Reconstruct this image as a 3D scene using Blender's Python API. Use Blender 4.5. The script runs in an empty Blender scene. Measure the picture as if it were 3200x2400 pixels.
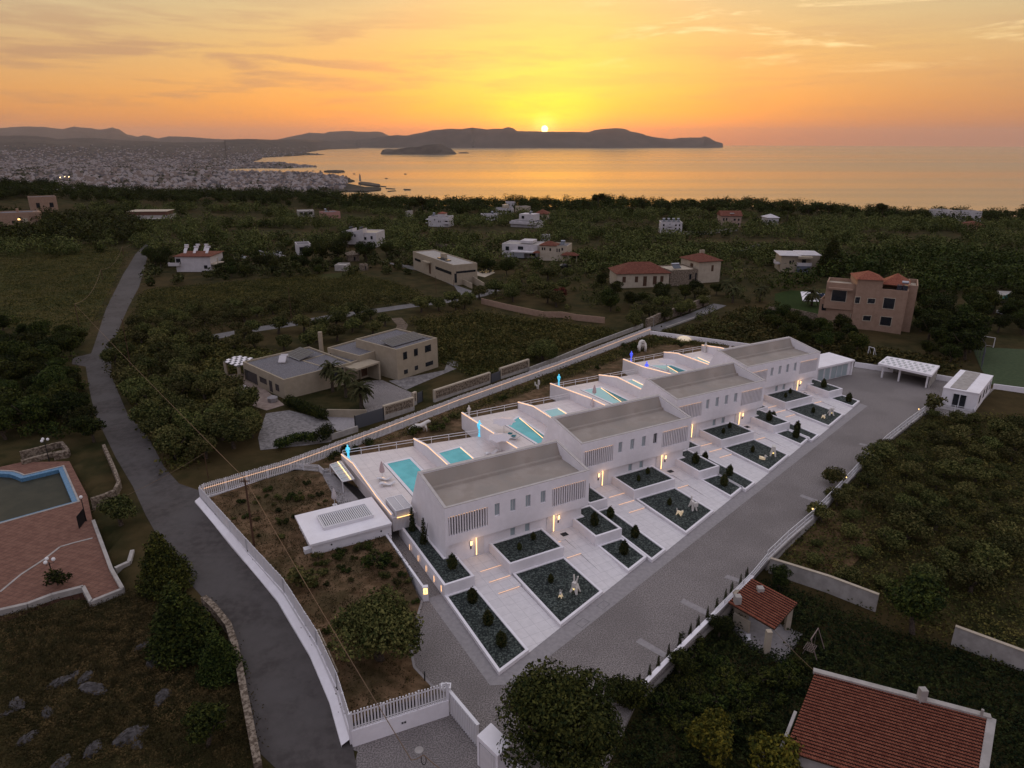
import bpy, math, random
import numpy as np
from mathutils import Vector, Matrix
from mathutils.geometry import tessellate_polygon
from mathutils.bvhtree import BVHTree
rnd = random.Random(11)
SC = bpy.context.scene
COL = SC.collection
rad = math.radians
# ---------------------------------------------------------------- camera
H = 43.0; F = 2190.0; PITCH = rad(19.3); SEA = -187.0; RE = 6371000.0
cam = bpy.data.cameras.new("camera"); cam.sensor_width = 36.0; cam.lens = 36.0 * F / 3200.0
cam.clip_start = 0.5; cam.clip_end = 200000.0
camo = bpy.data.objects.new("camera", cam); COL.objects.link(camo)
camo.location = (0, 0, H); camo.rotation_euler = (rad(90) - PITCH, 0, 0)
SC.camera = camo
# ---------------------------------------------------------------- exposure
SC.view_settings.view_transform = 'Standard'; SC.view_settings.look = 'None'
SC.view_settings.exposure = 0.65; SC.view_settings.gamma = 1.0
SC.cycles.max_bounces = 5; SC.cycles.diffuse_bounces = 2; SC.cycles.glossy_bounces = 3
SC.cycles.transmission_bounces = 4; SC.cycles.transparent_max_bounces = 12; SC.cycles.volume_bounces = 0
SC.cycles.use_denoising = True; SC.cycles.sample_clamp_indirect = 3.0

def ray(x, y):
    cx = (x - 1600) / F; cy = -(y - 1200) / F
    return (cx, math.cos(PITCH) + cy * math.sin(PITCH), -math.sin(PITCH) + cy * math.cos(PITCH))
def G(x, y, z=0.0):
    """point of the plane z seen at photograph pixel (x, y)"""
    d = ray(x, y); t = (z - H) / d[2]
    return (d[0] * t, d[1] * t, z)
def rg(ox, oy, m=2.765):
    return lambda x, y: (ox + x / m, oy + y / m)
R1 = rg(900, 1000); R2 = rg(1200, 1400); R3 = rg(1700, 1200); R4 = rg(1900, 980); R5 = rg(600, 1300); R6 = rg(900, 1800)
R7 = rg(0, 1300); R8 = rg(0, 1800); R9 = rg(1600, 1800); R10 = rg(2400, 1800); R11 = rg(2400, 1200); R12 = rg(2400, 600)
R13 = rg(1600, 600); R14 = rg(900, 600); R15 = rg(300, 600); C1 = rg(0, 350); C2 = rg(700, 350); C3 = rg(1400, 350, 2.4578); RE9 = rg(600, 950)
L16 = rg(0, 600, 3.6867); RG = rg(2240, 1780, 2.975); RK = rg(2600, 1060, 2.115)

# ---------------------------------------------------------------- sky
sd = Vector(ray(1702, 403)).normalized()
SUN_AZ = math.atan2(sd.x, sd.y); SUN_EL = math.asin(sd.z)
W = bpy.data.worlds.new("World"); SC.world = W; W.use_nodes = True
nt = W.node_tree; nt.nodes.clear()
class NT:
    def __init__(s, t): s.t = t
    def n(s, k, **kw):
        a = s.t.nodes.new(k)
        for q, v in kw.items(): setattr(a, q, v)
        return a
    def l(s, a, b): s.t.links.new(a, b)
    def put(s, sock, v):
        if v is None: return
        if hasattr(v, 'links') or isinstance(v, bpy.types.NodeSocket): s.l(v, sock)
        else: sock.default_value = v
    def math(s, op, a, b=None, c=None, clamp=False):
        m = s.n('ShaderNodeMath', operation=op, use_clamp=clamp)
        s.put(m.inputs[0], a); s.put(m.inputs[1], b); s.put(m.inputs[2], c)
        return m.outputs[0]
    def vm(s, op, a, b=None):
        m = s.n('ShaderNodeVectorMath', operation=op); s.put(m.inputs[0], a); s.put(m.inputs[1], b)
        return m.outputs[1] if op in ('DOT_PRODUCT', 'LENGTH') else m.outputs[0]
    def ramp(s, f, stops, interp='LINEAR'):
        r = s.n('ShaderNodeValToRGB'); r.color_ramp.interpolation = interp
        e = r.color_ramp.elements
        while len(e) < len(stops): e.new(0.5)
        for i, (p, c) in enumerate(stops):
            e[i].position = p; e[i].color = (*c, 1) if len(c) == 3 else c
        s.put(r.inputs[0], f); return r.outputs[0]
    def mix(s, f, a, b, mode='MIX'):
        m = s.n('ShaderNodeMix', data_type='RGBA', blend_type=mode)
        s.put(m.inputs[0], f)
        s.put(m.inputs[6], (*a, 1) if isinstance(a, tuple) and len(a) == 3 else a)
        s.put(m.inputs[7], (*b, 1) if isinstance(b, tuple) and len(b) == 3 else b)
        return m.outputs[2]
    def noise(s, vec, scale, detail=4, rough=0.55, dist=0.0):
        m = s.n('ShaderNodeTexNoise'); s.put(m.inputs['Vector'], vec); m.inputs['Scale'].default_value = scale
        m.inputs['Detail'].default_value = detail; m.inputs['Roughness'].default_value = rough; m.inputs['Distortion'].default_value = dist
        return m.outputs['Fac']
    def mr(s, v, a, b, c=0.0, d=1.0, smooth=True):
        m = s.n('ShaderNodeMapRange', interpolation_type='SMOOTHSTEP' if smooth else 'LINEAR')
        s.put(m.inputs[0], v); m.inputs[1].default_value = a; m.inputs[2].default_value = b
        m.inputs[3].default_value = c; m.inputs[4].default_value = d
        return m.outputs[0]
g = NT(nt)
tc = g.n('ShaderNodeTexCoord'); dirv = g.vm('NORMALIZE', tc.outputs['Generated'])
sep = g.n('ShaderNodeSeparateXYZ'); g.l(dirv, sep.inputs[0])
el = g.math('MULTIPLY', g.math('ARCSINE', sep.outputs[2]), 180 / math.pi)
flat = g.n('ShaderNodeCombineXYZ'); g.l(sep.outputs[0], flat.inputs[0]); g.l(sep.outputs[1], flat.inputs[1])
fn = g.vm('NORMALIZE', flat.outputs[0])
caz = g.vm('DOT_PRODUCT', fn, (math.sin(SUN_AZ), math.cos(SUN_AZ), 0))
azs = g.math('MULTIPLY', g.math('ARCCOSINE', g.math('MINIMUM', g.math('MAXIMUM', caz, -0.99999), 0.99999)), 180 / math.pi)
sang = g.math('MULTIPLY', g.math('ARCCOSINE', g.math('MINIMUM', g.vm('DOT_PRODUCT', dirv, tuple(sd)), 0.9999999)), 180 / math.pi)
elf = g.math('DIVIDE', el, 90.0, clamp=True)
d_ = lambda e: e / 90.0
west = g.ramp(elf, [(d_(0), (.43, .160, .058)), (d_(2.5), (.52, .215, .052)), (d_(6), (.48, .270, .078)), (d_(10), (.42, .325, .155)), (d_(14), (.40, .340, .225)), (d_(24), (.42, .385, .35)), (d_(50), (.53, .52, .59)), (1, (.57, .57, .67))])
east = g.ramp(elf, [(d_(0), (.17, .145, .19)), (d_(12), (.26, .235, .31)), (d_(35), (.42, .41, .50)), (1, (.57, .57, .70))])
wmix = g.mr(azs, 35, 120, 1, 0)
base = g.mix(wmix, east, west)
# the right hand part of the horizon is duller, mauve
side = g.vm('DOT_PRODUCT', dirv, (math.cos(SUN_AZ), -math.sin(SUN_AZ), 0))
lowr = g.math('MULTIPLY', g.mr(side, 0.12, 0.6), g.mr(el, 7, 0.5))
base = g.mix(g.math('MULTIPLY', lowr, 0.75), base, (.235, .115, .085))
base = g.mix(g.math('MULTIPLY', g.math('MULTIPLY', g.mr(azs, 10, 44), g.mr(azs, 110, 60)), g.math('MULTIPLY', g.mr(el, 0.5, 9, .45, .75), g.mr(el, 24, 12))), base, g.mix(g.mr(el, 1.5, 9), (.36, .155, .075, 1), (.33, .255, .165, 1)))
# glow round the sun
gl1 = g.mr(sang, 0.3, 7.0, 1, 0); gl2 = g.mr(sang, 1, 16, 1, 0)
wide = g.math('MULTIPLY', gl2, g.mr(el, -0.5, 5))
base = g.mix(g.math('MULTIPLY', wide, 0.68), base, (.74, .44, .065))
base = g.mix(g.math('MULTIPLY', g.math('POWER', gl1, 1.5), 0.9), base, (.98, .56, .035))
# clouds: long thin veils
mp = g.n('ShaderNodeMapping'); mp.inputs['Rotation'].default_value = (0.0, rad(7), 0.0); mp.inputs['Scale'].default_value = (1.6, 1.6, 15.0); g.l(dirv, mp.inputs['Vector'])
cn = g.noise(mp.outputs[0], 3.2, 8, 0.62, 0.35)
mp2 = g.n('ShaderNodeMapping'); mp2.inputs['Rotation'].default_value = (0.1, rad(-10), 0.0); mp2.inputs['Scale'].default_value = (1.7, 1.7, 13.0); mp2.inputs['Location'].default_value = (3.1, 0.4, 1.7); g.l(dirv, mp2.inputs['Vector'])
cn2 = g.noise(mp2.outputs[0], 3.4, 9, 0.66, 0.45)
band = g.math('MULTIPLY', g.mr(cn, 0.44, 0.62), g.mr(el, 0.3, 3))
dark = g.math('MULTIPLY', g.math('MULTIPLY', band, g.mr(el, 11, 4.5)), g.math('ADD', g.math('MULTIPLY', g.mr(side, 0.1, -0.35), 0.55), 0.32))
base = g.mix(dark, base, (.27, .135, .085))
wisp = g.math('MULTIPLY', g.math('MULTIPLY', g.mr(cn2, 0.52, 0.68), g.mr(el, 3.0, 7)), g.math('ADD', .06, g.math('MULTIPLY', g.mr(side, 0.0, 0.22), .62)))
base = g.mix(wisp, base, (.80, .60, .30))
# small clouds round the sun
mp3 = g.n('ShaderNodeMapping'); mp3.inputs['Scale'].default_value = (1, 1, 4.5); g.l(dirv, mp3.inputs['Vector'])
cn3 = g.noise(mp3.outputs[0], 34, 6, 0.6, 0.8)
sc3 = g.math('MULTIPLY', g.math('MULTIPLY', g.mr(cn3, 0.52, 0.64), g.mr(sang, 6.5, 1.5)), g.mr(el, 3.4, 1.6))
base = g.mix(g.math('MULTIPLY', sc3, 0.4), base, (.80, .30, .04))
disc = g.mr(sang, 0.235, 0.275, 1, 0)
halo = g.mr(sang, 0.2, 1.5, 1, 0)
base = g.mix(g.math('MULTIPLY', halo, .75), base, (1.1, .82, .15))
base = g.mix(disc, base, (5.0, 3.9, 1.5))
sky = g.n('ShaderNodeTexSky', sky_type='NISHITA'); sky.sun_disc = False; sky.sun_elevation = max(SUN_EL, rad(0.5)); sky.sun_rotation = SUN_AZ
bg = g.n('ShaderNodeBackground'); g.l(base, bg.inputs[0]); bg.inputs[1].default_value = 0.89
bg2 = g.n('ShaderNodeBackground'); g.l(sky.outputs[0], bg2.inputs[0]); bg2.inputs[1].default_value = 0.05
ad = g.n('ShaderNodeAddShader'); g.l(bg.outputs[0], ad.inputs[0]); g.l(bg2.outputs[0], ad.inputs[1])
wo = g.n('ShaderNodeOutputWorld'); g.l(ad.outputs[0], wo.inputs[0])
W.cycles.sampling_method = 'MANUAL'; W.cycles.sample_map_resolution = 1024

sl = bpy.data.lights.new("sun", 'SUN'); sl.energy = 1.4; sl.angle = rad(0.53); sl.color = (1.0, .50, .20)
so = bpy.data.objects.new("sun", sl); COL.objects.link(so)
so.rotation_euler = (-sd).to_track_quat('-Z', 'Y').to_euler()

# ---------------------------------------------------------------- mesh helpers
class M:
    """collects faces with material slots, builds ONE mesh"""
    def __init__(s): s.v = []; s.f = []; s.m = []
    def poly(s, pts, mi=0):
        b = len(s.v); s.v += [tuple(p) for p in pts]; s.f.append(tuple(range(b, b + len(pts)))); s.m.append(mi); return s
    def prism(s, pts, z0, z1, mi=0, top=None):
        n = len(pts); b = len(s.v)
        if sum(pts[i][0] * pts[(i + 1) % n][1] - pts[(i + 1) % n][0] * pts[i][1] for i in range(n)) < 0: pts = pts[::-1]
        f0 = z0 if callable(z0) else (lambda x, y: z0); f1 = z1 if callable(z1) else (lambda x, y: z1)
        s.v += [(p[0], p[1], f0(p[0], p[1])) for p in pts] + [(p[0], p[1], f1(p[0], p[1])) for p in pts]
        s.f.append(tuple(b + i for i in reversed(range(n)))); s.m.append(mi)
        s.f.append(tuple(b + n + i for i in range(n))); s.m.append(mi if top is None else top)
        for i in range(n):
            j = (i + 1) % n; s.f.append((b + i, b + j, b + n + j, b + n + i)); s.m.append(mi)
        return s
    def box(s, x0, x1, y0, y1, z0, z1, mi=0):
        return s.prism([(x0, y0), (x1, y0), (x1, y1), (x0, y1)], z0, z1, mi)
    def bar(s, a, b, w, h=None, mi=0, up=(0, 0, 1)):
        """square bar from a to b"""
        a = Vector(a); b = Vector(b); d = (b - a)
        if d.length < 1e-6: return s
        d.normalize(); u = Vector(up)
        if abs(d.dot(u)) > .97: u = Vector((1, 0, 0))
        r = d.cross(u).normalized() * (w / 2); t = r.cross(d).normalized() * ((h or w) / 2); k = len(s.v)
        for p in (a, b):
            for q in (-r - t, r - t, r + t, -r + t): s.v.append(tuple(p + q))
        for f in ((0, 3, 2, 1), (4, 5, 6, 7), (0, 1, 5, 4), (1, 2, 6, 5), (2, 3, 7, 6), (3, 0, 4, 7)):
            s.f.append(tuple(k + i for i in f)); s.m.append(mi)
        return s
    def tube(s, pts, r, n=6, mi=0, cap=True):
        pts = [Vector(p) for p in pts]; k = len(s.v)
        rs = r if isinstance(r, (list, tuple)) else [r] * len(pts)
        for i, p in enumerate(pts):
            d = (pts[min(i + 1, len(pts) - 1)] - pts[max(i - 1, 0)]).normalized()
            u = Vector((0, 0, 1)) if abs(d.z) < .95 else Vector((1, 0, 0))
            a = d.cross(u).normalized(); b = a.cross(d)
            for j in range(n):
                t = 2 * math.pi * j / n; s.v.append(tuple(p + (a * math.cos(t) + b * math.sin(t)) * rs[i]))
        for i in range(len(pts) - 1):
            for j in range(n):
                q = (j + 1) % n; s.f.append((k + i * n + j, k + i * n + q, k + (i + 1) * n + q, k + (i + 1) * n + j)); s.m.append(mi)
        if cap:
            s.f.append(tuple(k + j for j in reversed(range(n)))); s.m.append(mi)
            s.f.append(tuple(k + (len(pts) - 1) * n + j for j in range(n))); s.m.append(mi)
        return s
    def ball(s, c, rx, ry=None, rz=None, n=10, m=6, mi=0):
        ry = ry or rx; rz = rz or rx; k = len(s.v)
        for i in range(m + 1):
            p = math.pi * i / m
            for j in range(n):
                t = 2 * math.pi * j / n
                s.v.append((c[0] + rx * math.sin(p) * math.cos(t), c[1] + ry * math.sin(p) * math.sin(t), c[2] + rz * math.cos(p)))
        for i in range(m):
            for j in range(n):
                q = (j + 1) % n; s.f.append((k + i * n + j, k + (i + 1) * n + j, k + (i + 1) * n + q, k + i * n + q)); s.m.append(mi)
        return s
    def build(s, name, mats, parent=None, smooth=False, loc=None, rz=0):
        me = bpy.data.meshes.new(name); me.from_pydata(s.v, [], s.f)
        mats = mats if isinstance(mats, (list, tuple)) else [mats]
        for m in mats: me.materials.append(m)
        if len(mats) > 1: me.polygons.foreach_set('material_index', s.m)
        if smooth: me.polygons.foreach_set('use_smooth', [True] * len(me.polygons))
        me.update()
        o = bpy.data.objects.new(name, me); COL.objects.link(o)
        if parent is not None: o.parent = parent
        if loc is not None: o.location = loc; o.rotation_euler = (0, 0, rz)
        return o
def tag(o, label=None, cat=None, group=None, kind=None):
    if label: o['label'] = label
    if cat: o['category'] = cat
    if group: o['group'] = group
    if kind: o['kind'] = kind
    return o
def thing(name, label, cat, loc=(0, 0, 0), rz=0, group=None):
    o = bpy.data.objects.new(name, None); o.empty_display_size = .3; COL.objects.link(o)
    o.location = loc; o.rotation_euler = (0, 0, rz)
    return tag(o, label, cat, group)
def copy_tree(o, parent=None):
    c = o.copy(); COL.objects.link(c); c.parent = parent
    for ch in list(o.children): copy_tree(ch, c)
    return c
def dup(o, loc, rz=None, label=None, group=None, scale=None):
    c = copy_tree(o); c.location = loc
    if rz is not None: c.rotation_euler = (0, 0, rz)
    if label: c['label'] = label
    if group: c['group'] = group
    if scale is not None: c.scale = scale if isinstance(scale, (tuple, list)) else (scale,) * 3
    return c

# ---------------------------------------------------------------- materials
MATS = {}
def mat(name, col, rough=0.85, col2=None, scale=6.0, lo=.35, hi=.65, bump=0.0, bscale=None, spec=0.3, metal=0.0, emit=None, es=0.0, coord='Object', detail=6, big=None, rand=0.0, alpha=None, trans=0.0):
    m = bpy.data.materials.new(name); m.use_nodes = True; t = m.node_tree; t.nodes.clear(); g = NT(t)
    out = g.n('ShaderNodeOutputMaterial'); p = g.n('ShaderNodeBsdfPrincipled'); g.l(p.outputs[0], out.inputs[0])
    p.inputs['Roughness'].default_value = rough; p.inputs['Specular IOR Level'].default_value = spec; p.inputs['Metallic'].default_value = metal
    tcn = g.n('ShaderNodeTexCoord'); vec = tcn.outputs[coord]
    if coord == 'World': pass
    c = None
    if col2 is not None:
        nz = g.noise(vec, scale, detail, .6); c = g.mix(g.mr(nz, lo, hi), col, col2)
    if big is not None:   # (colour, scale, amount)
        nz2 = g.noise(vec, big[1], 5, .6); c = g.mix(g.math('MULTIPLY', g.mr(nz2, .42, .62), big[2]), c if c is not None else (*col, 1), (*big[0], 1))
    if rand:
        oi = g.n('ShaderNodeObjectInfo'); hs = g.n('ShaderNodeHueSaturation')
        g.put(hs.inputs['Color'], c if c is not None else (*col, 1))
        g.l(g.mr(oi.outputs['Random'], 0, 1, 1 - rand, 1 + rand, False), hs.inputs['Value'])
        g.l(g.mr(g.math('FRACT', g.math('MULTIPLY', oi.outputs['Random'], 7.3)), 0, 1, .5 - rand * .06, .5 + rand * .05, False), hs.inputs['Hue'])
        c = hs.outputs[0]
    g.put(p.inputs['Base Color'], c if c is not None else (*col, 1))
    if bump:
        b = g.n('ShaderNodeBump'); b.inputs['Strength'].default_value = min(bump, 1.0); b.inputs['Distance'].default_value = 0.05 * max(1, bump)
        g.l(g.noise(vec, bscale or scale * 3, 5, .6), b.inputs['Height']); g.l(b.outputs[0], p.inputs['Normal'])
    if emit: p.inputs['Emission Color'].default_value = (*emit, 1); p.inputs['Emission Strength'].default_value = es
    if trans: p.inputs['Transmission Weight'].default_value = trans
    if alpha is not None: p.inputs['Alpha'].default_value = alpha
    MATS[name] = (m, g, p, vec); return m
# ---------------------------------------------------------------- far land, sea, air
def sag(x, y): return -(x * x + y * y) / (2 * RE)
def GS(x, y, dz=0.0):
    """point of the curved sea surface (dz above it) seen at a photograph pixel"""
    d = ray(x, y); t = 3000.0; z = SEA + dz
    for _ in range(60):
        zz = z + sag(d[0] * t, d[1] * t); t2 = (zz - H) / d[2] if d[2] < -1e-5 else 60000
        t2 = max(200, min(t2, 60000)); t = t * .5 + t2 * .5
    return (d[0] * t, d[1] * t, z + sag(d[0] * t, d[1] * t))
def horizdir(x, y):
    d = Vector(ray(x, y)); return d.x / d.y, d.z / d.y      # lateral and vertical slope per metre of depth

m_sea = mat('sea_water', (.050, .054, .062), .12, spec=1.0)
_, g2, p2, vec = MATS['sea_water']
geo = g2.n('ShaderNodeNewGeometry')
mpw = g2.n('ShaderNodeMapping'); mpw.inputs['Scale'].default_value = (.35, 1, 1); g2.l(geo.outputs['Position'], mpw.inputs['Vector'])
b1 = g2.n('ShaderNodeBump'); b1.inputs['Strength'].default_value = .35; b1.inputs['Distance'].default_value = 1.2
g2.l(g2.noise(mpw.outputs[0], .022, 8, .62), b1.inputs['Height']); g2.l(b1.outputs[0], p2.inputs['Normal'])
mpb = g2.n('ShaderNodeMapping'); mpb.inputs['Scale'].default_value = (.06, 1, 1); g2.l(geo.outputs['Position'], mpb.inputs['Vector'])
streak = g2.noise(mpb.outputs[0], .0011, 5, .55, .4)
g2.l(g2.mr(streak, .36, .64, .13, .21), p2.inputs['Roughness'])

m = M(); rings = [600, 1200, 2000, 3000, 4200, 5500, 7000, 9000, 11500, 14500, 18000, 22500, 28000, 35000, 43000, 52000, 61000]
NA = 72
for r in rings:
    for j in range(NA + 1):
        a = rad(-75 + 150 * j / NA); m.v.append((r * math.sin(a), r * math.cos(a), SEA - r * r / (2 * RE)))
for i in range(len(rings) - 1):
    for j in range(NA):
        k = i * (NA + 1) + j; m.f.append((k, k + 1, k + NA + 2, k + NA + 1)); m.m.append(0)
tag(m.build('sea', m_sea, smooth=True), kind='structure')

m_hill = mat('hill_scrub', (.050, .045, .040), .95, (.085, .070, .058), scale=.0025, detail=8, spec=.05)
m_plain = mat('plain_land', (.026, .028, .022), .95, (.060, .052, .044), scale=.006, detail=9, spec=.05)
m_rock = mat('island_rock', (.045, .040, .034), .95, (.09, .075, .06), scale=.004, spec=.05)

def densify(pts, step):
    out = [pts[0]]
    for a, b in zip(pts, pts[1:]):
        n = max(1, int(abs(b[0] - a[0]) / step))
        for i in range(1, n + 1): out.append((a[0] + (b[0] - a[0]) * i / n, a[1] + (b[1] - a[1]) * i / n))
    return out
def hills(name, prof, dist, front, back, label=None, base=0.0, material=None, wob=.6, shore=None, cat='hills'):
    """a real ridge whose skyline has the photograph's outline at distance dist; shore(i) optional front distance"""
    prof = densify(prof, 7); rows = 9; m = M(); n = len(prof); r2 = random.Random(len(prof))
    ns = [r2.uniform(-1, 1) for _ in range(n + 20)]
    dist0, back0 = dist, back
    for i, (px, py) in enumerate(prof):
        if callable(dist0): dist = dist0(px); back = back0(px)
        lat, ver = horizdir(px, py + r2.uniform(-wob, wob)); top = H + ver * dist
        fd = front if shore is None else shore(px)
        for j in range(rows):
            if j < 6:
                t = j / 5; dd = fd + (dist - fd) * t
                gz = SEA + base + sag(lat * dd, dd)
                s = t ** 1.0
                z = gz + (top - gz) * (s * (.72 + .28 * t)) + (0 if j in (0, 5) else 14 * ns[(i // 2 + j * 3) % n])
            else:
                t = (j - 5) / 3; dd = dist + (back - dist) * t; gz = SEA - 30 + sag(lat * dd, dd); z = top + (gz - top) * t ** .8
            m.v.append((lat * dd, dd, z))
    for i in range(n - 1):
        for j in range(rows - 1):
            k = i * rows + j; m.f.append((k, k + rows, k + rows + 1, k + 1)); m.m.append(0)
    o = m.build(name, material or m_hill, smooth=True); tag(o, label, None, kind='structure'); return o
P = lambda r, l: [r(*p) for p in l]
hills('mountains', [(-260, 402)] + P(C1, [(0, 140), (100, 130), (200, 125), (380, 128), (470, 140), (550, 148), (590, 135), (640, 125), (700, 133), (780, 140), (870, 152), (920, 143), (970, 133), (1030, 150), (1100, 195), (1150, 203), (1190, 215), (1240, 200), (1290, 206), (1330, 220), (1370, 228), (1460, 208), (1640, 215), (1850, 232), (2212, 246)]), 27000, 21000, 33000)
hills('mountains', P(C2, [(380, 258), (460, 238), (560, 215), (640, 200), (740, 178), (860, 185), (920, 170), (1000, 166), (1080, 162), (1150, 170), (1230, 171), (1300, 170), (1330, 168), (1370, 178), (1430, 205), (1500, 240)]), 31000, 26000, 36000)
hills('headland', P(C2, [(700, 290), (800, 266), (950, 250), (1100, 238), (1250, 235), (1350, 215), (1430, 205), (1500, 198), (1560, 203), (1600, 200), (1650, 188), (1700, 180), (1750, 170), (1800, 158), (1860, 153), (1950, 143), (2060, 148), (2110, 138), (2150, 135)]) + P(C3, [(190, 120), (250, 127), (300, 133), (360, 128), (420, 128), (440, 119), (465, 115), (500, 124), (530, 145), (620, 147), (720, 150), (850, 152), (960, 151), (1080, 155), (1120, 141), (1180, 130), (1240, 126), (1300, 123), (1360, 130), (1400, 148), (1450, 158), (1500, 170), (1520, 180), (1580, 192), (1650, 201), (1710, 208), (1780, 198), (1870, 196), (1950, 195), (1962, 188), (1975, 186), (1990, 193), (2010, 198), (2030, 212), (2060, 228), (2105, 238), (2112, 247)]), 25200, 24000, 27500, shore=lambda px: 24200 if px > 1120 else 22500, wob=.35)
def interp(x, tab):
    for (a, b), (c, d) in zip(tab, tab[1:]):
        if x <= c: return b + (d - b) * max(0, (x - a)) / (c - a)
    return tab[-1][1]
shoreline = lambda px: interp(px, [(-300, 9500), (700, 9500), (808, 9800), (946, 13200), (1025, 18800), (1130, 21000)])
hills('foothills', [(-260, 424)] + P(C1, [(0, 205), (150, 203), (300, 206), (430, 220), (500, 235), (620, 228), (780, 222), (950, 235), (1100, 247), (1300, 253), (1500, 262), (1750, 262), (2000, 258)]) + P(C2, [(0, 238), (200, 232), (430, 240), (600, 236), (750, 240), (900, 250), (1050, 275), (1165, 300)]), lambda px: shoreline(px) + 3800, 0, lambda px: shoreline(px) + 7000, shore=shoreline, base=4)
hills('foothills', [(-300, 440)] + P(C1, [(0, 262), (200, 258), (500, 280), (800, 292), (1100, 312), (1400, 335), (1700, 365), (1900, 395), (2050, 425)]), 9500, 7000, 12500, base=4, wob=1.0)

def landsheet(name, pts, dz, mt, skirt=True):
    V = [GS(x, y, dz) for x, y in pts]; m = M()
    b = len(V); m.v = V + [(x, y, z - dz - 4) for x, y, z in V]
    for t in tessellate_polygon([[Vector((x, y, 0)) for x, y, z in V]]):
        a, b_, c = t
        n = (Vector(V[b_]) - Vector(V[a])).cross(Vector(V[c]) - Vector(V[a]))
        st = [((a, b_, c) if n.z > 0 else (a, c, b_))]
        while st:     # follow the curve of the sea: split long triangles
            t3 = st.pop(); e = [((Vector(m.v[t3[i]]) - Vector(m.v[t3[(i + 1) % 3]])).length, i) for i in range(3)]; L, i = max(e)
            if L < 1500: m.f.append(t3); m.m.append(0); continue
            A, B, Cc = t3[i], t3[(i + 1) % 3], t3[(i + 2) % 3]
            x = (m.v[A][0] + m.v[B][0]) / 2; y = (m.v[A][1] + m.v[B][1]) / 2
            m.v.append((x, y, SEA + dz + sag(x, y))); k = len(m.v) - 1; st += [(A, k, Cc), (k, B, Cc)]
    for i in range(b):
        j = (i + 1) % b; m.f.append((i, j, b + j, b + i)); m.m.append(0)
    return tag(m.build(name, mt), kind='structure')
coast = P(C2, [(1700, 835), (1500, 812), (1400, 803), (1280, 800), (1150, 792), (1060, 800), (1010, 775), (940, 768), (830, 752), (800, 735), (770, 722), (690, 712), (740, 703), (830, 695), (900, 686), (960, 681), (1080, 680), (1215, 683), (1300, 676), (1355, 670), (1358, 652), (1300, 648), (1215, 646), (1150, 632), (1060, 615), (1058, 602), (1095, 600), (1130, 592), (1090, 578), (1040, 568), (960, 560), (850, 548), (830, 538), (760, 528), (700, 524), (560, 526), (450, 525), (320, 520), (200, 516)]) + \
    P(C1, [(2120, 526), (2060, 516), (2000, 516), (1940, 512), (1885, 497), (1930, 490), (2010, 485), (2212, 478)]) + P(C2, [(60, 484), (200, 481), (330, 478), (480, 482), (600, 476), (700, 473), (798, 470), (700, 459), (600, 452), (540, 440), (500, 430), (430, 430), (390, 436), (330, 434), (200, 430), (290, 415), (325, 400), (318, 392), (480, 383), (600, 378), (700, 371), (820, 369), (868, 366), (760, 357), (680, 349), (720, 340), (800, 325), (900, 314), (1000, 310), (1165, 306), (1140, 300), (1000, 299), (700, 300), (300, 300)]) + \
    P(C1, [(1700, 300), (1000, 300), (0, 300)]) + [(-400, 458), (-500, 700), (1000, 730)]
landsheet('coastal_plain', coast, 4.0, m_plain)
landsheet('breakwater', P(C2, [(1165, 606), (1180, 600), (1250, 606), (1350, 624), (1340, 640), (1290, 634), (1210, 622), (1160, 612)]), 5, m_rock)
landsheet('reef', P(C2, [(862, 508), (900, 502), (960, 500), (1030, 503), (1042, 510), (980, 515), (900, 513)]), 7, m_rock)
landsheet('reef', P(C2, [(1340, 636), (1400, 640), (1402, 645), (1340, 641)]), 2, m_rock)
landsheet('reef', P(C2, [(1550, 664), (1612, 665), (1614, 670), (1560, 670)]), 3, m_rock)
landsheet('reef', P(C2, [(1395, 655), (1480, 661), (1478, 664), (1400, 660)]), 2, m_rock)
landsheet('reef', P(C2, [(1410, 682), (1480, 676), (1485, 679), (1420, 685)]), 2, m_rock)
def island(name, prof, by, mt=None):
    base = GS(sum(p[0] for p in prof) / len(prof), by); d0 = base[1]
    return hills(name, prof, d0 + 380, d0, d0 + 900, base=0, material=m_rock, wob=.3)
island('island', P(C2, [(1353, 358), (1362, 338), (1375, 325), (1420, 318), (1460, 322), (1500, 320), (1550, 311), (1600, 305), (1650, 305), (1690, 298), (1730, 288), (1760, 282), (1810, 278), (1870, 276), (1900, 288), (1930, 305), (1960, 315), (1985, 338), (2005, 355), (2010, 362)]), C2(0, 366)[1])
island('island', P(C2, [(2022, 357), (2035, 352), (2070, 350), (2110, 350), (2118, 356)]), C2(0, 359)[1])
# lighthouse, boats
lp = GS(*C2(1177, 603)); lh = thing('lighthouse', 'slim dark lighthouse tower at the end of the harbour breakwater', 'lighthouse', (lp[0], lp[1], lp[2] + 4))
m_stone = mat('weathered_stone', (.22, .19, .15), .9, (.30, .26, .21), scale=2.0, spec=.1)
m = M(); m.tube([(0, 0, 0), (0, 0, 18), (0, 0, 30), (0, 0, 31)], [6.5, 5, 4.2, 5.4], 10); m.build('tower', m_stone, lh)
M().tube([(0, 0, 31), (0, 0, 36), (0, 0, 39)], [2.6, 2.4, .3], 10).build('lantern', m_stone, lh)
m_boat = mat('boat_paint', (.10, .09, .08), .6)
bl = [((1288, 358), 'lone boat out beside the long island'), ((278, 493), 'boat moored in the inner bay nearest the shore'), ((482, 509), 'boat moored off the town between two others'), ((722, 511), 'boat moored left of the low reef'), ((770, 510), 'small boat close beside another off the low reef'), ((833, 511), 'small boat just off the tip of the low reef'), ((1008, 522), 'boat anchored below the low reef'), ((1125, 536), 'boat sailing off the harbour point'), ((1566, 537), 'boat at the head of a curving wake'), ((1402, 576), 'boat on the wake nearest the harbour')]
bo = None
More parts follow.
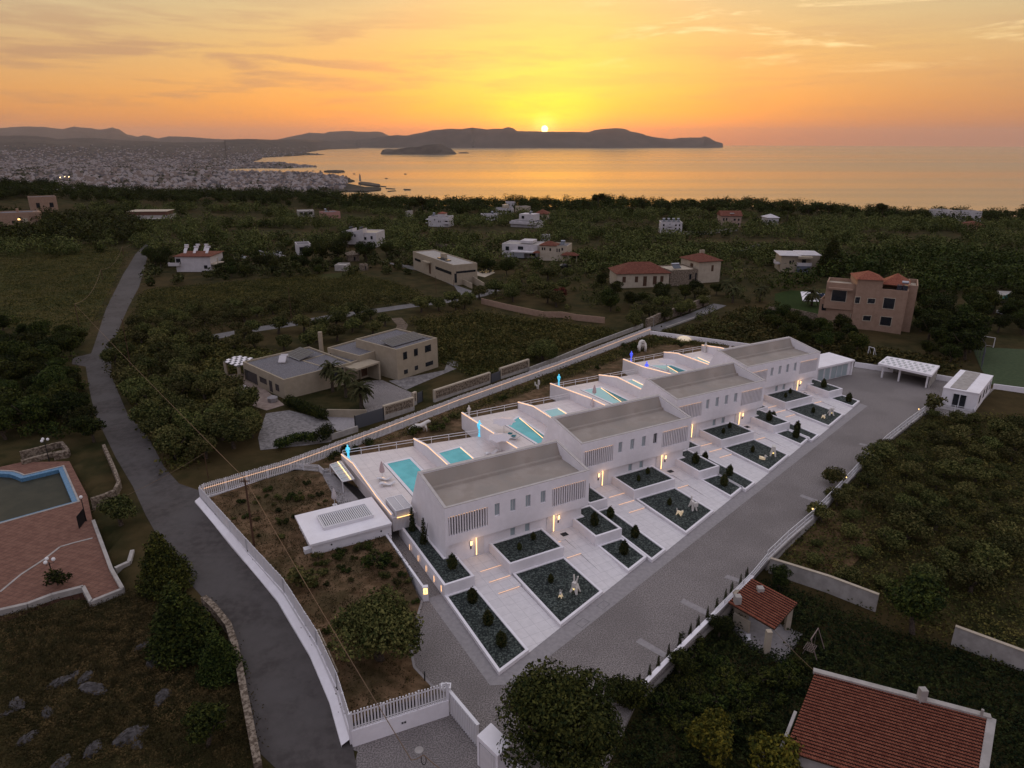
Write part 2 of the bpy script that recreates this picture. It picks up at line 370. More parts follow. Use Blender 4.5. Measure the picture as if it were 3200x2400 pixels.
for (bx, by), lb in bl:
    p = GS(*C2(bx, by))
    if bo is None:
        bo = thing('boat', lb, 'boat', p, .2, 'small boats in the bay')
        M().prism([(-9, -2.4), (7, -2.4), (12, 0), (7, 2.4), (-9, 2.4)], -.3, 2.2).build('hull', m_boat, bo)
        M().box(-5, 3, -1.6, 1.6, 2.2, 4.6).build('cabin', m_boat, bo)
    else: dup(bo, p, rnd.uniform(-1, 1), lb)
# ---------------------------------------------------------------- near ground
CPX = [(628, 1557, 1.5), (774, 1723, 1.5), (889, 1850, 1.5), (992, 2014, 1.5), (1055, 2150, 1.5), (1095, 2281, 1.5), (1150, 2600, 0), (1800, 2600, 0), (1998, 2172, 0), (2231, 1937, 0), (2400, 1755, 0), (2539, 1624, 0), (2765, 1390, 0), (2895, 1290, 0), (3018, 1308, 0), (3106, 1216, 0), (2928, 1176, 0), (2669, 1138, 0), (2520, 1105, 0), (2370, 1078, 1.5), (2031, 1040, 1.5), (1435, 1266, 1.5), (900, 1474, 1.5)]
CP = [G(*p)[:2] for p in CPX]
def inside(x, y, poly):
    c = False; n = len(poly)
    for i in range(n):
        x1, y1 = poly[i][:2]; x2, y2 = poly[(i + 1) % n][:2]
        if (y1 > y) != (y2 > y) and x < (x2 - x1) * (y - y1) / (y2 - y1) + x1: c = not c
    return c
def edgedist(x, y, poly):
    b = 1e9; n = len(poly)
    for i in range(n):
        ax, ay = poly[i][:2]; bx, by = poly[(i + 1) % n][:2]; dx, dy = bx - ax, by - ay
        t = max(0, min(1, ((x - ax) * dx + (y - ay) * dy) / (dx * dx + dy * dy + 1e-9)))
        b = min(b, math.hypot(x - ax - t * dx, y - ay - t * dy))
    return b
CTRL = [(-12, 24, .0), (-14, 35, .1), (-24, 50, .5), (-31, 62, .9), (-38, 72, 1.2), (-45, 62, .6), (-60, 60, .5), (-36, 52, .6), (-70, 40, .5), (-40, 30, .5), (-25, 20, .2), (-45, 100, 1.5), (0, 110, 1.5), (-80, 200, 1.5), (60, 200, 1.2), (10, 28, -1.6), (30, 30, -2.0), (26, 42, -1.9), (40, 52, -1.6), (34, 50, -1.7), (60, 45, -1.5), (55, 75, -.4), (60, 80, -.2), (80, 70, -.2), (95, 100, -.2), (110, 80, 0), (110, 140, 0), (60, 140, 1.2), (150, 250, 0), (-150, 300, 3), (0, 330, 0), (0, 420, -1),
        (-330, 430, 13), (-200, 500, 6), (0, 500, -1.3), (150, 500, -1), (280, 500, -6.5), (430, 440, -2), (-420, 350, 16), (400, 250, 0), (-300, 150, 3), (300, 100, 0)]
DEP = [([G(*R7(*p), .9)[:2] for p in ((-900, 560), (0, 440), (180, 400), (600, 390), (755, 690), (800, 905), (965, 1340), (1062, 1510), (775, 1620), (722, 1490), (450, 1560), (240, 1640), (-300, 1760), (-900, 1500))], -.7, .9), ([G(*RG(*p), -1.85)[:2] for p in ((600, 515), (797, 600), (608, 866), (270, 690), (120, 480), (330, 400))], -2.6, -1.85)]
def T(x, y, raw=False):
    if y > 470 or raw == 'far': pass
    s = w = 0.0
    for cx, cy, cz in CTRL:
        d2 = (x - cx) ** 2 + (y - cy) ** 2 + 4.0; q = 1.0 / (d2 * d2) ** .75; s += q * cz; w += q
    z = s / w
    r = math.hypot(x * .55, y)
    if r > 505: z -= (r - 505) * .17 if r < 640 else 22.9 + (r - 640) * .30
    if z < SEA - 6: z = SEA - 6
    if not raw and y < 230 and abs(x) < 130 and inside(x, y, CP):
        z = z + (-.45 - z) * min(1, edgedist(x, y, CP) / .8)
    if not raw:
        for pl, dz, _z in DEP:
            if min(p[0] for p in pl) < x < max(p[0] for p in pl) and min(p[1] for p in pl) < y < max(p[1] for p in pl) and inside(x, y, pl): z = min(z, dz)
            elif edgedist(x, y, pl) < 2.2: z = min(z, _z - .08)
    return z
def GT(x, y):
    """terrain point seen at a photograph pixel"""
    z = 0.0
    for _ in range(12): p = G(x, y, z); z = .5 * z + .5 * T(p[0], p[1], True)
    return (p[0], p[1], T(p[0], p[1], True))
Pg = lambda r, l, z=0.0: [G(*r(*p), z)[:2] for p in l]

def axis(a, b, fine, dense, coarse):
    out = []; v = a
    while v < b:
        out.append(v); d = 0 if dense[0] <= v <= dense[1] else min(abs(v - dense[0]), abs(v - dense[1])); v += min(coarse, fine + d * .05)
    return out + [b]
xs = axis(-800, 900, 1.6, (-75, 115), 26); ys = axis(10, 1500, 1.6, (18, 165), 30)
m = M(); m.v = [(x, y, T(x, y)) for y in ys for x in xs]; nx = len(xs)
for j in range(len(ys) - 1):
    for i in range(nx - 1): k = j * nx + i; m.f.append((k, k + 1, k + nx + 1, k + nx)); m.m.append(0)
m_ground = mat('scrub_ground', (.020, .021, .007), .95, (.048, .038, .015), scale=.35, detail=10, coord='Object', bump=1.0, bscale=2.2, big=((.080, .048, .022), .04, .35), spec=.05)
terr = m.build('ground', m_ground, smooth=True); tag(terr, kind='structure')

def sheet(name, pts, mt, off=.02, zf=None, step=2.5, kind='structure'):
    """a ground-hugging polygon, cut into small pieces so it follows the terrain"""
    m = M(); pts = [Vector((p[0], p[1], 0)) for p in pts]; m.v = [tuple(p) for p in pts]; cache = {}
    for t3 in tessellate_polygon([pts]):
        st = [tuple(t3)]
        while st:
            t = st.pop(); L, i = max(((Vector(m.v[t[i]]) - Vector(m.v[t[(i + 1) % 3]])).length, i) for i in range(3))
            if L < step: m.f.append(t); m.m.append(0); continue
            A, B, Cc = t[i], t[(i + 1) % 3], t[(i + 2) % 3]; key = (min(A, B), max(A, B))
            if key not in cache: m.v.append(tuple((Vector(m.v[A]) + Vector(m.v[B])) / 2)); cache[key] = len(m.v) - 1
            k = cache[key]; st += [(A, k, Cc), (k, B, Cc)]
    zf = zf or (lambda x, y: T(x, y, True)); m.v = [(x, y, zf(x, y) + off) for x, y, _ in m.v]
    for i, f in enumerate(m.f):
        a, b, c = (Vector(m.v[q]) for q in f)
        if (b - a).cross(c - a).z < 0: m.f[i] = f[::-1]
    o = m.build(name, mt); return tag(o, kind=kind)
def ribbon(pts, w):
    """closed outline of a strip of width w (number or list) along pts"""
    L = []; R_ = []; n = len(pts)
    for i, p in enumerate(pts):
        a = Vector(pts[max(i - 1, 0)][:2]); b = Vector(pts[min(i + 1, n - 1)][:2]); d = (b - a).normalized(); ww = (w[i] if isinstance(w, (list, tuple)) else w) / 2
        L.append((p[0] - d.y * ww, p[1] + d.x * ww)); R_.append((p[0] + d.y * ww, p[1] - d.x * ww))
    return L + R_[::-1]

m_asph = mat('old_asphalt', (.050, .043, .040), .9, (.074, .064, .060), scale=1.2, detail=9, big=((.085, .076, .072), .14, .7), bump=.3, bscale=20, spec=.25)
m_drive = mat('exposed_aggregate', (.115, .102, .096), .85, (.29, .255, .24), scale=9, lo=.42, hi=.6, detail=9, bump=.5, bscale=14, spec=.25, big=((.120, .105, .098), .10, .45))
m_pave = mat('grey_paving', (.235, .215, .215), .8, (.285, .262, .258), scale=2.5, detail=8, bump=.2, bscale=20, spec=.25)
m_gravel_path = mat('pale_gravel', (.13, .12, .115), .95, (.24, .22, .21), scale=2.0, detail=9, bump=1.0, bscale=8, spec=.1)
m_soil = mat('dry_soil', (.085, .052, .027), .95, (.165, .105, .060), scale=.9, detail=9, bump=1, bscale=3, spec=.05, big=((.040, .036, .016), .28, .6))
m_white = mat('white_render', (.76, .725, .74), .75, (.81, .775, .79), scale=1.2, detail=6, spec=.3, bump=.08, bscale=25, big=((.68, .64, .645), .22, .45))
m_white2 = mat('white_metal', (.68, .66, .67), .45, spec=.5)
m_path = mat('white_terrazzo', (.60, .565, .56), .6, (.66, .62, .615), scale=1.5, detail=8, spec=.35)
m_deck = mat('porcelain_deck', (.62, .555, .54), .38, (.68, .61, .59), scale=.8, detail=7, spec=.5)
def grid_lines(name, w, h, t, dark, ang=0.0, coord='Object'):
    mm, g, p, vec = MATS[name]; br = g.n('ShaderNodeTexBrick'); mpp = g.n('ShaderNodeMapping'); mpp.inputs['Rotation'].default_value = (0, 0, ang); g.l(vec, mpp.inputs['Vector']); g.l(mpp.outputs[0], br.inputs['Vector'])
    br.offset = 0.0; br.inputs['Scale'].default_value = 1; br.inputs['Brick Width'].default_value = w; br.inputs['Row Height'].default_value = h; br.inputs['Mortar Size'].default_value = t
    old = p.inputs['Base Color'].links[0].from_socket
    for l in list(p.inputs['Base Color'].links): g.t.links.remove(l)
    g.l(g.mix(br.outputs['Fac'], old, g.mix(.5, old, (*dark, 1))), p.inputs['Base Color'])
grid_lines('white_terrazzo', 1.2, 1.2, .018, (.28, .26, .26))
grid_lines('porcelain_deck', 1.2, 1.2, .02, (.30, .26, .25))
m_gravel = mat('dark_slate_gravel', (.008, .013, .012), .8, (.10, .12, .105), scale=5.5, lo=.44, hi=.66, detail=10, bump=2.0, bscale=9, spec=.3)
m_led = mat('warm_led', (.9, .7, .5), .5, emit=(1.0, .52, .22), es=1.15)
m_led_step = mat('step_led', (.8, .7, .6), .5, emit=(1.0, .50, .22), es=.7)
m_led_dim = mat('fence_led', (.8, .7, .6), .5, emit=(1.0, .50, .22), es=.55)
m_ledhot = mat('warm_lamp', (.9, .7, .5), .5, emit=(1.0, .58, .18), es=1.9)
m_roof = mat('roof_screed', (.30, .255, .215), .9, (.36, .31, .265), scale=.7, detail=8, spec=.15, big=((.25, .225, .195), .35, .6))
m_glass = mat('pale_glass', (.33, .39, .40), .3, spec=.5)
m_dark = mat('dark_opening', (.012, .015, .02), .2, spec=.6)
m_black = mat('black_metal', (.012, .012, .013), .5)
m_water = mat('pool_water', (.05, .40, .43), .05, (.09, .52, .55), scale=.35, spec=.5, bump=.35, bscale=1.6)
m_water2 = mat('pool_water_deep', (.015, .22, .23), .06, spec=.5)
m_water_dusk = mat('pool_water_shallow', (.30, .60, .60), .05, spec=.5)

# driveway surfaces of the complex
tag(M().prism(CP, -.4, 0.0).build('driveway', m_drive), kind='structure')
left_strip = [R6(1205, 195), R6(1745, 945), R9(20, 935)]
band = [G(*R6(1205, 195))[:2], G(*R6(1745, 945))[:2], G(*R9(20, 935))[:2], G(*(2034, 1800))[:2], G(*R11(860, 190))[:2], G(*R11(790, 165))[:2], G(*R4(1900, 975 - 12))[:2], G(*R3(1220, 1270))[:2], G(*R2(1535, 1500))[:2], G(*R6(1845, 835))[:2], G(*R6(1345, 150))[:2]]
sheet('pavement', band, m_pave, .006, zf=lambda x, y: 0, step=8)
for i, q in enumerate([P(R9, [(1110, 535), (1068, 570), (1310, 705), (1338, 668)]), P(R9, [(1482, 195), (1450, 226), (1680, 342), (1712, 308)]), P(R9, [(1860, -10), (1830, 15), (1990, 62), (2020, 40)]), P(R11, [(293, 953), (270, 970), (430, 1030), (450, 1010)]), P(R11, [(486, 784), (468, 800), (525, 812), (545, 796)]), P(R11, [(797, 510), (785, 522), (930, 558), (944, 546)])]):
    sheet('parking_marking', [G(*p)[:2] for p in q], m_pave, .006, zf=lambda x, y: 0, step=30)
m_cover = mat('manhole_frame', (.16, .15, .15), .7)
for i, (a, b) in enumerate([(610, 405), (790, 250)]):
    c = Vector(G(*R9(a, b))); q = rad(46.8); mm = M()
    for (x0, x1, y0, y1) in ((-.6, .6, -.4, -.36), (-.6, .6, .36, .4), (-.6, -.56, -.36, .36), (.56, .6, -.36, .36)): mm.box(x0, x1, y0, y1, .0, .013)
    tag(mm.build('manhole_cover', m_cover, loc=(c.x, c.y, .004), rz=q), ['square inspection cover in the pavement before the rabbit bed', 'square inspection cover in the pavement beside the second path'][i], 'manhole cover')
GZ = 1.5
gedge = [G(*R6(*p), .12)[:2] for p in ((1160, 210), (1052, 590), (1092, 790), (1248, 955), (1372, 1000))]
garden_l = [G(*p)[:2] for p in ((640, 1560, GZ), (775, 1716, GZ), (890, 1842, GZ), (993, 2006, GZ), (1055, 2140, GZ), (1098, 2262, GZ))] + gedge[::-1] + [G(*R5(1965, 1500), 1.4)[:2], G(*R5(1630, 960), 1.5)[:2], G(*R5(1500, 800), 1.5)[:2], G(*R5(1400, 740), 1.5)[:2], G(*R5(1130, 520), 1.5)[:2], G(*R5(1110, 440), 1.5)[:2], G(*R5(840, 470), 1.5)[:2]]
def gz(x, y):
    d = min(math.hypot(x - a[0] - (b[0] - a[0]) * t, y - a[1] - (b[1] - a[1]) * t) for a, b in zip(gedge, gedge[1:]) for t in [max(0, min(1, ((x - a[0]) * (b[0] - a[0]) + (y - a[1]) * (b[1] - a[1])) / ((b[0] - a[0]) ** 2 + (b[1] - a[1]) ** 2)))])
    return min(GZ, .12 + d * .30)
sheet('garden_soil', garden_l, m_soil, 0, zf=gz, step=1.2)
CS = [(-6.9, 63.3), (8.6, 79.3), (23.9, 94.8), (38.9, 110.2)]; BETA = rad(29.2); cb, sb = math.cos(BETA), math.sin(BETA)
def Wp(p, q, k=0): return (CS[k][0] + p * cb - q * sb, CS[k][1] + p * sb + q * cb)
def inv(x, y, k=0): dx, dy = x - CS[k][0], y - CS[k][1]; return (dx * cb + dy * sb, -dx * sb + dy * cb)
back_soil = [G(640, 1552, GZ)[:2], G(900, 1475, GZ)[:2], G(1435, 1269, GZ)[:2], G(2031, 1044, GZ)[:2], G(2375, 1090, GZ)[:2], Wp(22, 9, 3), Wp(0, 9, 3), Wp(0, 9, 2), Wp(0, 9, 1), Wp(0, 9, 0), Wp(-3, 8, 0), G(*R5(1400, 740), GZ)[:2], G(*R5(1130, 520), GZ)[:2], G(*R5(1110, 440), GZ)[:2], G(*R5(840, 462), GZ)[:2]]
sheet('garden_soil', back_soil, m_soil, .004, zf=lambda x, y: GZ, step=6)

# ---------------------------------------------------------------- villas
QF = lambda k: (lambda p: -15.5 + .345 * p + (0, .1, .6, .9)[k])
def wall_holes(m, p0, p1, z0, z1, q0, q1, holes, mi=0):
    zs = sorted({z0, z1} | {h[2] for h in holes} | {h[3] for h in holes})
    for a, b in zip(zs, zs[1:]):
        cuts = sorted((h[0], h[1]) for h in holes if h[2] <= a and h[3] >= b); x = p0
        for c, d in cuts: m.box(x, c, q0, q1, a, b, mi); x = d
        m.box(x, p1, q0, q1, a, b, mi)
L = 18.05
def make_villa(k):
    names = ['nearest', 'second', 'third', 'farthest']
    desc = ['white villa with fully visible roof, nearest the street corner, above the pair of rabbit statues', 'white villa whose fourth small upstairs window is dark, second from the camera', 'white villa standing third in the stepped row behind the duck shaped statue', 'white villa at the far end of the row, beside the glass fronted annex'][k]
    v = thing('villa', desc, 'villa', (*CS[k], 0), BETA, 'row of four white villas')
    m = M()
    sl = [(.4, 4.95, 3.95, 6.2), (13.05, 17.55, 3.95, 6.25)]
    ws = [(5.8, 6.4), (7.72, 8.34), (9.62, 10.24), (11.55, 12.17)]
    holes = sl + [(a, b, 4.8, 6.3) for a, b in ws]
    wall_holes(m, 0, L, 2.86, 7.32, 0, .3, holes)
    wall_holes(m, .3, L - .75, -.3, 2.86, .34, .6, [(7.9, 8.5, 1.55, 2.55), (9.75, 10.35, 1.55, 2.55)])
    side = lambda a, b: [(.0, 2.86), (.0, 7.32), (6.8, 8.42), (7.12, 8.42), (9.9, 3.0), (9.9, -.3), (.0, -.3)]
    def profile(p0, p1, pts):
        b = len(m.v); n = len(pts); m.v += [(p0, q, z) for q, z in pts] + [(p1, q, z) for q, z in pts]
        m.f.append(tuple(b + i for i in range(n))); m.f.append(tuple(b + n + i for i in reversed(range(n)))); m.m += [0, 0]
        for i in range(n): j = (i + 1) % n; m.f.append((b + j, b + i, b + n + i, b + n + j)); m.m.append(0)
    # left gable down to the ground, right gable upper storey and set back below
    profile(-.003, .297, [(.303, -.3), (.303, 7.37), (6.8, 8.42), (7.12, 8.42), (9.9, 3.0), (9.9, -.3)])
    m.box(-.003, .297, -.003, .3, -.3, 2.857)
    profile(L - .297, L + .003, [(.303, 2.86), (.303, 7.37), (6.8, 8.42), (7.12, 8.42), (9.9, 3.0), (9.9, 2.86)])
    profile(L - 1.05, L - .75, [(.6, -.3), (.6, 2.857), (9.6, 2.857), (9.6, -.3)])
    m.box(.3, L - .3, .3, 9.5, 2.6, 2.857)
    # back roof plane and back parapet
    profile(.3, L - .3, [(6.55, 8.38), (6.8, 8.418), (7.12, 8.416), (9.9, 2.9), (9.6, 2.9), (6.95, 8.0), (6.55, 8.0)])
    w = m.build('wall', m_white, v)
    r = M(); 
    def prof2(mm, p0, p1, pts, mi=0):
        b = len(mm.v); n = len(pts); mm.v += [(p0, q, z) for q, z in pts] + [(p1, q, z) for q, z in pts]
        mm.f.append(tuple(b + i for i in range(n))); mm.f.append(tuple(b + n + i for i in reversed(range(n)))); mm.m += [mi, mi]
        for i in range(n): j = (i + 1) % n; mm.f.append((b + j, b + i, b + n + i, b + n + j)); mm.m.append(mi)
    prof2(r, .3, L - .3, [(.3, 6.4), (.3, 7.0), (.62, 6.98), (.85, 6.62), (5.25, 6.66), (5.4, 6.95), (5.75, 6.99), (6.545, 8.33), (6.545, 6.4)])
    r.build('roof', m_roof, v)
    rv = M()
    for (a, b, z0, z1) in sl:
        M().box(a - .05, b + .05, .95, 1.0, z0 - .1, z1 + .1).box(a, b, .302, .945, z0 - .14, z0 - .02).build('glazing', m_dark, v)
    for (a, b, z0, z1) in sl:
        s = M(); n = 15
        for i in range(n):
            x = a + (b - a) * (i + .5) / n; s.box(x - .065, x + .065, .03, .25, z0, z1)
        s.box(a - .12, a, .302, .95, z0, z1); s.box(b, b + .12, .302, .95, z0, z1)
        so_ = s.build('louvre_screen', m_white, v)
        M().box(a + .02, b - .02, .06, .12, z1 - .06, z1 - .01).build('led_strip', m_led, so_)
    for i, (a, b) in enumerate(ws):
        f = M(); f.box(a, b, .2, .26, 4.82, 6.3); f.build('window', m_dark if (k == 1 and i == 3) else m_glass, v)
        fr = M(); fr.box(a, a + .05, .15, .2, 4.8, 6.3); fr.box(a + .33, a + .37, .15, .2, 4.9, 6.3); fr.box(a, b, .15, .2, 4.8, 4.86); fr.build('window_frame', m_white2, v)
    for a in (7.9, 9.75):
        M().box(a, a + .6, .5, .56, 1.55, 2.55).build('window', m_glass, v)
    for (a, strip, lampx, jx) in ((3.5, 3.68, 3.05, 4.75), (12.55, 13.5, 14.15, 12.4)):
        d = M(); d.box(a, a + 1.12, .28, .337, .42, 2.8); do = d.build('door', m_path, v)
        M().box(strip - .04, strip + .04, .255, .279, .6, 2.72).build('led_strip', m_ledhot, do)
        lm = M(); lm.box(lampx - .15, lampx + .15, .22, .335, 1.95, 2.5); lo_ = lm.build('wall_lamp', m_white2, v)
        M().box(lampx - .11, lampx + .11, .20, .219, 2.0, 2.45).build('lamp_panel', m_ledhot, lo_)
        M().box(lampx - .09, lampx + .05, .27, .336, 1.5, 1.8).build('intercom', m_black, v)
        li = bpy.data.lights.new('entrance_light', 'POINT'); li.energy = 9; li.color = (1, .58, .28); li.shadow_soft_size = .25
        lo2 = bpy.data.objects.new('entrance_light', li); COL.objects.link(lo2); lo2.parent = v; lo2.location = ((lampx + strip) / 2, -.35, 2.45)
    cpn = M(); cpn.box(-.02, .32, .32, .33, 7.3, 7.301) if False else None
    for x0, x1 in ((-.012, .306), (L - .306, L + .012)):
        b = len(cpn.v); cpn.v += [(x, q_, z_) for x in (x0, x1) for q_, z_ in ((-.01, 7.325), (.303, 7.375), (6.8, 8.425), (7.13, 8.425), (-.01, 7.385), (.303, 7.425), (6.8, 8.47), (7.13, 8.47))]
        cpn.f += [(b, b + 1, b + 5, b + 4), (b + 1, b + 2, b + 6, b + 5), (b + 2, b + 3, b + 7, b + 6), (b + 8, b + 12, b + 13, b + 9), (b + 9, b + 13, b + 14, b + 10), (b + 10, b + 14, b + 15, b + 11), (b + 4, b + 5, b + 13, b + 12), (b + 5, b + 6, b + 14, b + 13), (b + 6, b + 7, b + 15, b + 14), (b, b + 4, b + 12, b + 8), (b + 3, b + 11, b + 15, b + 7)]; cpn.m += [0] * 11
    cpn.box(.307, L - .307, -.01, .305, 7.322, 7.38); cpn.box(.307, L - .307, 6.56, 7.13, 8.42, 8.468); cpn.build('coping', m_coping, v)
    return v
m_coping = mat('coping_plaster', (.43, .395, .37), .85, (.49, .45, .42), scale=2, spec=.1)
for k in range(4): make_villa(k)

# beds with gravel, paths with steps
BEDN = 0
def bed(k, pts, zt, label, curb=.26, zb=-.05, curbless=()):
    """white rim walls round a polygon (local p, q) with gravel inside"""
    t = thing('planting_bed', label, 'planting bed', (*CS[k], 0), BETA, 'white walled gravel beds')
    n = len(pts)
    if sum(pts[i][0] * pts[(i + 1) % n][1] - pts[(i + 1) % n][0] * pts[i][1] for i in range(n)) < 0: pts = pts[::-1]
    inn = []
    for i in range(n):
        a, b, c = Vector(pts[i - 1]), Vector(pts[i]), Vector(pts[(i + 1) % n])
        d1 = (b - a).normalized(); d2 = (c - b).normalized(); n1 = Vector((-d1.y, d1.x)); n2 = Vector((-d2.y, d2.x))
        e = (n1 + n2); e = e / max(.3, e.dot(n1)); inn.append(tuple(b + e * curb))
    r = M(); b = 0
    for i in range(n):
        j = (i + 1) % n; r.prism([pts[i], pts[j], inn[j], inn[i]], zb, zt)
    r.build('rim', m_white, t); gm = M(); gm.prism(inn, zb, zt - .10).build('gravel', m_gravel, t); return t
for k in range(4):
    q = QF(k); w_ = ['nearest', 'second', 'third', 'farthest'][k]; wv = w_ + ' villa'
    if k == 0: bed(0, [(-2.15, -4.3), (1.2, -4.3), (1.2, .28), (-.05, .28), (-.05, 9), (-1.9, 9)], 1.5, 'raised gravel bed wrapping the left corner of the nearest villa, with two thin cypresses')
    else: bed(k, [(-1.5, -4.2), (1.2, -4.2), (1.2, .3), (-.02, .3), (-.02, 3.2), (-1.5, 3.2)], 1.5, 'raised gravel bed left of the first front door of the ' + wv)
    x0 = -2.15 if k == 0 else -1.45
    bed(k, [(x0, -4.32), (1.2, -4.32), (1.2, q(1.2)), (x0 - (.3 if k == 0 else .1), q(x0))], .36, 'low narrow gravel bed ' + ('at the street corner with three bushes in a line' if k == 0 else 'left of the stepped path of the ' + wv))
    bed(k, [(5.25, -4.25), (11.95, -4.25), (11.95, .33), (5.25, .33)], 1.5, 'raised square gravel bed with two small bushes between the doors of the ' + wv)
    bed(k, [(5.55, -4.27), (11.95, -4.27), (11.95, q(11.95)), (5.45, q(5.45))], .36, 'large low gravel bed holding the ' + ['two rabbit statues', 'two dog statues', 'duck statue and a headless looking beast', 'two lamb statues at the far end'][k])
    bed(k, [(16.1, -4.25), (19.75, -4.25), (19.75, 2.0), (17.32, 2.0), (17.32, .33), (16.1, .33)], 1.5, 'raised gravel bed right of the second door of the ' + wv)
    bed(k, [(16.35, -4.27), (19.75, -4.27), (19.75, q(19.75)), (16.35, q(16.35))], .36, 'low gravel bed right of the second path of the ' + wv)
    # paths
    t = M(); qe = q(1.2)
    def strip(p0, p1, qs):      # qs: list of (q, z)
        b = len(t.v); n = len(qs)
        for a in (p0, p1): t.v += [((a, u(a) if callable(u) else u, z)) for u, z in qs] + [((a, u(a) if callable(u) else u, -.3)) for u, z in qs]
        for i in range(n - 1):
            t.f += [(b + i, b + i + 1, b + 2 * n + i + 1, b + 2 * n + i), (b + n + i, b + i, b + i + 1, b + n + i + 1)[::-1], (b + 3 * n + i, b + 2 * n + i, b + 2 * n + i + 1, b + 3 * n + i + 1)]; t.m += [0, 0, 0]
    strip(1.2, 2.7, [(.34, .45), (-2.45, .45), (-12.2, .05), (q, .03)])
    strip(2.7, 5.45, [(.34, .45), (-2.45, .449), (-2.46, .33), (-4.4, .33), (-4.41, .20), (-6.35, .20), (-6.36, .05), (-12.2, .049), (q, .03)])
    strip(11.95, 13.9, [(.34, .45), (-1.6, .449), (-1.61, .33), (-4.6, .33), (-4.61, .17), (q, .03)])
    strip(13.9, 16.35, [(.34, .45), (-2.0, .45), (-9.0, .06), (q, .03)])
    tag(t.build('path', m_path, loc=(*CS[k], 0), rz=BETA), kind='structure')
    for i, (p0, p1, qq, zz) in enumerate([(2.72, 5.2, -2.47, .44), (2.72, 5.2, -4.42, .32), (2.72, 5.2, -6.37, .19), (12.1, 13.3, -1.62, .44), (12.1, 14.0, -4.62, .32)]):
        tag(M().box(p0, p1, qq - .03, qq - .012, zz - .045, zz - .012).build('step_light', m_led_step, loc=(*CS[k], 0), rz=BETA), ['top', 'middle', 'lowest', 'upper', 'lower'][i] + ' glowing step edge on the ' + ('left' if i < 3 else 'right') + ' path of the ' + wv, 'step light', 'glowing step edges')
    sm = M().box(13.95, 14.75, -1.05, -.35, .452, .462).build('drain_grate', m_black, loc=(*CS[k], 0), rz=BETA)
    tag(sm, 'dark square doormat grate before the right hand door of the ' + wv, 'grate', 'entrance grates')

# pool decks
GB = lambda z, r=None: (lambda x, y: G(*(r(x, y) if r else (x, y)), z)[:2])
TOPZ = (4.2, 4.9, 4.75)
s3 = lambda a, b, c, z=TOPZ: [G(*a, z[0]), G(*b, z[1]), G(*c, z[2])]
WL = [s3((1066, 1418), R1(560, 1235), R1(765, 1520), (3.5, 4.1, 3.45)), s3((1442, 1288), R1(1660, 900), R1(1990, 1110)), s3((1719, 1197), R3(380, 110), R3(575, 202)), s3((1947, 1121), R4(300, 455), R4(640, 542))]
WD = [s3((1292, 1369), R1(1200, 1082), R1(1390, 1255)), s3((1618, 1255), R1(2120, 742), R3(95, 308)), s3((1871, 1170), R4(80, 545), R4(325, 668)), s3((2074, 1099), R4(600, 340), R4(935, 460))]
WR = s3((2193, 1077), R4(965, 290), R4(1105, 325))
def pqpt(P3, k): return inv(P3[0], P3[1], k)
DZ = 3.0
def extend(a, b, q):   # point on line a->b (local) at given q
    t = (q - a[1]) / (b[1] - a[1]); return (a[0] + (b[0] - a[0]) * t, q)
def dwall(pts, k, label, low=1.6, qend=9.9):
    l = [pqpt(p, k) for p in pts]; z = [p[2] for p in pts]
    l.append(extend(l[1], l[2], qend) if qend is not None and l[1][1] - l[2][1] > 2.5 else (l[2][0] + .3 * (l[2][0] - l[1][0]), l[2][1] + .3 * (l[2][1] - l[1][1]))); z.append(z[2])
    t = thing('terrace_wall', label, 'wall', (*CS[k], 0), BETA, 'white walls dividing the pool terraces')
    m = M(); w = .22
    for i in range(3):
        (a, b), (c, d) = l[i], l[i + 1]; n = len(m.v)
        m.v += [(a, b, low), (a + w, b, low), (c + w, d, low), (c, d, low), (a, b, z[i]), (a + w, b, z[i]), (c + w, d, z[i + 1]), (c, d, z[i + 1])]
        m.f += [(n, n + 3, n + 2, n + 1), (n + 4, n + 5, n + 6, n + 7), (n, n + 1, n + 5, n + 4), (n + 1, n + 2, n + 6, n + 5), (n + 2, n + 3, n + 7, n + 6), (n + 3, n, n + 4, n + 7)]; m.m += [0] * 6
    m.build('wall_body', m_white, t)
    e = M()
    for i in range(3): e.bar((l[i][0] - .02, l[i][1], z[i] - .07), (l[i + 1][0] - .02, l[i + 1][1], z[i + 1] - .07), .035, .05)
    e.build('led_strip', m_led, t); return l
nm = ['nearest', 'second', 'third', 'farthest']
LL, LD = [], []
for k in range(4):
    LL.append(dwall(WL[k], k, 'sloping topped white wall on the left side of the %s pool terrace' % ['first', 'third', 'fifth', 'seventh'][k], qend=8.2 if k == 0 else 4))
    LD.append(dwall(WD[k], k, 'sloping topped white wall between the two pools of the ' + nm[k] + ' villa'))
LR = dwall(WR, 3, 'sloping topped white wall closing the far end of the last pool terrace', qend=None)
m_rail = m_white2
def rails(pts, label):
    t = thing('railing', label, 'railing', (0, 0, 0), 0, 'white railings along the pool terraces'); r = M(); po = M()
    for a, b in zip(pts, pts[1:]):
        a = Vector(a); b = Vector(b)
        for h in (1.0, .62): r.bar(a + Vector((0, 0, h)), b + Vector((0, 0, h)), .06, .06)
        n = max(1, round((b - a).length / 2.6))
        for i in range(n + 1): p = a.lerp(b, i / n); po.bar(p + Vector((0, 0, -.15)), p + Vector((0, 0, .97)), .07, .07)
    r.build('rail', m_rail, t); po.build('post', m_rail, t)
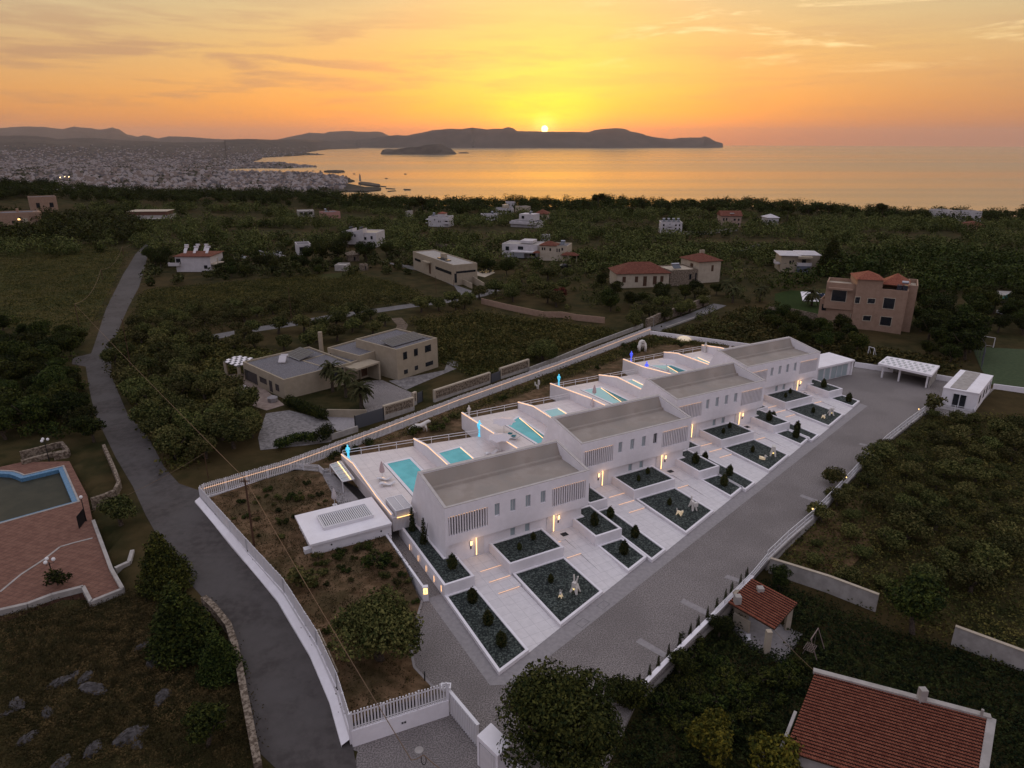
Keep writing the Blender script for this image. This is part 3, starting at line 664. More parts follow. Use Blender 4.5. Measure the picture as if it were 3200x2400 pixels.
for k in range(4):
    a, d = LL[k][0], LD[k][0]
    if k < 3:
        nx0, nx1 = [inv(*Wp(*p, k + 1), k) for p in (LL[k + 1][0], LL[k + 1][2])]
        nf = inv(*Wp(*LL[k + 1][3], k + 1), k)
    else: nx0, nx1 = LR[0], LR[2]; nf = LR[3]
    # back line from a through d until it meets the next wall
    dirx = (d[0] - a[0], d[1] - a[1]); best = None
    for s in np.linspace(1, 3, 200):
        x, y = a[0] + dirx[0] * s, a[1] + dirx[1] * s; t = (y - nx0[1]) / (nx1[1] - nx0[1]); xw = nx0[0] + (nx1[0] - nx0[0]) * t
        if x >= xw: best = (xw, y); break
    e = best or (nx0[0], d[1])
    lf = extend(LL[k][1], LL[k][2], 8.0 if k == 0 else 3.7)
    rf = extend(nx0, nx1, 10.0)
    poly = [a, e, rf, (rf[0], 9.9), (-.01, 9.9), (-.01, lf[1]), lf]
    t = M().prism(poly, 1.3, DZ); tag(t.build('pool_terrace', m_deck, loc=(*CS[k], 0), rz=BETA), kind='structure')
    rp = [Wp(a[0] + .2, a[1] - .15, k), Wp(*d, k), Wp(e[0] - .15, e[1] - .1, k)]
    rails([(*rp[0], DZ), (*rp[1], DZ)], 'white railing along the back edge of the %s pool terrace' % ['first', 'third', 'fifth', 'seventh'][k])
    rails([(*rp[1], DZ), (*rp[2], DZ)], 'white railing along the back edge of the %s pool terrace' % ['second', 'fourth', 'sixth', 'last'][k])
# pools
def pool(pts, label, water=None, extra=None, led=None):
    c = Vector((sum(p[0] for p in pts) / len(pts), sum(p[1] for p in pts) / len(pts), DZ)); t = thing('swimming_pool', label, 'swimming pool', c, 0, 'turquoise pools on the white terraces')
    l = [(p[0] - c.x, p[1] - c.y) for p in pts]; n = len(l)
    if sum(l[i][0] * l[(i + 1) % n][1] - l[(i + 1) % n][0] * l[i][1] for i in range(n)) < 0: l = l[::-1]
    def off(dd):
        o = []
        for i in range(n):
            a, b, d = Vector(l[i - 1]), Vector(l[i]), Vector(l[(i + 1) % n]); d1 = (b - a).normalized(); d2 = (d - b).normalized(); n1 = Vector((d1.y, -d1.x)); n2 = Vector((d2.y, -d2.x)); e = n1 + n2; e /= max(.4, e.dot(n1)); o.append(tuple(b + e * dd))
        return o
    o1, o2 = off(.38), off(.44); cm = M(); ch = M()
    for i in range(n):
        j = (i + 1) % n; cm.prism([l[i], l[j], o1[j], o1[i]], .0, .05); ch.prism([o1[i], o1[j], o2[j], o2[i]], .0, .012)
    cm.build('coping', m_white, t); ch.build('channel', m_black, t)
    M().prism(l, .0, .022).build('water', water or m_water, t)
    if extra: M().prism([(p[0] - c.x, p[1] - c.y) for p in extra], .0, .03).build('deep_water', m_water2, t)
    if led: a, b = led; M().bar((a[0] - c.x, a[1] - c.y, .06), (b[0] - c.x, b[1] - c.y, .06), .07, .05).build('led_strip', m_led, t)
    return t
loc0 = lambda l, k: [Wp(*p, k) for p in l]
pool(loc0([(1.3, 11.3), (1.3, 21.5), (4.4, 21.5), (4.4, 11.3)], 0), 'large rectangular turquoise pool of the nearest terrace beside two wavy loungers')
pool(loc0([(8.5, 12.0), (8.5, 21.2), (11.7, 21.5), (11.7, 12.0)], 0), 'narrower turquoise pool on the second terrace with one warm underwater light', led=[Wp(11.75, 21.4), Wp(11.75, 12)])
g3 = lambda r, l: [G(*r(*p), 3.0)[:2] for p in l]
p3 = g3(R1, [(1892, 905), (1990, 843), (2300, 1062), (2170, 1075)]); pool(p3, 'big pool of the third terrace with a glowing diagonal edge and a deeper strip', extra=g3(R1, [(2000, 850), (2075, 925), (2215, 1045), (2290, 1060)]), led=g3(R1, [(2000, 850), (2212, 1030)]))
pool(g3(R3, [(5, 235), (120, 212), (240, 290), (100, 315)]), 'small pool on the fourth terrace seen over the roof of the second villa', m_water_dusk, led=g3(R3, [(120, 214), (225, 278)]))
p5 = g3(R3, [(345, 55), (490, 30), (760, 160), (640, 190)]); pool(p5, 'pale pool with a dark triangular deep end beside a closed parasol on the fifth terrace', m_water_dusk, extra=g3(R3, [(492, 33), (752, 155), (690, 172), (600, 125)]), led=g3(R3, [(492, 36), (690, 172)]))
pool(g3(R4, [(165, 582), (212, 573), (350, 643), (322, 665)]), 'small pool on the sixth terrace ending at the third villa roof', m_water_dusk, led=g3(R4, [(212, 574), (345, 640)]))
p7 = g3(R4, [(375, 450), (545, 448), (735, 518), (640, 536)]); pool(p7, 'pool of the seventh terrace under an open white parasol', m_water_dusk, extra=g3(R4, [(515, 458), (545, 452), (728, 518), (640, 530)]), led=g3(R4, [(515, 458), (640, 532)]))
pool(g3(R4, [(745, 385), (775, 380), (935, 452), (915, 462)]), 'last and smallest pool at the far end of the terraces', m_water_dusk, led=g3(R4, [(775, 381), (930, 450)]))
# ---------------------------------------------------------------- fences of the complex
m_conc = mat('pale_concrete', (.30, .275, .25), .9, (.38, .35, .32), scale=1.2, detail=8, spec=.1)
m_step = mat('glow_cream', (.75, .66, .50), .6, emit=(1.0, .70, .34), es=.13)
m_bright = mat('glow_belly', (.8, .7, .5), .6, emit=(1.0, .72, .22), es=.7)
def fence(pts, label, h=1.6, low=None, pitch=.21, w=.12, led=None, glow=None, panel=2.6, group='white picket fences round the villas', thick=.05, wallw=.22, jitter=.06):
    """white picket fence on an optional base wall; pts carry the base height"""
    c = Vector(pts[0]); t = thing('picket_fence', label, 'fence', c, 0, group)
    p_ = M(); r_ = M(); b_ = M(); l_ = M(); post = None; rr = random.Random(int(abs(c.x * 10)) + 3)
    P3 = [Vector(p) - c for p in pts]
    for a, b in zip(P3, P3[1:]):
        d = b - a; Ln = d.length; u = d.normalized(); side = Vector((-u.y, u.x, 0))
        n = max(1, int(Ln / pitch))
        for i in range(n):
            p = a + d * ((i + .5) / n); hh = h + rr.uniform(-jitter, jitter); p_.bar(p, p + Vector((0, 0, hh)), w, thick, up=side)
        for z in (.18, h - .3): r_.bar(a + Vector((0, 0, z)) + side * .06, b + Vector((0, 0, z)) + side * .06, .05, .07)
        if led: l_.bar(a + Vector((0, 0, led)) + side * .10 * glow, b + Vector((0, 0, led)) + side * .10 * glow, .03, .045)
        if low is not None:
            k = len(b_.v); o = side * (wallw / 2)
            for q in (a, b):
                zb = (low(q.x + c.x, q.y + c.y) if callable(low) else low) - c.z
                b_.v += [tuple(Vector((q.x, q.y, zb)) - o), tuple(Vector((q.x, q.y, zb)) + o), tuple(q + o), tuple(q - o)]
            b_.f += [(k, k + 4, k + 7, k + 3), (k + 1, k + 2, k + 6, k + 5), (k + 3, k + 7, k + 6, k + 2), (k, k + 3, k + 2, k + 1), (k + 4, k + 5, k + 6, k + 7)]; b_.m += [0] * 5
        if panel:
            np_ = max(1, round(Ln / panel))
            for i in range(np_ + 1):
                q = a + d * (i / np_)
                if post is None: post = M().box(-.07, .07, -.07, .07, 0, h - .1).build('post', m_white2, t); post.location = q - side * 0 
                else: o2 = post.copy(); COL.objects.link(o2); o2.parent = t; o2.location = q
    p_.build('pickets', m_white2, t); r_.build('rail', m_white2, t)
    if low is not None: b_.build('base_wall', m_white, t)
    if led: l_.build('led_strip', m_led_dim, t)
    return t
z15 = lambda l: [G(*p, 1.5) for p in l]
LF = z15([(628, 1557), (774, 1723), (889, 1850), (992, 2014), (1055, 2150), (1095, 2281)])
fence(LF, 'long white picket fence on a pale wall along the street down to the gate court', 1.6, low=lambda x, y: T(x, y, True) - .3, led=.9, glow=1, pitch=.20, w=.13)
BF = z15([(640, 1552), (900, 1475), (1180, 1369), (1435, 1269), (1740, 1158), (2031, 1044)])
fence(BF, 'long glowing white picket fence behind the pool terraces, beside the beige house', 1.75, low=1.2, led=1.15, glow=-1, pitch=.24, w=.14)
fence(z15([(628, 1557), (640, 1552)]), 'short corner piece of white picket fence at the bend of the street', 1.7, low=.8, led=1.15, glow=1, pitch=.2, panel=0)
FF = [G(1097, 2283, 1.5), G(1401, 2186, 1.5)]
fence(FF, 'white picket fence on a tall white wall facing the gate court', 1.7, low=-.1, pitch=.24, w=.12, thick=.07)
# battered white footing of the street wall
m = M(); ft = [Vector(p) for p in LF]
for a, b in zip(ft, ft[1:]):
    d = (b - a).normalized(); s_ = Vector((d.y, -d.x, 0)); k = len(m.v)
    if s_.x > 0: s_ = -s_
    for q in (a, b):
        tz = T(q.x + s_.x * 1.2, q.y + s_.y * 1.2, True); m.v += [(q.x + s_.x * .12, q.y + s_.y * .12, tz + .55), (q.x + s_.x * .75, q.y + s_.y * .75, tz + .22), (q.x + s_.x * .80, q.y + s_.y * .80, tz - .4)]
    m.f += [(k, k + 1, k + 4, k + 3), (k + 1, k + 2, k + 5, k + 4)]; m.m += [0, 0]
tag(m.build('wall_footing', m_white), 'sloping white footing at the base of the street side fence wall', 'footing')
t = thing('mailbox', 'small white box with two dark slots on the wall of the gate court', 'mailbox', G(*R6(993, 1245), .8), math.atan2(FF[1][1] - FF[0][1], FF[1][0] - FF[0][0]))
M().box(-.22, .22, -.25, .0, -.15, .15).build('box', m_white2, t); M().box(-.17, -.03, -.262, -.251, -.1, .06).build('slot', m_black, t); M().box(.03, .17, -.262, -.251, -.1, .06).build('slot', m_black, t)
# sliding gate of vertical fins, gate post and gate house
ga, gb = Vector(G(*R6(1393, 1168), 0)), Vector(G(*R6(1645, 1480), 0)); d = (gb - ga).normalized()
t = thing('sliding_gate', 'tall white gate of vertical fins between the picket fence and the white gate house', 'gate', ga, math.atan2(d.y, d.x)); Lg = (gb - ga).length
m = M(); n = 17
for i in range(n): x = Lg * (i + .5) / n; m.box(x - .05, x + .05, -.13, .13, .08, 2.05)
m.build('fins', m_white2, t); M().box(0, Lg, -.10, .16, 2.06, 2.16).build('top_rail', m_white2, t); M().box(0, Lg, -.05, .05, .0, .08).build('track', m_black, t)
t = thing('gate_post', 'white square post with an open frame cap at the end of the picket fence', 'post', (ga.x - .1, ga.y + .15, 0))
M().box(-.16, .16, -.16, .16, 0, 2.3).build('shaft', m_white, t); m = M(); [m.box(*b, 2.3, 2.42) for b in ((-.5, .3, -.3, -.2), (-.5, .3, .2, .3), (-.5, -.4, -.2, .2), (.2, .3, -.2, .2))]; m.build('frame_cap', m_white2, t)
q = [Vector(G(*R6(*p), 2.7)) for p in ((1632, 1380), (1755, 1267), (1935, 1447), (1812, 1556))]
t = thing('gate_house', 'white cube shaped gate house at the bottom edge, half behind the big pine', 'gate house', (q[0].x, q[0].y, 0))
l = [(p.x - q[0].x, p.y - q[0].y) for p in q]; M().prism(l, 2.35, 2.7).build('roof', m_white, t)
m = M(); e = [Vector(p) for p in l]; ii = lambda a, b, f: tuple(e[a].lerp(e[b], f))
m.prism([ii(0, 3, .0), ii(0, 3, .1), tuple(Vector(ii(0, 3, .1)) + (e[1] - e[0]) * .98), tuple(e[0] + (e[1] - e[0]) * .98)], 0, 2.35)
m.prism([ii(3, 0, .0), ii(3, 0, .12), tuple(Vector(ii(3, 0, .12)) + (e[2] - e[3]) * .98), tuple(e[3] + (e[2] - e[3]) * .98)], 0, 2.35)
m.build('wall', m_white, t); M().prism([ii(0, 3, .13), ii(0, 3, .86), tuple(Vector(ii(0, 3, .86)) + (e[1] - e[0]) * .3), tuple(Vector(ii(0, 3, .13)) + (e[1] - e[0]) * .3)], 0, 2.2).build('door', m_path, t)
fa, fb = Vector(G(*R6(1815, 1680), 0)), Vector(G(*R6(2130, 1900), 0)); fence([tuple(fa), tuple(fb)], 'white finned fence continuing from the gate house under the pine', 1.9, low=None, pitch=.3, w=.2, thick=.1, panel=0, jitter=0)
t = thing('manhole_cover', 'round pale cover on the asphalt in front of the gate', 'manhole cover', G(*R6(1132, 1503), 0.0)); M().tube([(0, 0, .001), (0, 0, .03)], [.34, .32], 20).build('cover', m_conc, t)
# planter wall beside the ramp with the lit house number
a_, b_2 = Vector(G(*R5(2003, 1478), 1.55)), Vector(G(*R5(1632, 950), 1.75)); d = (b_2 - a_).normalized(); s_ = Vector((-d.y, d.x, 0))
t = thing('garden_wall', 'low white wall running from the lit number pillar up to the flat roofed cabin', 'wall'); m = M()
m.prism([tuple((a_ + s_ * .12)[:2]), tuple((b_2 + s_ * .12)[:2]), tuple((b_2 - s_ * .12)[:2]), tuple((a_ - s_ * .12)[:2])], -.2, lambda x, y: 1.5 + .2 * ((x - a_.x) * d.x + (y - a_.y) * d.y) / 16); m.build('wall_body', m_white, t)
pp = Vector(G(*R5(2020, 1590), 0)); t = thing('number_pillar', 'white pillar with a glowing orange number panel at the ramp entrance', 'pillar', (pp.x, pp.y, 0), rad(10)); M().box(-.28, .28, -.22, .22, 0, 1.62).build('shaft', m_white, t); lp_ = M().box(-.19, .19, -.245, -.222, .85, 1.5).build('lamp_panel', m_ledhot, t)
for zz in (1.0, 1.17, 1.34): M().box(-.07, .07, -.256, -.246, zz - .05, zz + .05).build('numeral', mat('amber_film%d' % int(zz * 100), (.5, .25, .05), .5, emit=(1, .45, .08), es=1.4), lp_)
for px, lb in (((1107, 425), 'slim black bollard light at the corner of the ramp kerb'), ((1183, 905), 'slim black bollard light beside the olive tree near the gate')):
    g_ = G(*R6(*px), .15); t = thing('bollard_light', lb, 'bollard', g_, 0, 'black bollard lights along the garden kerb'); M().box(-.05, .05, -.05, .05, 0, .85).build('post', m_black, t); M().box(-.05, .05, -.2, .05, .85, .93).build('lamp_head', m_black, t)
kb = M()
for a, b in zip(gedge, gedge[1:]): kb.bar((a[0], a[1], .06), (b[0], b[1], .06), .22, .22)
tag(kb.build('kerb', m_pave), kind='structure')
wl = M()
# wall washers on the long bed wall (narrow warm slots)
for i, (a, b) in enumerate([(1857, 1140), (1918, 1240), (1985, 1330), (2052, 1420), (2122, 1500)]):
    p_ = inv(*G(*R5(a, b), .7)[:2], 0); o = M().box(-2.17, -2.155, p_[1] - .04, p_[1] + .04, .35, 1.05).build('slot_light', m_led, loc=(*CS[0], 0), rz=BETA)
    tag(o, ['topmost', 'second from top', 'middle', 'fourth from top', 'lowest'][i] + ' warm slot light in the long white wall beside the ramp', 'light', 'warm slot lights in the ramp wall')

# ---------------------------------------------------------------- cabin, canopy, pergola (frame of the nearest villa)
def local(name, label, cat, k=0, group=None): return thing(name, label, cat, (*CS[k], 0), BETA, group)
t = local('cabin', 'flat roofed white cabin with a slatted roof hatch beside the nearest terrace', 'cabin')
m = M(); m.box(-12.0, -3.35, 7.3, 13.7, -.2, 2.72).build('wall', m_white, t)
r = M(); r.box(-12.3, -3.32, 7.05, 13.95, 2.72, 3.0).build('roof', m_white, t)
f = M(); [f.box(*b) for b in ((-10.3, -4.7, 9.1, 9.22, 3.0, 3.4), (-10.3, -4.7, 12.0, 12.12, 3.0, 3.4), (-10.3, -10.18, 9.22, 12.0, 3.0, 3.4), (-4.82, -4.7, 9.22, 12.0, 3.0, 3.4))]; fo = f.build('hatch_frame', m_white2, t)
s = M(); 
for i in range(24): x = -10.1 + i * .222; s.box(x, x + .11, 9.22, 12.0, 3.16, 3.34)
s.build('slats', m_white2, fo); M().box(-10.18, -4.82, 9.22, 12.0, 3.001, 3.02).build('opening', m_dark, fo)
M().box(-12.03, -12.0, 9.6, 10.6, 1.5, 2.6).build('door', m_white2, t); M().box(-12.75, -12.02, 7.9, 8.6, 1.35, 2.0).build('air_conditioner', m_white2, t)
for x in (-10.1, -4.6): M().box(x, x + .14, 7.22, 7.3, 2.15, 2.3).build('wall_light', m_black, t)
t = local('pergola_box', 'low glass sided box with white slatted lid on the corner of the nearest terrace', 'pergola')
m = M(); [m.box(*b) for b in ((-2.55, -.55, 7.8, 7.9, 3.8, 3.92), (-2.55, -.55, 11.1, 11.2, 3.8, 3.92), (-2.55, -2.45, 7.9, 11.1, 3.8, 3.92), (-.65, -.55, 7.9, 11.1, 3.8, 3.92), (-1.6, -1.5, 7.9, 11.1, 3.8, 3.92))]
for x in (-2.55, -.65):
    for y in (7.8, 11.1): m.box(x, x + .1, y, y + .1, 3.0, 3.8)
m.build('frame', m_white2, t); s = M()
for i in range(22): y = 7.95 + i * .145; s.box(-2.44, -1.61, y, y + .07, 3.84, 3.88); s.box(-1.49, -.66, y, y + .07, 3.84, 3.88)
s.build('slats', m_white2, t); M().box(-2.45, -.65, 7.91, 7.95, 3.0, 3.75).build('side_panel', m_path, t); M().box(-2.5, -2.47, 7.95, 11.0, 3.0, 3.75).build('side_panel', m_path, t); M().box(-2.45, -.66, 7.74, 7.79, 3.02, 3.06).build('led_strip', m_ledhot, t)
ss = M(); [ss.box(-2.9 + i * .16, -2.82 + i * .16, 7.93, 7.99, 1.4, 2.98) for i in range(18)]; tag(ss.build('slatted_cladding', m_white2, loc=(*CS[0], 0), rz=BETA), 'vertical white slats cladding the terrace edge above the two cypresses', 'cladding')
cp = [G(*R5(*p), 3.0) for p in ((1192, 422), (1285, 390), (1402, 546), (1300, 570))]; c0 = Vector(cp[0]); t = thing('glass_canopy', 'lean-to canopy of pale glass panes beside the lowest terrace wall', 'canopy', (c0.x, c0.y, 0))
lc = [(p[0] - c0.x, p[1] - c0.y) for p in cp]; E_ = [Vector((*p, 3.02)) for p in lc]; M().prism(lc, 2.94, 2.98).build('glass', mat('canopy_glass', (.36, .40, .42), .12, spec=.6), t)
f = M(); 
for a, b in zip(E_, E_[1:] + E_[:1]): f.bar(a, b, .09, .1)
for i in range(1, 5): f.bar(E_[0].lerp(E_[3], i / 5), E_[1].lerp(E_[2], i / 5), .06, .08)
f.build('frame', m_white2, t); M().bar(E_[0].lerp(E_[1], .72) + Vector((0, 0, .06)), E_[3].lerp(E_[2], .72) + Vector((0, 0, .06)), .06, .04).build('led_strip', m_ledhot, t)
for q in (E_[0], E_[3]): M().bar((q.x, q.y, 1.4), (q.x, q.y, 2.95), .1, .1).build('post', m_white2, t)
sheet('side_path', [G(*R5(*p), 1.52)[:2] for p in ((1130, 515), (1215, 495), (1440, 722), (1270, 775))], m_pave, 0, zf=lambda x, y: 1.52, step=20)
fence([G(*R5(*p), 1.5) for p in ((832, 458), (1098, 480), (1140, 515), (1240, 500))], 'low white railing fence between the dry garden and the side path', 1.0, low=None, pitch=.16, w=.07, panel=1.8, jitter=0)
ax = 25.0
t = local('glass_annex', 'white flat annex with large pale glass doors joined to the farthest villa', 'annex', 3)
M().box(18.2, 32.0, 3.0, 8.2, -.1, 2.7).build('wall', m_white, t); M().box(18.1, 32.15, 2.6, 8.4, 2.7, 3.02).build('roof', m_white, t); M().box(31.6, 32.0, 2.7, 3.0, -.1, 2.7).build('pier', m_white, t)
for i, x in enumerate((22.4, 24.2, 26.0, 27.6, 29.2)): M().box(x, x + 1.45, 2.94, 2.985, .1, 2.35).build('glass_door', m_glass, t)
fr = M(); [fr.box(x - .1, x, 2.9, 2.99, .1, 2.4) for x in (22.4, 24.2, 26.0, 27.6, 29.2, 30.75)]; fr.box(22.3, 30.75, 2.9, 2.99, 2.4, 2.5); fr.build('frame', m_white2, t)

# ---------------------------------------------------------------- right side: carport, white cabin, fence
def frame3(a, b, c):
    """origin a, x axis towards b, depth towards c (all ground points); returns origin, angle, width, depth"""
    a, b, c = Vector(a), Vector(b), Vector(c); return a, math.atan2(b.y - a.y, b.x - a.x), (b - a).length, (c - b).length
q = [Vector(G(*RK(*p), 2.75)) for p in ((305, 158), (365, 112), (713, 175), (660, 237))]; a = q[0]
t = thing('carport', 'long white carport with a checkered roof of pale squares', 'carport', (a.x, a.y, 0)); l = [(p.x - a.x, p.y - a.y) for p in q]; e = [Vector((*p, 0)) for p in l]
M().prism(l, 2.35, 2.75).build('roof', m_white, t); bl = lambda u, v, z: tuple(Vector(e[0].lerp(e[3], u)).lerp(e[1].lerp(e[2], u), v) + Vector((0, 0, z)))
m = M(); rr = random.Random(5)
for i in range(17):
    for j in range(4):
        if (i + j) % 2 == 0 and .05 < (i + 1) / 17.5 < .93: u, v = (i + .7) / 17.8, .12 + j * .2; m.prism([bl(u, v, 0)[:2], bl(u + .045, v, 0)[:2], bl(u + .045, v + .16, 0)[:2], bl(u, v + .16, 0)[:2]], 2.75, 2.80)
m.build('skylights', mat('roof_square', (.42, .43, .44), .4, spec=.5), t)
for u in (.1, .42, .93): p_ = Vector(bl(u, .08, 0)); M().box(p_.x - .12, p_.x + .12, p_.y - .12, p_.y + .12, 0, 2.35).build('post', m_white, t)
m = M(); m.prism([bl(.08, .97, 0)[:2], bl(.98, .97, 0)[:2], bl(.98, .93, 0)[:2], bl(.08, .93, 0)[:2]], 0, 2.0); m.prism([bl(.96, .1, 0)[:2], bl(.985, .1, 0)[:2], bl(.985, .92, 0)[:2], bl(.96, .92, 0)[:2]], 0, 2.34); m.build('wall', m_conc, t)
q = [Vector(G(*RK(*p), 3.1)) for p in ((735, 318), (850, 200), (1068, 240), (975, 360))]; a = q[0]; t = thing('white_cabin', 'small white building with a double dark glass door at the end of the driveway', 'cabin', (a.x, a.y, 0)); l = [(p.x - a.x, p.y - a.y) for p in q]; e = [Vector((*p, 0)) for p in l]
cx = sum(e, Vector()) / 4; sh = lambda s, pts: [tuple((cx + (Vector((*p[:2], 0)) - cx) * s)[:2]) for p in pts]
M().prism(sh(.985, l), -.2, 2.95).build('wall', m_white, t); M().prism(l, 2.951, 3.1).build('roof', m_white, t); M().prism([bl(.18, .04, 0)[:2], bl(.62, .04, 0)[:2], bl(.62, .96, 0)[:2], bl(.18, .96, 0)[:2]], 3.1, 3.2).build('roof_slab', m_conc, t)
ff = lambda u, z, o=0.0: tuple(e[0].lerp(e[3], u) + (e[0] - e[1]).normalized() * o + Vector((0, 0, z)))
def face(m, u0, u1, z0, z1, o=.03): m.poly([ff(u0, z0, o), ff(u1, z0, o), ff(u1, z1, o), ff(u0, z1, o)])
for u0, u1 in ((.33, .49), (.52, .68)):
    a1, b1 = Vector(ff(u0, .1, .0)), Vector(ff(u1, .1, .0)); m = M(); m.prism([tuple(a1[:2]), tuple(b1[:2]), ff(u1, 0, .035)[:2], ff(u0, 0, .035)[:2]], .12, 2.35); m.build('glass_door', m_dark, t)
m = M(); m.prism([ff(.30, 0, 0)[:2], ff(.71, 0, 0)[:2], ff(.71, 0, .05)[:2], ff(.30, 0, .05)[:2]], 2.36, 2.45); m.prism([ff(.495, 0, 0)[:2], ff(.515, 0, 0)[:2], ff(.515, 0, .06)[:2], ff(.495, 0, .06)[:2]], .1, 2.36); m.build('door_frame', m_white2, t)
rt = lambda u, z, o=0.0: tuple(e[3].lerp(e[2], u) + (e[3] - e[0]).normalized() * o + Vector((0, 0, z)))
for u0, u1 in ((.12, .2), (.4, .48), (.62, .7), (.84, .92)): m = M(); m.prism([rt(u0, 0, -.05)[:2], rt(u1, 0, -.05)[:2], rt(u1, 0, .0)[:2], rt(u0, 0, .0)[:2]], .9, 2.3); m.build('window', m_dark, t)
po = [ff(.02, 0, 0), ff(1.0, 0, 0), ff(1.0, 0, 2.4), ff(.02, 0, 2.4)]; tag(M().prism([(p[0] + a.x, p[1] + a.y) for p in po], -.8, .06).build('porch', m_pave), kind='structure')
pw = [Vector((p[0] + a.x, p[1] + a.y, .06)) for p in (po[3], po[2], po[1])]; rails([tuple(p) for p in pw], 'low white railing round the porch of the small white building')
# boundary walls at the far end
def gwall(pts, h, label, mt=None, w=.25, cap=None, zf=None, name='boundary_wall', low=-.6, group=None):
    t = thing(name, label, 'wall', (0, 0, 0), 0, group); m = M(); cpm = M()
    for a, b in zip(pts, pts[1:]):
        a = Vector(a); b = Vector(b); d = (b - a).normalized(); s = Vector((-d.y, d.x, 0)) * (w / 2); k = len(m.v)
        for q in (a, b): m.v += [(q.x - s.x, q.y - s.y, q.z + low), (q.x + s.x, q.y + s.y, q.z + low), (q.x + s.x, q.y + s.y, q.z + h), (q.x - s.x, q.y - s.y, q.z + h)]
        m.f += [(k, k + 4, k + 7, k + 3), (k + 1, k + 2, k + 6, k + 5), (k + 3, k + 7, k + 6, k + 2), (k, k + 3, k + 2, k + 1), (k + 4, k + 5, k + 6, k + 7)]; m.m += [0] * 5
        if cap: cpm.bar(a + Vector((0, 0, h + .04)), b + Vector((0, 0, h + .04)), w + .1, .08)
    m.build('wall_body', mt or m_white, t)
    if cap: cpm.build('coping', cap, t)
    return t
gwall([G(2032, 1046, 1.5), G(2180, 1066, 1.5), G(2375, 1092, 1.5)], .9, 'white boundary wall behind the last terrace, from the end of the glowing fence', low=-.3)
gwall([G(2669, 1146, 0), G(2790, 1164, 0)], 1.0, 'low white wall between the glass annex and the carport')
gwall([G(2925, 1186, 0), G(2985, 1196, 0)], 1.0, 'short white wall between the carport and the small white building')
gwall([G(3102, 1214, 0), G(3270, 1236, 0)], .9, 'low white wall right of the small white building, with air conditioners')
t = thing('dome', 'small warm lit dome on the grass behind the last terrace', 'dome', G(*R13(1487, 1280), 1.5)); M().ball((0, 0, 0), 1.6, 1.6, .9, 18, 8).build('shell', m_step, t)
# right-hand fence: low white wall with rail, posts with lamps, cypress row
RF = [G(1990, 2170, 0), G(*R9(1310, 785), 0), G(*R9(1745, 350), 0), G(2350, 1808, 0)]
gwall([(p[0], p[1], 0) for p in RF], .32, 'low white kerb wall with posts between the driveway and the tiled roof garden', mt=m_conc, w=.3, cap=m_white, low=-2.1)
def meshfence(pts, h, label, lampn=()):
    t = thing('mesh_fence', label, 'fence', (0, 0, 0), 0, 'light railings along the driveway'); r = M(); n_ = 0; pst = None
    for a, b in zip(pts, pts[1:]):
        a = Vector(a); b = Vector(b)
        for z in (.08, h * .5, h): r.bar(a + Vector((0, 0, z)), b + Vector((0, 0, z)), .05, .06)
        n = max(1, round((b - a).length / 2.0))
        for i in range(n):
            p = a.lerp(b, i / n)
            if pst is None: pst = M().bar((0, 0, -.4), (0, 0, h), .07, .07).build('post', m_white2, t); pst.location = p
            else: o = pst.copy(); COL.objects.link(o); o.parent = t; o.location = p
        w = M(); nn = int((b - a).length / .28)
        for i in range(nn): p = a.lerp(b, i / nn); r.bar(p + Vector((0, 0, .08)), p + Vector((0, 0, h)), .022, .022)
    r.build('rail', m_white2, t); return t
MF = [G(*p, 0) for p in ((2396, 1752), (2460, 1690), (2539, 1622), (2580, 1578), (2617, 1540), (2690, 1460), (2765, 1386), (2830, 1334), (2893, 1287))]
meshfence(MF, 1.25, 'long thin white railing along the driveway beside the scrub')
meshfence([G(2396, 1752, 0), G(2350, 1808, 0), G(2231, 1930, 0)], .9, 'short white railing with posts above the tiled garden shelter')
gwall([(p[0], p[1], 0) for p in MF], .06, 'thin concrete footing under the long white railing', mt=m_conc, w=.3, low=-1.2)
for i, px in enumerate([(385, 1085), (675, 812), (920, 585), (1302, 222)]):
    g_ = G(*R11(*px), 1.25); t = thing('fence_lamp', ['lowest', 'second', 'third', 'topmost'][i] + ' tiny orange lamp on the long driveway railing', 'lamp', g_, 0, 'tiny lamps on the driveway railing'); M().ball((0, 0, .1), .09, n=8, m=5).build('bulb', m_ledhot, t); M().bar((0, 0, -.1), (0, 0, .04), .05, .05).build('stem', m_black, t)
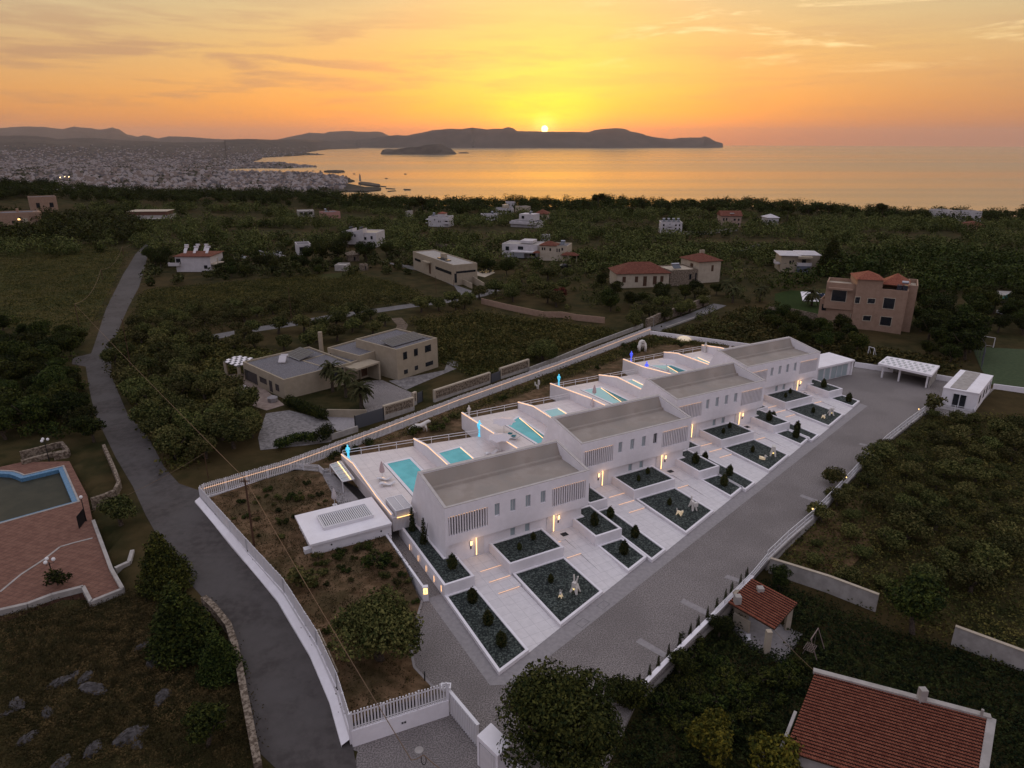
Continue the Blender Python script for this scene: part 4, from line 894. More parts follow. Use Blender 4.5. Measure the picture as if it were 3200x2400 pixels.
# ---------------------------------------------------------------- statues, parasols, loungers
m_ivory = mat('ivory_shell', (.62, .58, .53), .6)
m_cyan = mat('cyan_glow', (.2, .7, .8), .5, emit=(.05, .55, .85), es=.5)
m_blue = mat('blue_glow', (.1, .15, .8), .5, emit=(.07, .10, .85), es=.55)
m_fabric = mat('white_canvas', (.60, .55, .56), .85); m_rose = mat('rose_canvas', (.50, .38, .38), .85); m_teal = mat('teal_towel', (.01, .16, .20), .9)
def aframe(m, w, l, h, t=.12, top=.5):
    """a folded body: back plate and four splayed tapering legs; faces -y"""
    s = 1
    for sx in (-1, 1):
        for sy in (-1, 1):
            k = len(m.v); fx, fy = sx * w / 2, sy * l / 2; a = .30 * w; b = .17 * l
            m.v += [(fx, fy, 0), (fx - sx * a * .7, fy, 0), (fx - sx * a * .7, fy - sy * b, 0), (fx, fy - sy * b, 0),
                    (sx * w * .33, sy * l * .36, h * .62), (0, sy * l * .36, h * .62), (0, sy * l * .02, h * .62), (sx * w * .33, sy * l * .02, h * .62)]
            for f in ((0, 1, 5, 4), (1, 2, 6, 5), (2, 3, 7, 6), (3, 0, 4, 7), (0, 3, 2, 1)): m.f.append(tuple(k + i for i in f)); m.m.append(0)
    k = len(m.v); H2 = h * .62
    m.v += [(-w * .34, -l * .38, H2 - .02), (w * .34, -l * .38, H2 - .02), (w * .34, l * .38, H2 - .02), (-w * .34, l * .38, H2 - .02), (-w * .2, -l * .36, h), (w * .2, -l * .36, h), (w * .2, l * .34, h * .96), (-w * .2, l * .34, h * .96)]
    for f in ((0, 1, 5, 4), (1, 2, 6, 5), (2, 3, 7, 6), (3, 0, 4, 7), (4, 5, 6, 7), (0, 3, 2, 1)): m.f.append(tuple(k + i for i in f)); m.m.append(0)
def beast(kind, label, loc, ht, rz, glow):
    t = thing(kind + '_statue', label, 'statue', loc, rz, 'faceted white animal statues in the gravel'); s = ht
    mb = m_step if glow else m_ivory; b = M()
    if kind == 'rabbit':
        aframe(b, .48 * s, .42 * s, .50 * s); b.build('body', mb, t)
        h = M(); h.prism([(-.11 * s, -.20 * s), (.11 * s, -.20 * s), (.09 * s, .04 * s), (-.09 * s, .04 * s)], .44 * s, .66 * s); h.build('head', m_ivory, t)
        for sx in (-1, 1): e = M(); e.prism([(sx * .02 * s, -.03 * s), (sx * .12 * s, -.03 * s), (sx * .12 * s, .03 * s), (sx * .02 * s, .03 * s)], .64 * s, .66 * s); e.bar((sx * .06 * s, 0, .64 * s), (sx * .13 * s, .05 * s, 1.0 * s), .09 * s, .05 * s); e.build('ear', m_ivory, t)
    elif kind == 'dog':
        aframe(b, .50 * s, .95 * s, .72 * s); b.build('body', mb, t)
        M().prism([(-.20 * s, -.62 * s), (.20 * s, -.62 * s), (.16 * s, -.36 * s), (-.16 * s, -.36 * s)], .50 * s, .86 * s).build('head', m_ivory if not glow else m_step, t)
        for sx in (-1, 1): M().tube([(sx * .15 * s, -.5 * s, .84 * s), (sx * .18 * s, -.5 * s, 1.0 * s)], [.07 * s, .01], 4).build('ear', m_ivory, t)
        M().bar((0, .36 * s, .62 * s), (0, .44 * s, 1.02 * s), .13 * s, .10 * s).build('tail', m_ivory, t)
    elif kind == 'duck':
        b.prism([(-.2 * s, -.35 * s), (.2 * s, -.35 * s), (.24 * s, .2 * s), (.05 * s, .62 * s), (-.05 * s, .62 * s), (-.24 * s, .2 * s)], .08 * s, lambda x, y: (.42 + .25 * max(0, y / s)) * s); b.build('body', m_step, t)
        M().prism([(-.1 * s, -.45 * s), (.1 * s, -.45 * s), (.12 * s, -.2 * s), (-.12 * s, -.2 * s)], .35 * s, .9 * s).bar((0, -.4 * s, .78 * s), (0, -.66 * s, .72 * s), .12 * s, .1 * s).build('head', m_ivory, t)
        for sx in (-1, 1): M().box(sx * .12 * s - .03, sx * .12 * s + .03, -.1 * s, .02 * s, 0, .1 * s).build('leg', m_ivory, t)
    elif kind == 'calf':
        aframe(b, .62 * s, .8 * s, 1.0 * s); b.build('body', mb, t); M().bar((0, -.26 * s, .9 * s), (0, .25 * s, .99 * s), .3 * s, .06 * s).build('back_plate', m_ivory, t)
    elif kind == 'lamb':
        aframe(b, .6 * s, .75 * s, .66 * s); b.build('body', mb, t)
        M().ball((0, -.28 * s, .78 * s), .2 * s, .22 * s, .2 * s, 6, 4).build('head', m_ivory, t)
        for sx in (-1, 1): M().bar((sx * .15 * s, -.25 * s, .84 * s), (sx * .3 * s, -.25 * s, .74 * s), .07 * s, .05 * s).build('ear', m_ivory, t)
    if not (kind == 'dog' and not glow): M().box(-.08 * s, .08 * s, -.16 * s, .0, .2 * s, .3 * s).build('belly_lamp', m_bright, t)
    return t
st = lambda r, x, y, z=.27: G(*r(x, y), z)
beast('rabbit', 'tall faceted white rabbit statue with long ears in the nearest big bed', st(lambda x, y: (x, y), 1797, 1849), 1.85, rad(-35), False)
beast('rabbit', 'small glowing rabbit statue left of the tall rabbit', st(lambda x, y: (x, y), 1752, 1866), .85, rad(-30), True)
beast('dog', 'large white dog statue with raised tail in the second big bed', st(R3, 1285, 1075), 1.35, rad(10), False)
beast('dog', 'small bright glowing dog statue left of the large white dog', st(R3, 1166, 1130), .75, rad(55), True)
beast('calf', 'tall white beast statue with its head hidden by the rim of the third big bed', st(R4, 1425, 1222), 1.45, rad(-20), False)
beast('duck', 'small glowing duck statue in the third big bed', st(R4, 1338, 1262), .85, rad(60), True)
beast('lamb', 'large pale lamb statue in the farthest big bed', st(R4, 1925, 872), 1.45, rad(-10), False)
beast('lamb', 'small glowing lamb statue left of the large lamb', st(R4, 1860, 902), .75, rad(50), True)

def figure(label, p, mt, h=2.2):
    t = thing('figure_statue', label, 'statue', p, 0, 'slender human figure statues on the terraces'); s = h / 2.2
    m = M(); m.tube([(0, 0, 0), (0, 0, .1), (0, 0, .8), (0.02, 0, 1.1), (0, 0, 1.32), (0, 0, 1.62), (0, 0, 1.80), (0, 0, 1.86)], [.26, .17, .13, .20, .12, .23, .13, .05], 10)
    m.ball((0, 0, 1.98), .11, .11, .15, 10, 7); m.tube([(.2, 0, 1.7), (.26, -.02, 1.4), (.17, -.1, 1.15)], [.06, .05, .04], 6); m.tube([(-.2, 0, 1.7), (-.26, -.02, 1.4), (-.17, -.1, 1.15)], [.06, .05, .04], 6)
    o = m.build('body', mt, t, smooth=True); o.scale = (s, s, s); return t
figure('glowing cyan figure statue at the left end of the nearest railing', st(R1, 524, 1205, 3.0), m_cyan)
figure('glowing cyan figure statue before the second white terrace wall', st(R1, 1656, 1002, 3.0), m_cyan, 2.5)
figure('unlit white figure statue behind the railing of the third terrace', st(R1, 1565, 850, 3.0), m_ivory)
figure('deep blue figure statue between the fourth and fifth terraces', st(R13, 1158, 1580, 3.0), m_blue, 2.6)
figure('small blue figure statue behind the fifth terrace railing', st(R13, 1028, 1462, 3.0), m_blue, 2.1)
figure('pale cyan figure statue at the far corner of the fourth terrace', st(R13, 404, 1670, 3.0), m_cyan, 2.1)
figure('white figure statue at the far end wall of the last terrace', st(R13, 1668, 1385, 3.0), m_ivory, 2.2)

def parasol(label, p, open_=True, h=2.3, mt=None):
    t = thing('parasol', label, 'parasol', p, 0, 'parasols on the pool terraces'); m = M()
    M().tube([(0, 0, 0), (0, 0, h)], .035, 6).build('pole', m_white2, t); M().tube([(0, 0, 0), (0, 0, .08)], .3, 12).build('base', m_white2, t)
    if open_:
        n = 7; k = 0; r = 1.75
        for j in range(n): a = 2 * math.pi * j / n; m.v.append((r * math.cos(a), r * math.sin(a), h - .38))
        for j in range(n): a = 2 * math.pi * (j + .5) / n; m.v.append((r * .82 * math.cos(a), r * .82 * math.sin(a), h - .30))
        m.v.append((0, 0, h + .12)); c = 2 * n
        for j in range(n): m.f += [(j, n + j, c), (n + j, (j + 1) % n, c)]; m.m += [0, 0]
        m.build('canopy', mt or m_fabric, t); rb = M()
        for j in range(n): a = 2 * math.pi * j / n; rb.bar((0, 0, h + .10), (r * math.cos(a), r * math.sin(a), h - .37), .03, .03)
        rb.build('ribs', m_white2, t)
    else:
        n = 8
        m.tube([(0, 0, h * .38), (0, 0, h * .5), (0, 0, h * .75), (0, 0, h * .97), (0, 0, h * 1.06)], [.28, .34, .24, .1, .02], n)
        for i, v in enumerate(m.v):
            if i % 2: m.v[i] = (v[0] * .45, v[1] * .45, v[2])
        m.build('folded_canopy', mt or m_rose, t)
    return t
parasol('open white parasol beside the narrow second pool', G(*R1(1830, 1128), 3.0)); parasol('open white parasol beside the big third pool', G(*R1(1866, 985), 3.0))
parasol('closed rose parasol behind the two wavy loungers', G(*R1(817, 1372), 3.0), False); parasol('closed parasol beside the pale triangular pool', G(*R3(433, 122), 3.0), False, 2.2)
parasol('closed pale parasol against the wall above the small fourth pool', G(*R3(413, 232), 3.0), False, 2.0, m_fabric); parasol('open white parasol over the seventh pool', G(*R4(503, 500), 3.0))
parasol('closed parasol near the wall left of the third villa', G(*R4(516, 560), 3.0), False, 1.8, m_fabric); parasol('closed white parasol lying near the side path by the flat cabin', G(*R5(1235, 770), 1.52), False, 2.2, m_fabric)
parasol('closed white parasol by the last pool', G(*R4(1050, 345), 3.0), False, 1.8, m_fabric)
def lounger(label, p, rz, towel=False):
    t = thing('sun_lounger', label, 'sun lounger', p, rz, 'wavy white sun loungers'); m = M(); n = 16; L_ = 1.9; w = .62
    for i in range(n + 1):
        x = L_ * i / n; z = .32 + .17 * math.sin(x / L_ * 2 * math.pi * 1.05 + .6) + .12 * (x / L_)
        m.v += [(x, -w / 2, z), (x, w / 2, z), (x, w / 2, z - .06), (x, -w / 2, z - .06)]
    for i in range(n):
        for a in range(4): b = (a + 1) % 4; m.f.append((i * 4 + a, i * 4 + b, i * 4 + 4 + b, i * 4 + 4 + a)); m.m.append(0)
    m.build('shell', m_white2, t, smooth=True); M().box(.25, .4, -.2, .2, 0, .3).box(1.3, 1.45, -.2, .2, 0, .3).build('base', m_white2, t)
    if towel: M().box(.7, 1.3, -.27, .27, .5, .55).build('towel', m_teal, t)
lounger('upper wavy white lounger beside the nearest pool', G(*R1(770, 1392), 3.0), rad(10)); lounger('lower wavy white lounger beside the nearest pool', G(*R1(792, 1438), 3.0), rad(12))
lounger('wavy lounger with a teal towel nearer the big third pool', G(*R1(1862, 1000), 3.0), rad(-20), True); lounger('wavy lounger with a teal towel, the lower one by the third pool', G(*R1(1892, 1022), 3.0), rad(-20), True)
lounger('lounger on the second terrace just above the nearest roof edge', G(*R1(1705, 1178), 3.0), rad(35))
lounger('lounger beyond the sixth pool near the third villa roof', G(*R4(905, 400), 3.0), rad(-30))
# animal statues on the back grass
def tube_animal(name, label, p, rz, chains, sc=1.0, mt=None):
    t = thing(name, label, 'statue', p, rz, 'white animal statues on the back grass'); m = M()
    for pts, rs in chains: m.tube([tuple(Vector(q) * sc) for q in pts], [r * sc * 1.3 for r in rs], 8)
    o = m.build('body', mt or m_ivory, t, smooth=True)
    return t
pz = G(*R1(1130, 970), 1.5); t = tube_animal('panther_statue', 'white prowling panther statue on the grass behind the railing', pz, rad(20), [([(-.9, 0, .95), (-.4, 0, 1.0), (.3, 0, .95), (.8, 0, 1.1), (1.15, 0, 1.4), (1.5, 0, 1.5), (1.75, 0, 1.42)], [.16, .30, .28, .30, .2, .2, .1]), ([(-.85, .1, 1.0), (-.95, .12, .55), (-1.1, .12, .02)], [.2, .1, .08]), ([(-.7, -.12, 1.0), (-.6, -.14, .5), (-.75, -.14, .02)], [.2, .1, .08]), ([(.75, .1, 1.0), (.8, .12, .5), (.75, .12, .02)], [.18, .1, .08]), ([(.9, -.12, 1.0), (1.1, -.14, .5), (1.15, -.14, .02)], [.18, .1, .08]), ([(-.95, 0, 1.0), (-1.4, 0, .7), (-1.6, 0, .2), (-1.5, 0, .05)], [.09, .06, .05, .04])], 1.05)
tube_animal('gorilla_statue', 'white gorilla statue on all fours near the upper fence', G(*R13(1117, 1372), 1.5), rad(-80), [([(-.6, 0, .9), (-.2, 0, 1.2), (.35, 0, 1.6), (.6, 0, 1.75)], [.35, .5, .55, .3]), ([(.62, 0, 1.8), (.78, 0, 2.0), (.8, 0, 2.2)], [.28, .3, .16]), ([(.3, .45, 1.5), (.55, .6, .8), (.6, .6, 0)], [.25, .2, .16]), ([(.3, -.45, 1.5), (.55, -.6, .8), (.6, -.6, 0)], [.25, .2, .16]), ([(-.6, .25, .8), (-.6, .32, .4), (-.6, .32, 0)], [.28, .2, .16]), ([(-.6, -.25, .8), (-.6, -.32, .4), (-.6, -.32, 0)], [.28, .2, .16])], 1.1)
t = thing('origami_statue', 'folded white origami like statue on the grass halfway along the fence', 'statue', G(*R1(2155, 592), 1.5), rad(-60)); m = M(); m.prism([(-.8, 0), (.0, -.12), (.5, 0), (0, .12)], 0, lambda x, y: .6 + .9 * max(0, x)); m.prism([(.25, -.1), (.8, 0), (.25, .1)], .9, 1.7); m.prism([(-.9, -.05), (-.5, 0), (-.9, .05)], .3, 1.0); m.build('body', m_ivory, t)
# ---------------------------------------------------------------- foliage builders
m_fol = {}
def folmat(name, a, b, rand=.25, sc=1.3):
    m_fol[name] = mat('leaves_' + name, a, .9, b, scale=sc, lo=.38, hi=.66, spec=.12, rand=rand, detail=3, big=((a[0] * .8, a[1] * .9, a[2] * .7), .16, .55)); return m_fol[name]
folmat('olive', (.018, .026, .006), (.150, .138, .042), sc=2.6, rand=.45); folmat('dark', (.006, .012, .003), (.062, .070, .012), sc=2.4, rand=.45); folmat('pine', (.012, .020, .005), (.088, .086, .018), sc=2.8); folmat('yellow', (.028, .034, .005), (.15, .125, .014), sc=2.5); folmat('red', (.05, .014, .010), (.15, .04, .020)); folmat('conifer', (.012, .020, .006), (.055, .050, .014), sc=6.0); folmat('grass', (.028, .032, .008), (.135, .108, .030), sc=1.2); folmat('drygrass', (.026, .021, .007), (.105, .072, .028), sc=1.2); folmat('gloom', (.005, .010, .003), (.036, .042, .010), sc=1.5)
m_bark = mat('bark', (.045, .034, .026), .95, (.09, .07, .055), scale=5, spec=.05)
def leafcloud(rng, blobs, n, size, flat=.0, aspect=1.6, shell=.55):
    """numpy leaf faces spread through ellipsoid blobs [(cx,cy,cz,rx,ry,rz)]; returns verts, faces (quads)"""
    w = np.array([b[3] * b[4] + b[3] * b[5] for b in blobs]); w = w / w.sum(); r_ = np.random.RandomState(rng.randint(0, 1 << 30))
    idx = r_.choice(len(blobs), n, p=w); B = np.array(blobs)[idx]
    d = r_.normal(size=(n, 3)); d /= np.linalg.norm(d, axis=1)[:, None]; rr = shell + (1.06 - shell) * r_.rand(n) ** .6
    P_ = B[:, :3] + d * B[:, 3:] * rr[:, None]
    P_ += r_.normal(size=(n, 3)) * size * .35
    nrm = d + r_.normal(size=(n, 3)) * .75; nrm[:, 2] += flat; nrm /= np.linalg.norm(nrm, axis=1)[:, None]
    a = np.cross(nrm, r_.normal(size=(n, 3))); a /= np.linalg.norm(a, axis=1)[:, None] + 1e-9; b = np.cross(nrm, a)
    s = size * (.6 + .8 * r_.rand(n))[:, None]
    V = np.stack([P_ - a * s * aspect * .5, P_ + b * s * .45, P_ + a * s * aspect * .5, P_ - b * s * .45], 1).reshape(-1, 3)
    return V
def cloudmesh(name, V, mats, extra=None):
    """leaf quads (and optional M() extra) as one mesh datablock"""
    n = len(V) // 4; me = bpy.data.meshes.new(name); ev = extra.v if extra else []; ef = extra.f if extra else []
    me.vertices.add(len(V)); me.vertices.foreach_set('co', V.astype(np.float32).ravel()); me.loops.add(n * 4); me.loops.foreach_set('vertex_index', np.arange(n * 4, dtype=np.int32))
    me.polygons.add(n); me.polygons.foreach_set('loop_start', np.arange(0, n * 4, 4, dtype=np.int32)); me.polygons.foreach_set('loop_total', np.full(n, 4, dtype=np.int32))
    for m in (mats if isinstance(mats, list) else [mats]): me.materials.append(m)
    me.update(); me.validate(); return me
def limbs(rng, h, r, n=5, spread=.5, z0=.35):
    m = M(); top = (rng.uniform(-.1, .1) * h, rng.uniform(-.1, .1) * h, h * z0)
    m.tube([(0, 0, -.3), (top[0] * .5, top[1] * .5, h * z0 * .5), top], [r * 1.25, r, r * .8], 7)
    for i in range(n):
        a = 2 * math.pi * i / n + rng.uniform(-.4, .4); q = spread * h * rng.uniform(.7, 1.1)
        m.tube([top, (top[0] + math.cos(a) * q * .5, top[1] + math.sin(a) * q * .5, h * (z0 + .2)), (top[0] + math.cos(a) * q, top[1] + math.sin(a) * q, h * rng.uniform(.6, .8))], [r * .7, r * .4, r * .15], 5)
    return m
TREE = {}
def proto(kind, i, h, rad_, n, size, mt, nblob=9, trunk=.16, low=.25, flat=.3, zsq=1.0, z0=.35, conic=False):
    rng = random.Random(hash((kind, i)) & 0xffff if False else sum(map(ord, kind)) * 31 + i); bl = []
    if conic:
        for j in range(nblob):
            f = (j + .5) / nblob; rr = rad_ * (1 - f) ** .8 + .12 * rad_ if kind != 'cone' else rad_ * (math.sin(math.pi * (.22 + .74 * f)) ** .8); bl.append((rng.uniform(-.1, .1) * rad_, rng.uniform(-.1, .1) * rad_, h * (low + (1 - low) * f), rr, rr, h * .75 / nblob + .1))
    else:
        for j in range(nblob):
            a = rng.uniform(0, 6.28); q = rad_ * math.sqrt(rng.random()) * .68; f = rng.uniform(.25, 1); rr = rad_ * rng.uniform(.28, .5)
            bl.append((q * math.cos(a), q * math.sin(a), h * (low + (1 - low) * .5) + (h * (1 - low) * .5 - rr * .7) * (f * 2 - 1) * (1 - .45 * q / rad_), rr, rr, rr * .75 * zsq))
    me = cloudmesh('crown', leafcloud(rng, bl, n, size, flat), mt); tm = limbs(rng, h, trunk, z0=z0, spread=.35 if not conic else .05).build('trunk', m_bark)
    bpy.data.objects.remove(tm) if False else None
    tme = tm.data; COL.objects.unlink(tm); bpy.data.objects.remove(tm)
    TREE.setdefault(kind, []).append((me, tme, h, rad_))
for i in range(4): proto('olive', i, 3.6, 2.3, 2600, .19, m_fol['olive'], 12, .22, .2, zsq=1.05)
for i in range(3): proto('broad', i, 6.5, 3.2, 3600, .25, m_fol['dark'], 13, .25, .18)
for i in range(3): proto('shrub', i, 1.5, 1.1, 420, .17, m_fol['olive'], 7, .07, .08)
for i in range(2): proto('cone', i, 1.15, .38, 1500, .085, m_fol['conifer'], 7, .06, .05, conic=True)
for i in range(2): proto('cypress', i, 3.4, .42, 900, .11, m_fol['conifer'], 10, .07, .04, conic=True)
proto('yellow', 0, 5.0, 2.3, 2600, .20, m_fol['yellow'], 13, .14, .2); proto('bigpine', 0, 11.0, 4.6, 34000, .17, m_fol['pine'], 34, .35, .1, zsq=.9); proto('bigpine', 1, 9.0, 3.4, 15000, .20, m_fol['pine'], 20, .3, .12)
proto('red', 0, 4.0, 2.3, 1300, .26, m_fol['red'], 10, .16, .15); proto('conifer', 0, 9.5, 3.3, 9000, .24, m_fol['dark'], 12, .3, .04, conic=True); proto('tallpine', 0, 11, 4.0, 2600, .42, m_fol['dark'], 11, .3, .55, z0=.6); proto('bigolive', 0, 6.2, 4.3, 12000, .22, m_fol['olive'], 26, .4, .1); proto('shrubdark', 0, 1.8, 1.3, 700, .15, m_fol['dark'], 7, .06, .05)
NM = dict(olive='olive_tree', broad='evergreen_tree', shrub='shrub', cone='conifer_bush', cypress='young_cypress', yellow='yellow_green_tree', bigpine='pine_tree', red='red_leaved_tree', conifer='conifer_tree', tallpine='umbrella_pine', bigolive='olive_tree', shrubdark='shrub')
CT = dict(shrub='shrub', cone='bush', cypress='cypress', shrubdark='shrub')
def plant(kind, p, label, s=1.0, group=None, i=None, rz=None, sz=None):
    L_ = TREE[kind]; me, tme, h, r = L_[(i if i is not None else rnd.randrange(len(L_))) % len(L_)]
    t = thing(NM[kind], label, CT.get(kind, 'tree'), p, rnd.uniform(0, 6.28) if rz is None else rz, group); t.scale = (s, s, (sz or s))
    for nm_, d in (('crown', me), ('trunk', tme)):
        o = bpy.data.objects.new(nm_, d); COL.objects.link(o); o.parent = t
    return t
# shrubs in the gravel beds of the villas
m_fol_c = None
def inbed(k, p, q, z=.25): x, y = Wp(p, q, k); return (x, y, z)
cg = 'small conifers in the gravel beds'
B0 = [('cone', G(*R2(590, 1035), 1.4), 1.35, 'round conifer at the front of the raised corner bed of the nearest villa'), ('cone', G(*R2(765, 1330), .26), 1.35, 'top bush of the three in the low corner bed'), ('cone', G(*R2(900, 1520), .26), 1.3, 'middle bush of the three in the low corner bed'), ('cone', G(*R6(1845, 600), .26), 1.3, 'lowest bush of the three, in the low corner bed by the street'), ('cypress', G(*R2(245, 715), 1.4), .9, 'slim young cypress nearest the slatted terrace edge'), ('cypress', G(*R2(345, 825), 1.4), .95, 'slim young cypress beside the nearest gable wall')]
for kd, p_, s_, lb in B0: plant(kd, p_, lb, s_, cg, i=0)
for k in range(4):
    wv = nm[k] + ' villa'
    plant('cone', inbed(k, 7.6, -2.2, 1.4), 'small bush left of its pair in the raised middle bed of the ' + wv, .7, cg, i=0); plant('cone', inbed(k, 9.9, -1.2, 1.4), 'small dark bush right of its pair in the raised middle bed of the ' + wv, .75, cg, i=1)
    plant('cone', inbed(k, 8.3, -7.4), 'faint brown bush in the middle of the large statue bed of the ' + wv, .8, cg, i=0)
    plant('cone', inbed(k, 17.6, -1.9, 1.4), 'round bush in the raised bed right of the second door of the ' + wv, 1.3, cg, i=1); plant('cone', inbed(k, 18.0, -6.9), 'round bush in the low bed right of the second path of the ' + wv, 1.35, cg, i=0)
    if k: plant('cone', inbed(k, -.1, -1.4, 1.4), 'bush in the raised bed left of the first door of the ' + wv, 1.3, cg, i=1); plant('cone', inbed(k, .1, -6.3), 'upper bush in the narrow low bed of the ' + wv, 1.2, cg, i=0); plant('cone', inbed(k, -.1, -11.2), 'lower bush in the narrow low bed of the ' + wv, 1.25, cg, i=1)
# cypress row along the driveway wall
row = [(1100, 960), (1190, 880), (1265, 800), (1355, 700), (1450, 610), (1540, 520), (1610, 450), (1690, 370), (1770, 290), (1845, 215), (1900, 150), (1975, 85), (2030, 25)]
for i, px in enumerate(row):
    t = plant('cypress', G(*R9(px[0] - 4, px[1]), .03), 'dwarf cypress %s in the row along the low driveway wall' % ['nearest the camera', 'second from the camera', 'third from the camera', 'fourth from the camera', 'fifth from the camera', 'sixth from the camera', 'in the very middle', 'sixth from the far end', 'fifth from the far end', 'fourth from the far end', 'third from the far end', 'second from the far end', 'at the far end'][i], .42, 'dwarf cypresses along the driveway wall', i=i % 2)

# ---------------------------------------------------------------- neighbourhood: roads, fields, walls
m_fieldg = mat('field_grass', (.034, .034, .010), .95, (.085, .066, .024), scale=.5, detail=10, bump=2, bscale=3.0, spec=.05, big=((.034, .040, .012), .05, .8))
m_stonew = mat('rubble_stone', (.10, .075, .055), .95, (.26, .21, .16), scale=3.2, lo=.42, hi=.58, detail=6, bump=2, bscale=6, spec=.1)
m_plst = mat('beige_plaster', (.30, .250, .180), .9, (.34, .285, .21), scale=1.0, spec=.1)
m_plst2 = mat('sand_plaster', (.28, .185, .130), .9, (.32, .215, .155), scale=1.0, spec=.1)
m_cream = mat('cream_plaster', (.38, .32, .245), .9, (.44, .375, .29), scale=.8, spec=.1)
m_hwhite = mat('house_white', (.46, .43, .43), .9, (.53, .50, .50), scale=.6, spec=.1)
m_pink = mat('pink_plaster', (.36, .19, .16), .9); m_rgrav = mat('roof_gravel', (.10, .095, .10), .95, (.20, .19, .20), scale=6, spec=.1, bump=1, bscale=12)
m_tile = mat('clay_tiles', (.165, .048, .028), .85, (.245, .085, .050), scale=2.5, detail=6, spec=.15, bump=.5, bscale=10)
m_tiled = mat('clay_tiles_dark', (.120, .040, .026), .85, (.175, .062, .040), scale=1.5, detail=6, spec=.15)
_, gt_, pt_, vt_ = MATS['clay_tiles_dark']; wv_ = gt_.n('ShaderNodeTexWave'); wv_.inputs['Scale'].default_value = 1.6; gt_.l(vt_, wv_.inputs['Vector']); bb = gt_.n('ShaderNodeBump'); bb.inputs['Strength'].default_value = 1; bb.inputs['Distance'].default_value = .06; gt_.l(wv_.outputs['Fac'], bb.inputs['Height']); gt_.l(bb.outputs[0], pt_.inputs['Normal'])
m_solar = mat('solar_glass', (.018, .022, .034), .2, spec=.6); m_metal = mat('dull_metal', (.40, .40, .42), .4, metal=.6); m_wood = mat('brown_wood', (.07, .035, .02), .8)
m_greyg = mat('grey_gate', (.075, .078, .088), .6); m_brick = mat('terracotta_paving', (.150, .075, .055), .9, (.20, .105, .075), scale=1.2, detail=8, spec=.1, bump=.3, bscale=8)
grid_lines('terracotta_paving', .55, .55, .03, (.06, .04, .035), .3)
S_ = lambda l: [GT(*p)[:2] for p in l]
road_l = [(905, 2430), (860, 2400), (800, 2342), (777, 2198), (745, 2053), (720, 1981), (673, 1916), (600, 1830), (520, 1730), (455, 1610), (415, 1520), (360, 1427), (325, 1354), (295, 1290), (280, 1220), (268, 1146), (225, 1138), (228, 1118), (285, 1105), (304, 1050), (333, 961), (385, 857), (423, 795), (458, 760)]
road_r = [(470, 770), (450, 844), (434, 898), (401, 961), (379, 1010), (345, 1100), (350, 1180), (401, 1300), (452, 1347), (513, 1459), (560, 1512), (628, 1535)]
no_l = [(p[0], p[1]) for p in LF]
def footz(p): return (p[0], p[1])
rr_ = [GT(*p)[:2] for p in road_r] + [(p.x, p.y) for p in ft] + [G(1104, 2343, 0)[:2], G(1150, 2600, 0)[:2], G(1000, 2600, 0)[:2]]
ROAD = [GT(*p)[:2] for p in road_l] + rr_
sheet('road', ROAD, m_asph, .03, step=1.5)
mid = [GT(*p) for p in ((617, 1062), (680, 1051), (790, 1031), (930, 1010), (1050, 988), (1170, 972), (1300, 953), (1430, 937), (1500, 922), (1545, 905))]; MID = ribbon(mid, 4.2); m_lane = mat('pale_lane', (.12, .112, .112), .9, (.155, .145, .14), scale=1, spec=.2); sheet('road', MID, m_lane, .04, step=3)
up = [GT(*p) for p in ((2040, 1032), (2120, 1004), (2180, 982), (2250, 952))]; UP = ribbon(up, 3.6); sheet('road', UP, m_lane, .04, step=3)
far1 = [GT(*R13(*p)) for p in ((1890, 524), (2000, 500), (2160, 460))]; sheet('road', ribbon(far1, 3.6), m_lane, .25, step=6)
lane = [GT(*p) for p in ((1200, 1330), (1420, 1235), (1700, 1130), (2010, 1030))]
m_track = mat('dirt_track', (.10, .075, .055), .95, (.15, .115, .085), scale=1.5, spec=.05)
tr1 = [GT(*R14(*p)) for p in ((935, 1090), (990, 1150), (965, 1215), (900, 1240))]; sheet('path', ribbon(tr1, 2.6), m_track, .05, step=2)
FLD = [S_([(0, 770), (330, 762), (392, 790), (330, 930), (262, 1060), (120, 1050), (0, 1010)]), S_([(470, 905), (640, 890), (1100, 850), (1280, 900), (1330, 935), (1040, 968), (800, 985), (560, 985), (430, 1000), (440, 930)]), S_([(1290, 1010), (1500, 985), (1700, 1010), (1930, 1040), (1700, 1110), (1500, 1180), (1370, 1130), (1380, 1050)]), S_([(720, 800), (840, 790), (860, 840), (740, 850)]), S_([(1250, 770), (1330, 765), (1500, 790), (1600, 840), (1480, 850)]), S_([(2440, 910), (2640, 900), (2760, 950), (2560, 985), (2450, 960)])]
for f in FLD: sheet('field', f, m_fieldg, .05, step=6)
m_drygr = mat('dry_grass', (.075, .052, .030), .95, (.12, .085, .05), scale=.8, detail=9, spec=.05, bump=1, bscale=3)
sheet('field', S_([R15(1110, 600), R15(1280, 540), R15(1440, 560), R15(1340, 650), R15(1130, 660)]), m_drygr, .08, step=4)
sheet('field', S_([R11(60, 1490), R11(300, 1230), R11(620, 1010), R11(820, 1010), R11(780, 1200), R11(900, 1400), R11(700, 1600), R11(420, 1659), R10(480, 60), R10(300, 0)]), mat('red_brown_earth', (.075, .045, .022), .95, (.13, .082, .042), scale=.7, detail=9, spec=.05, bump=1, bscale=3, big=((.03, .034, .010), .22, .7)), .06, step=2)
def zpix(p, y):
    lo, hi = -20, 60
    for _ in range(40):
        z = (lo + hi) / 2; f = p[1] * math.cos(PITCH) - (z - H) * math.sin(PITCH); u = p[1] * math.sin(PITCH) + (z - H) * math.cos(PITCH)
        if 1200 - F * u / f > y: lo = z
        else: hi = z
    return lo
NOGO = [ROAD, MID, UP, CP]
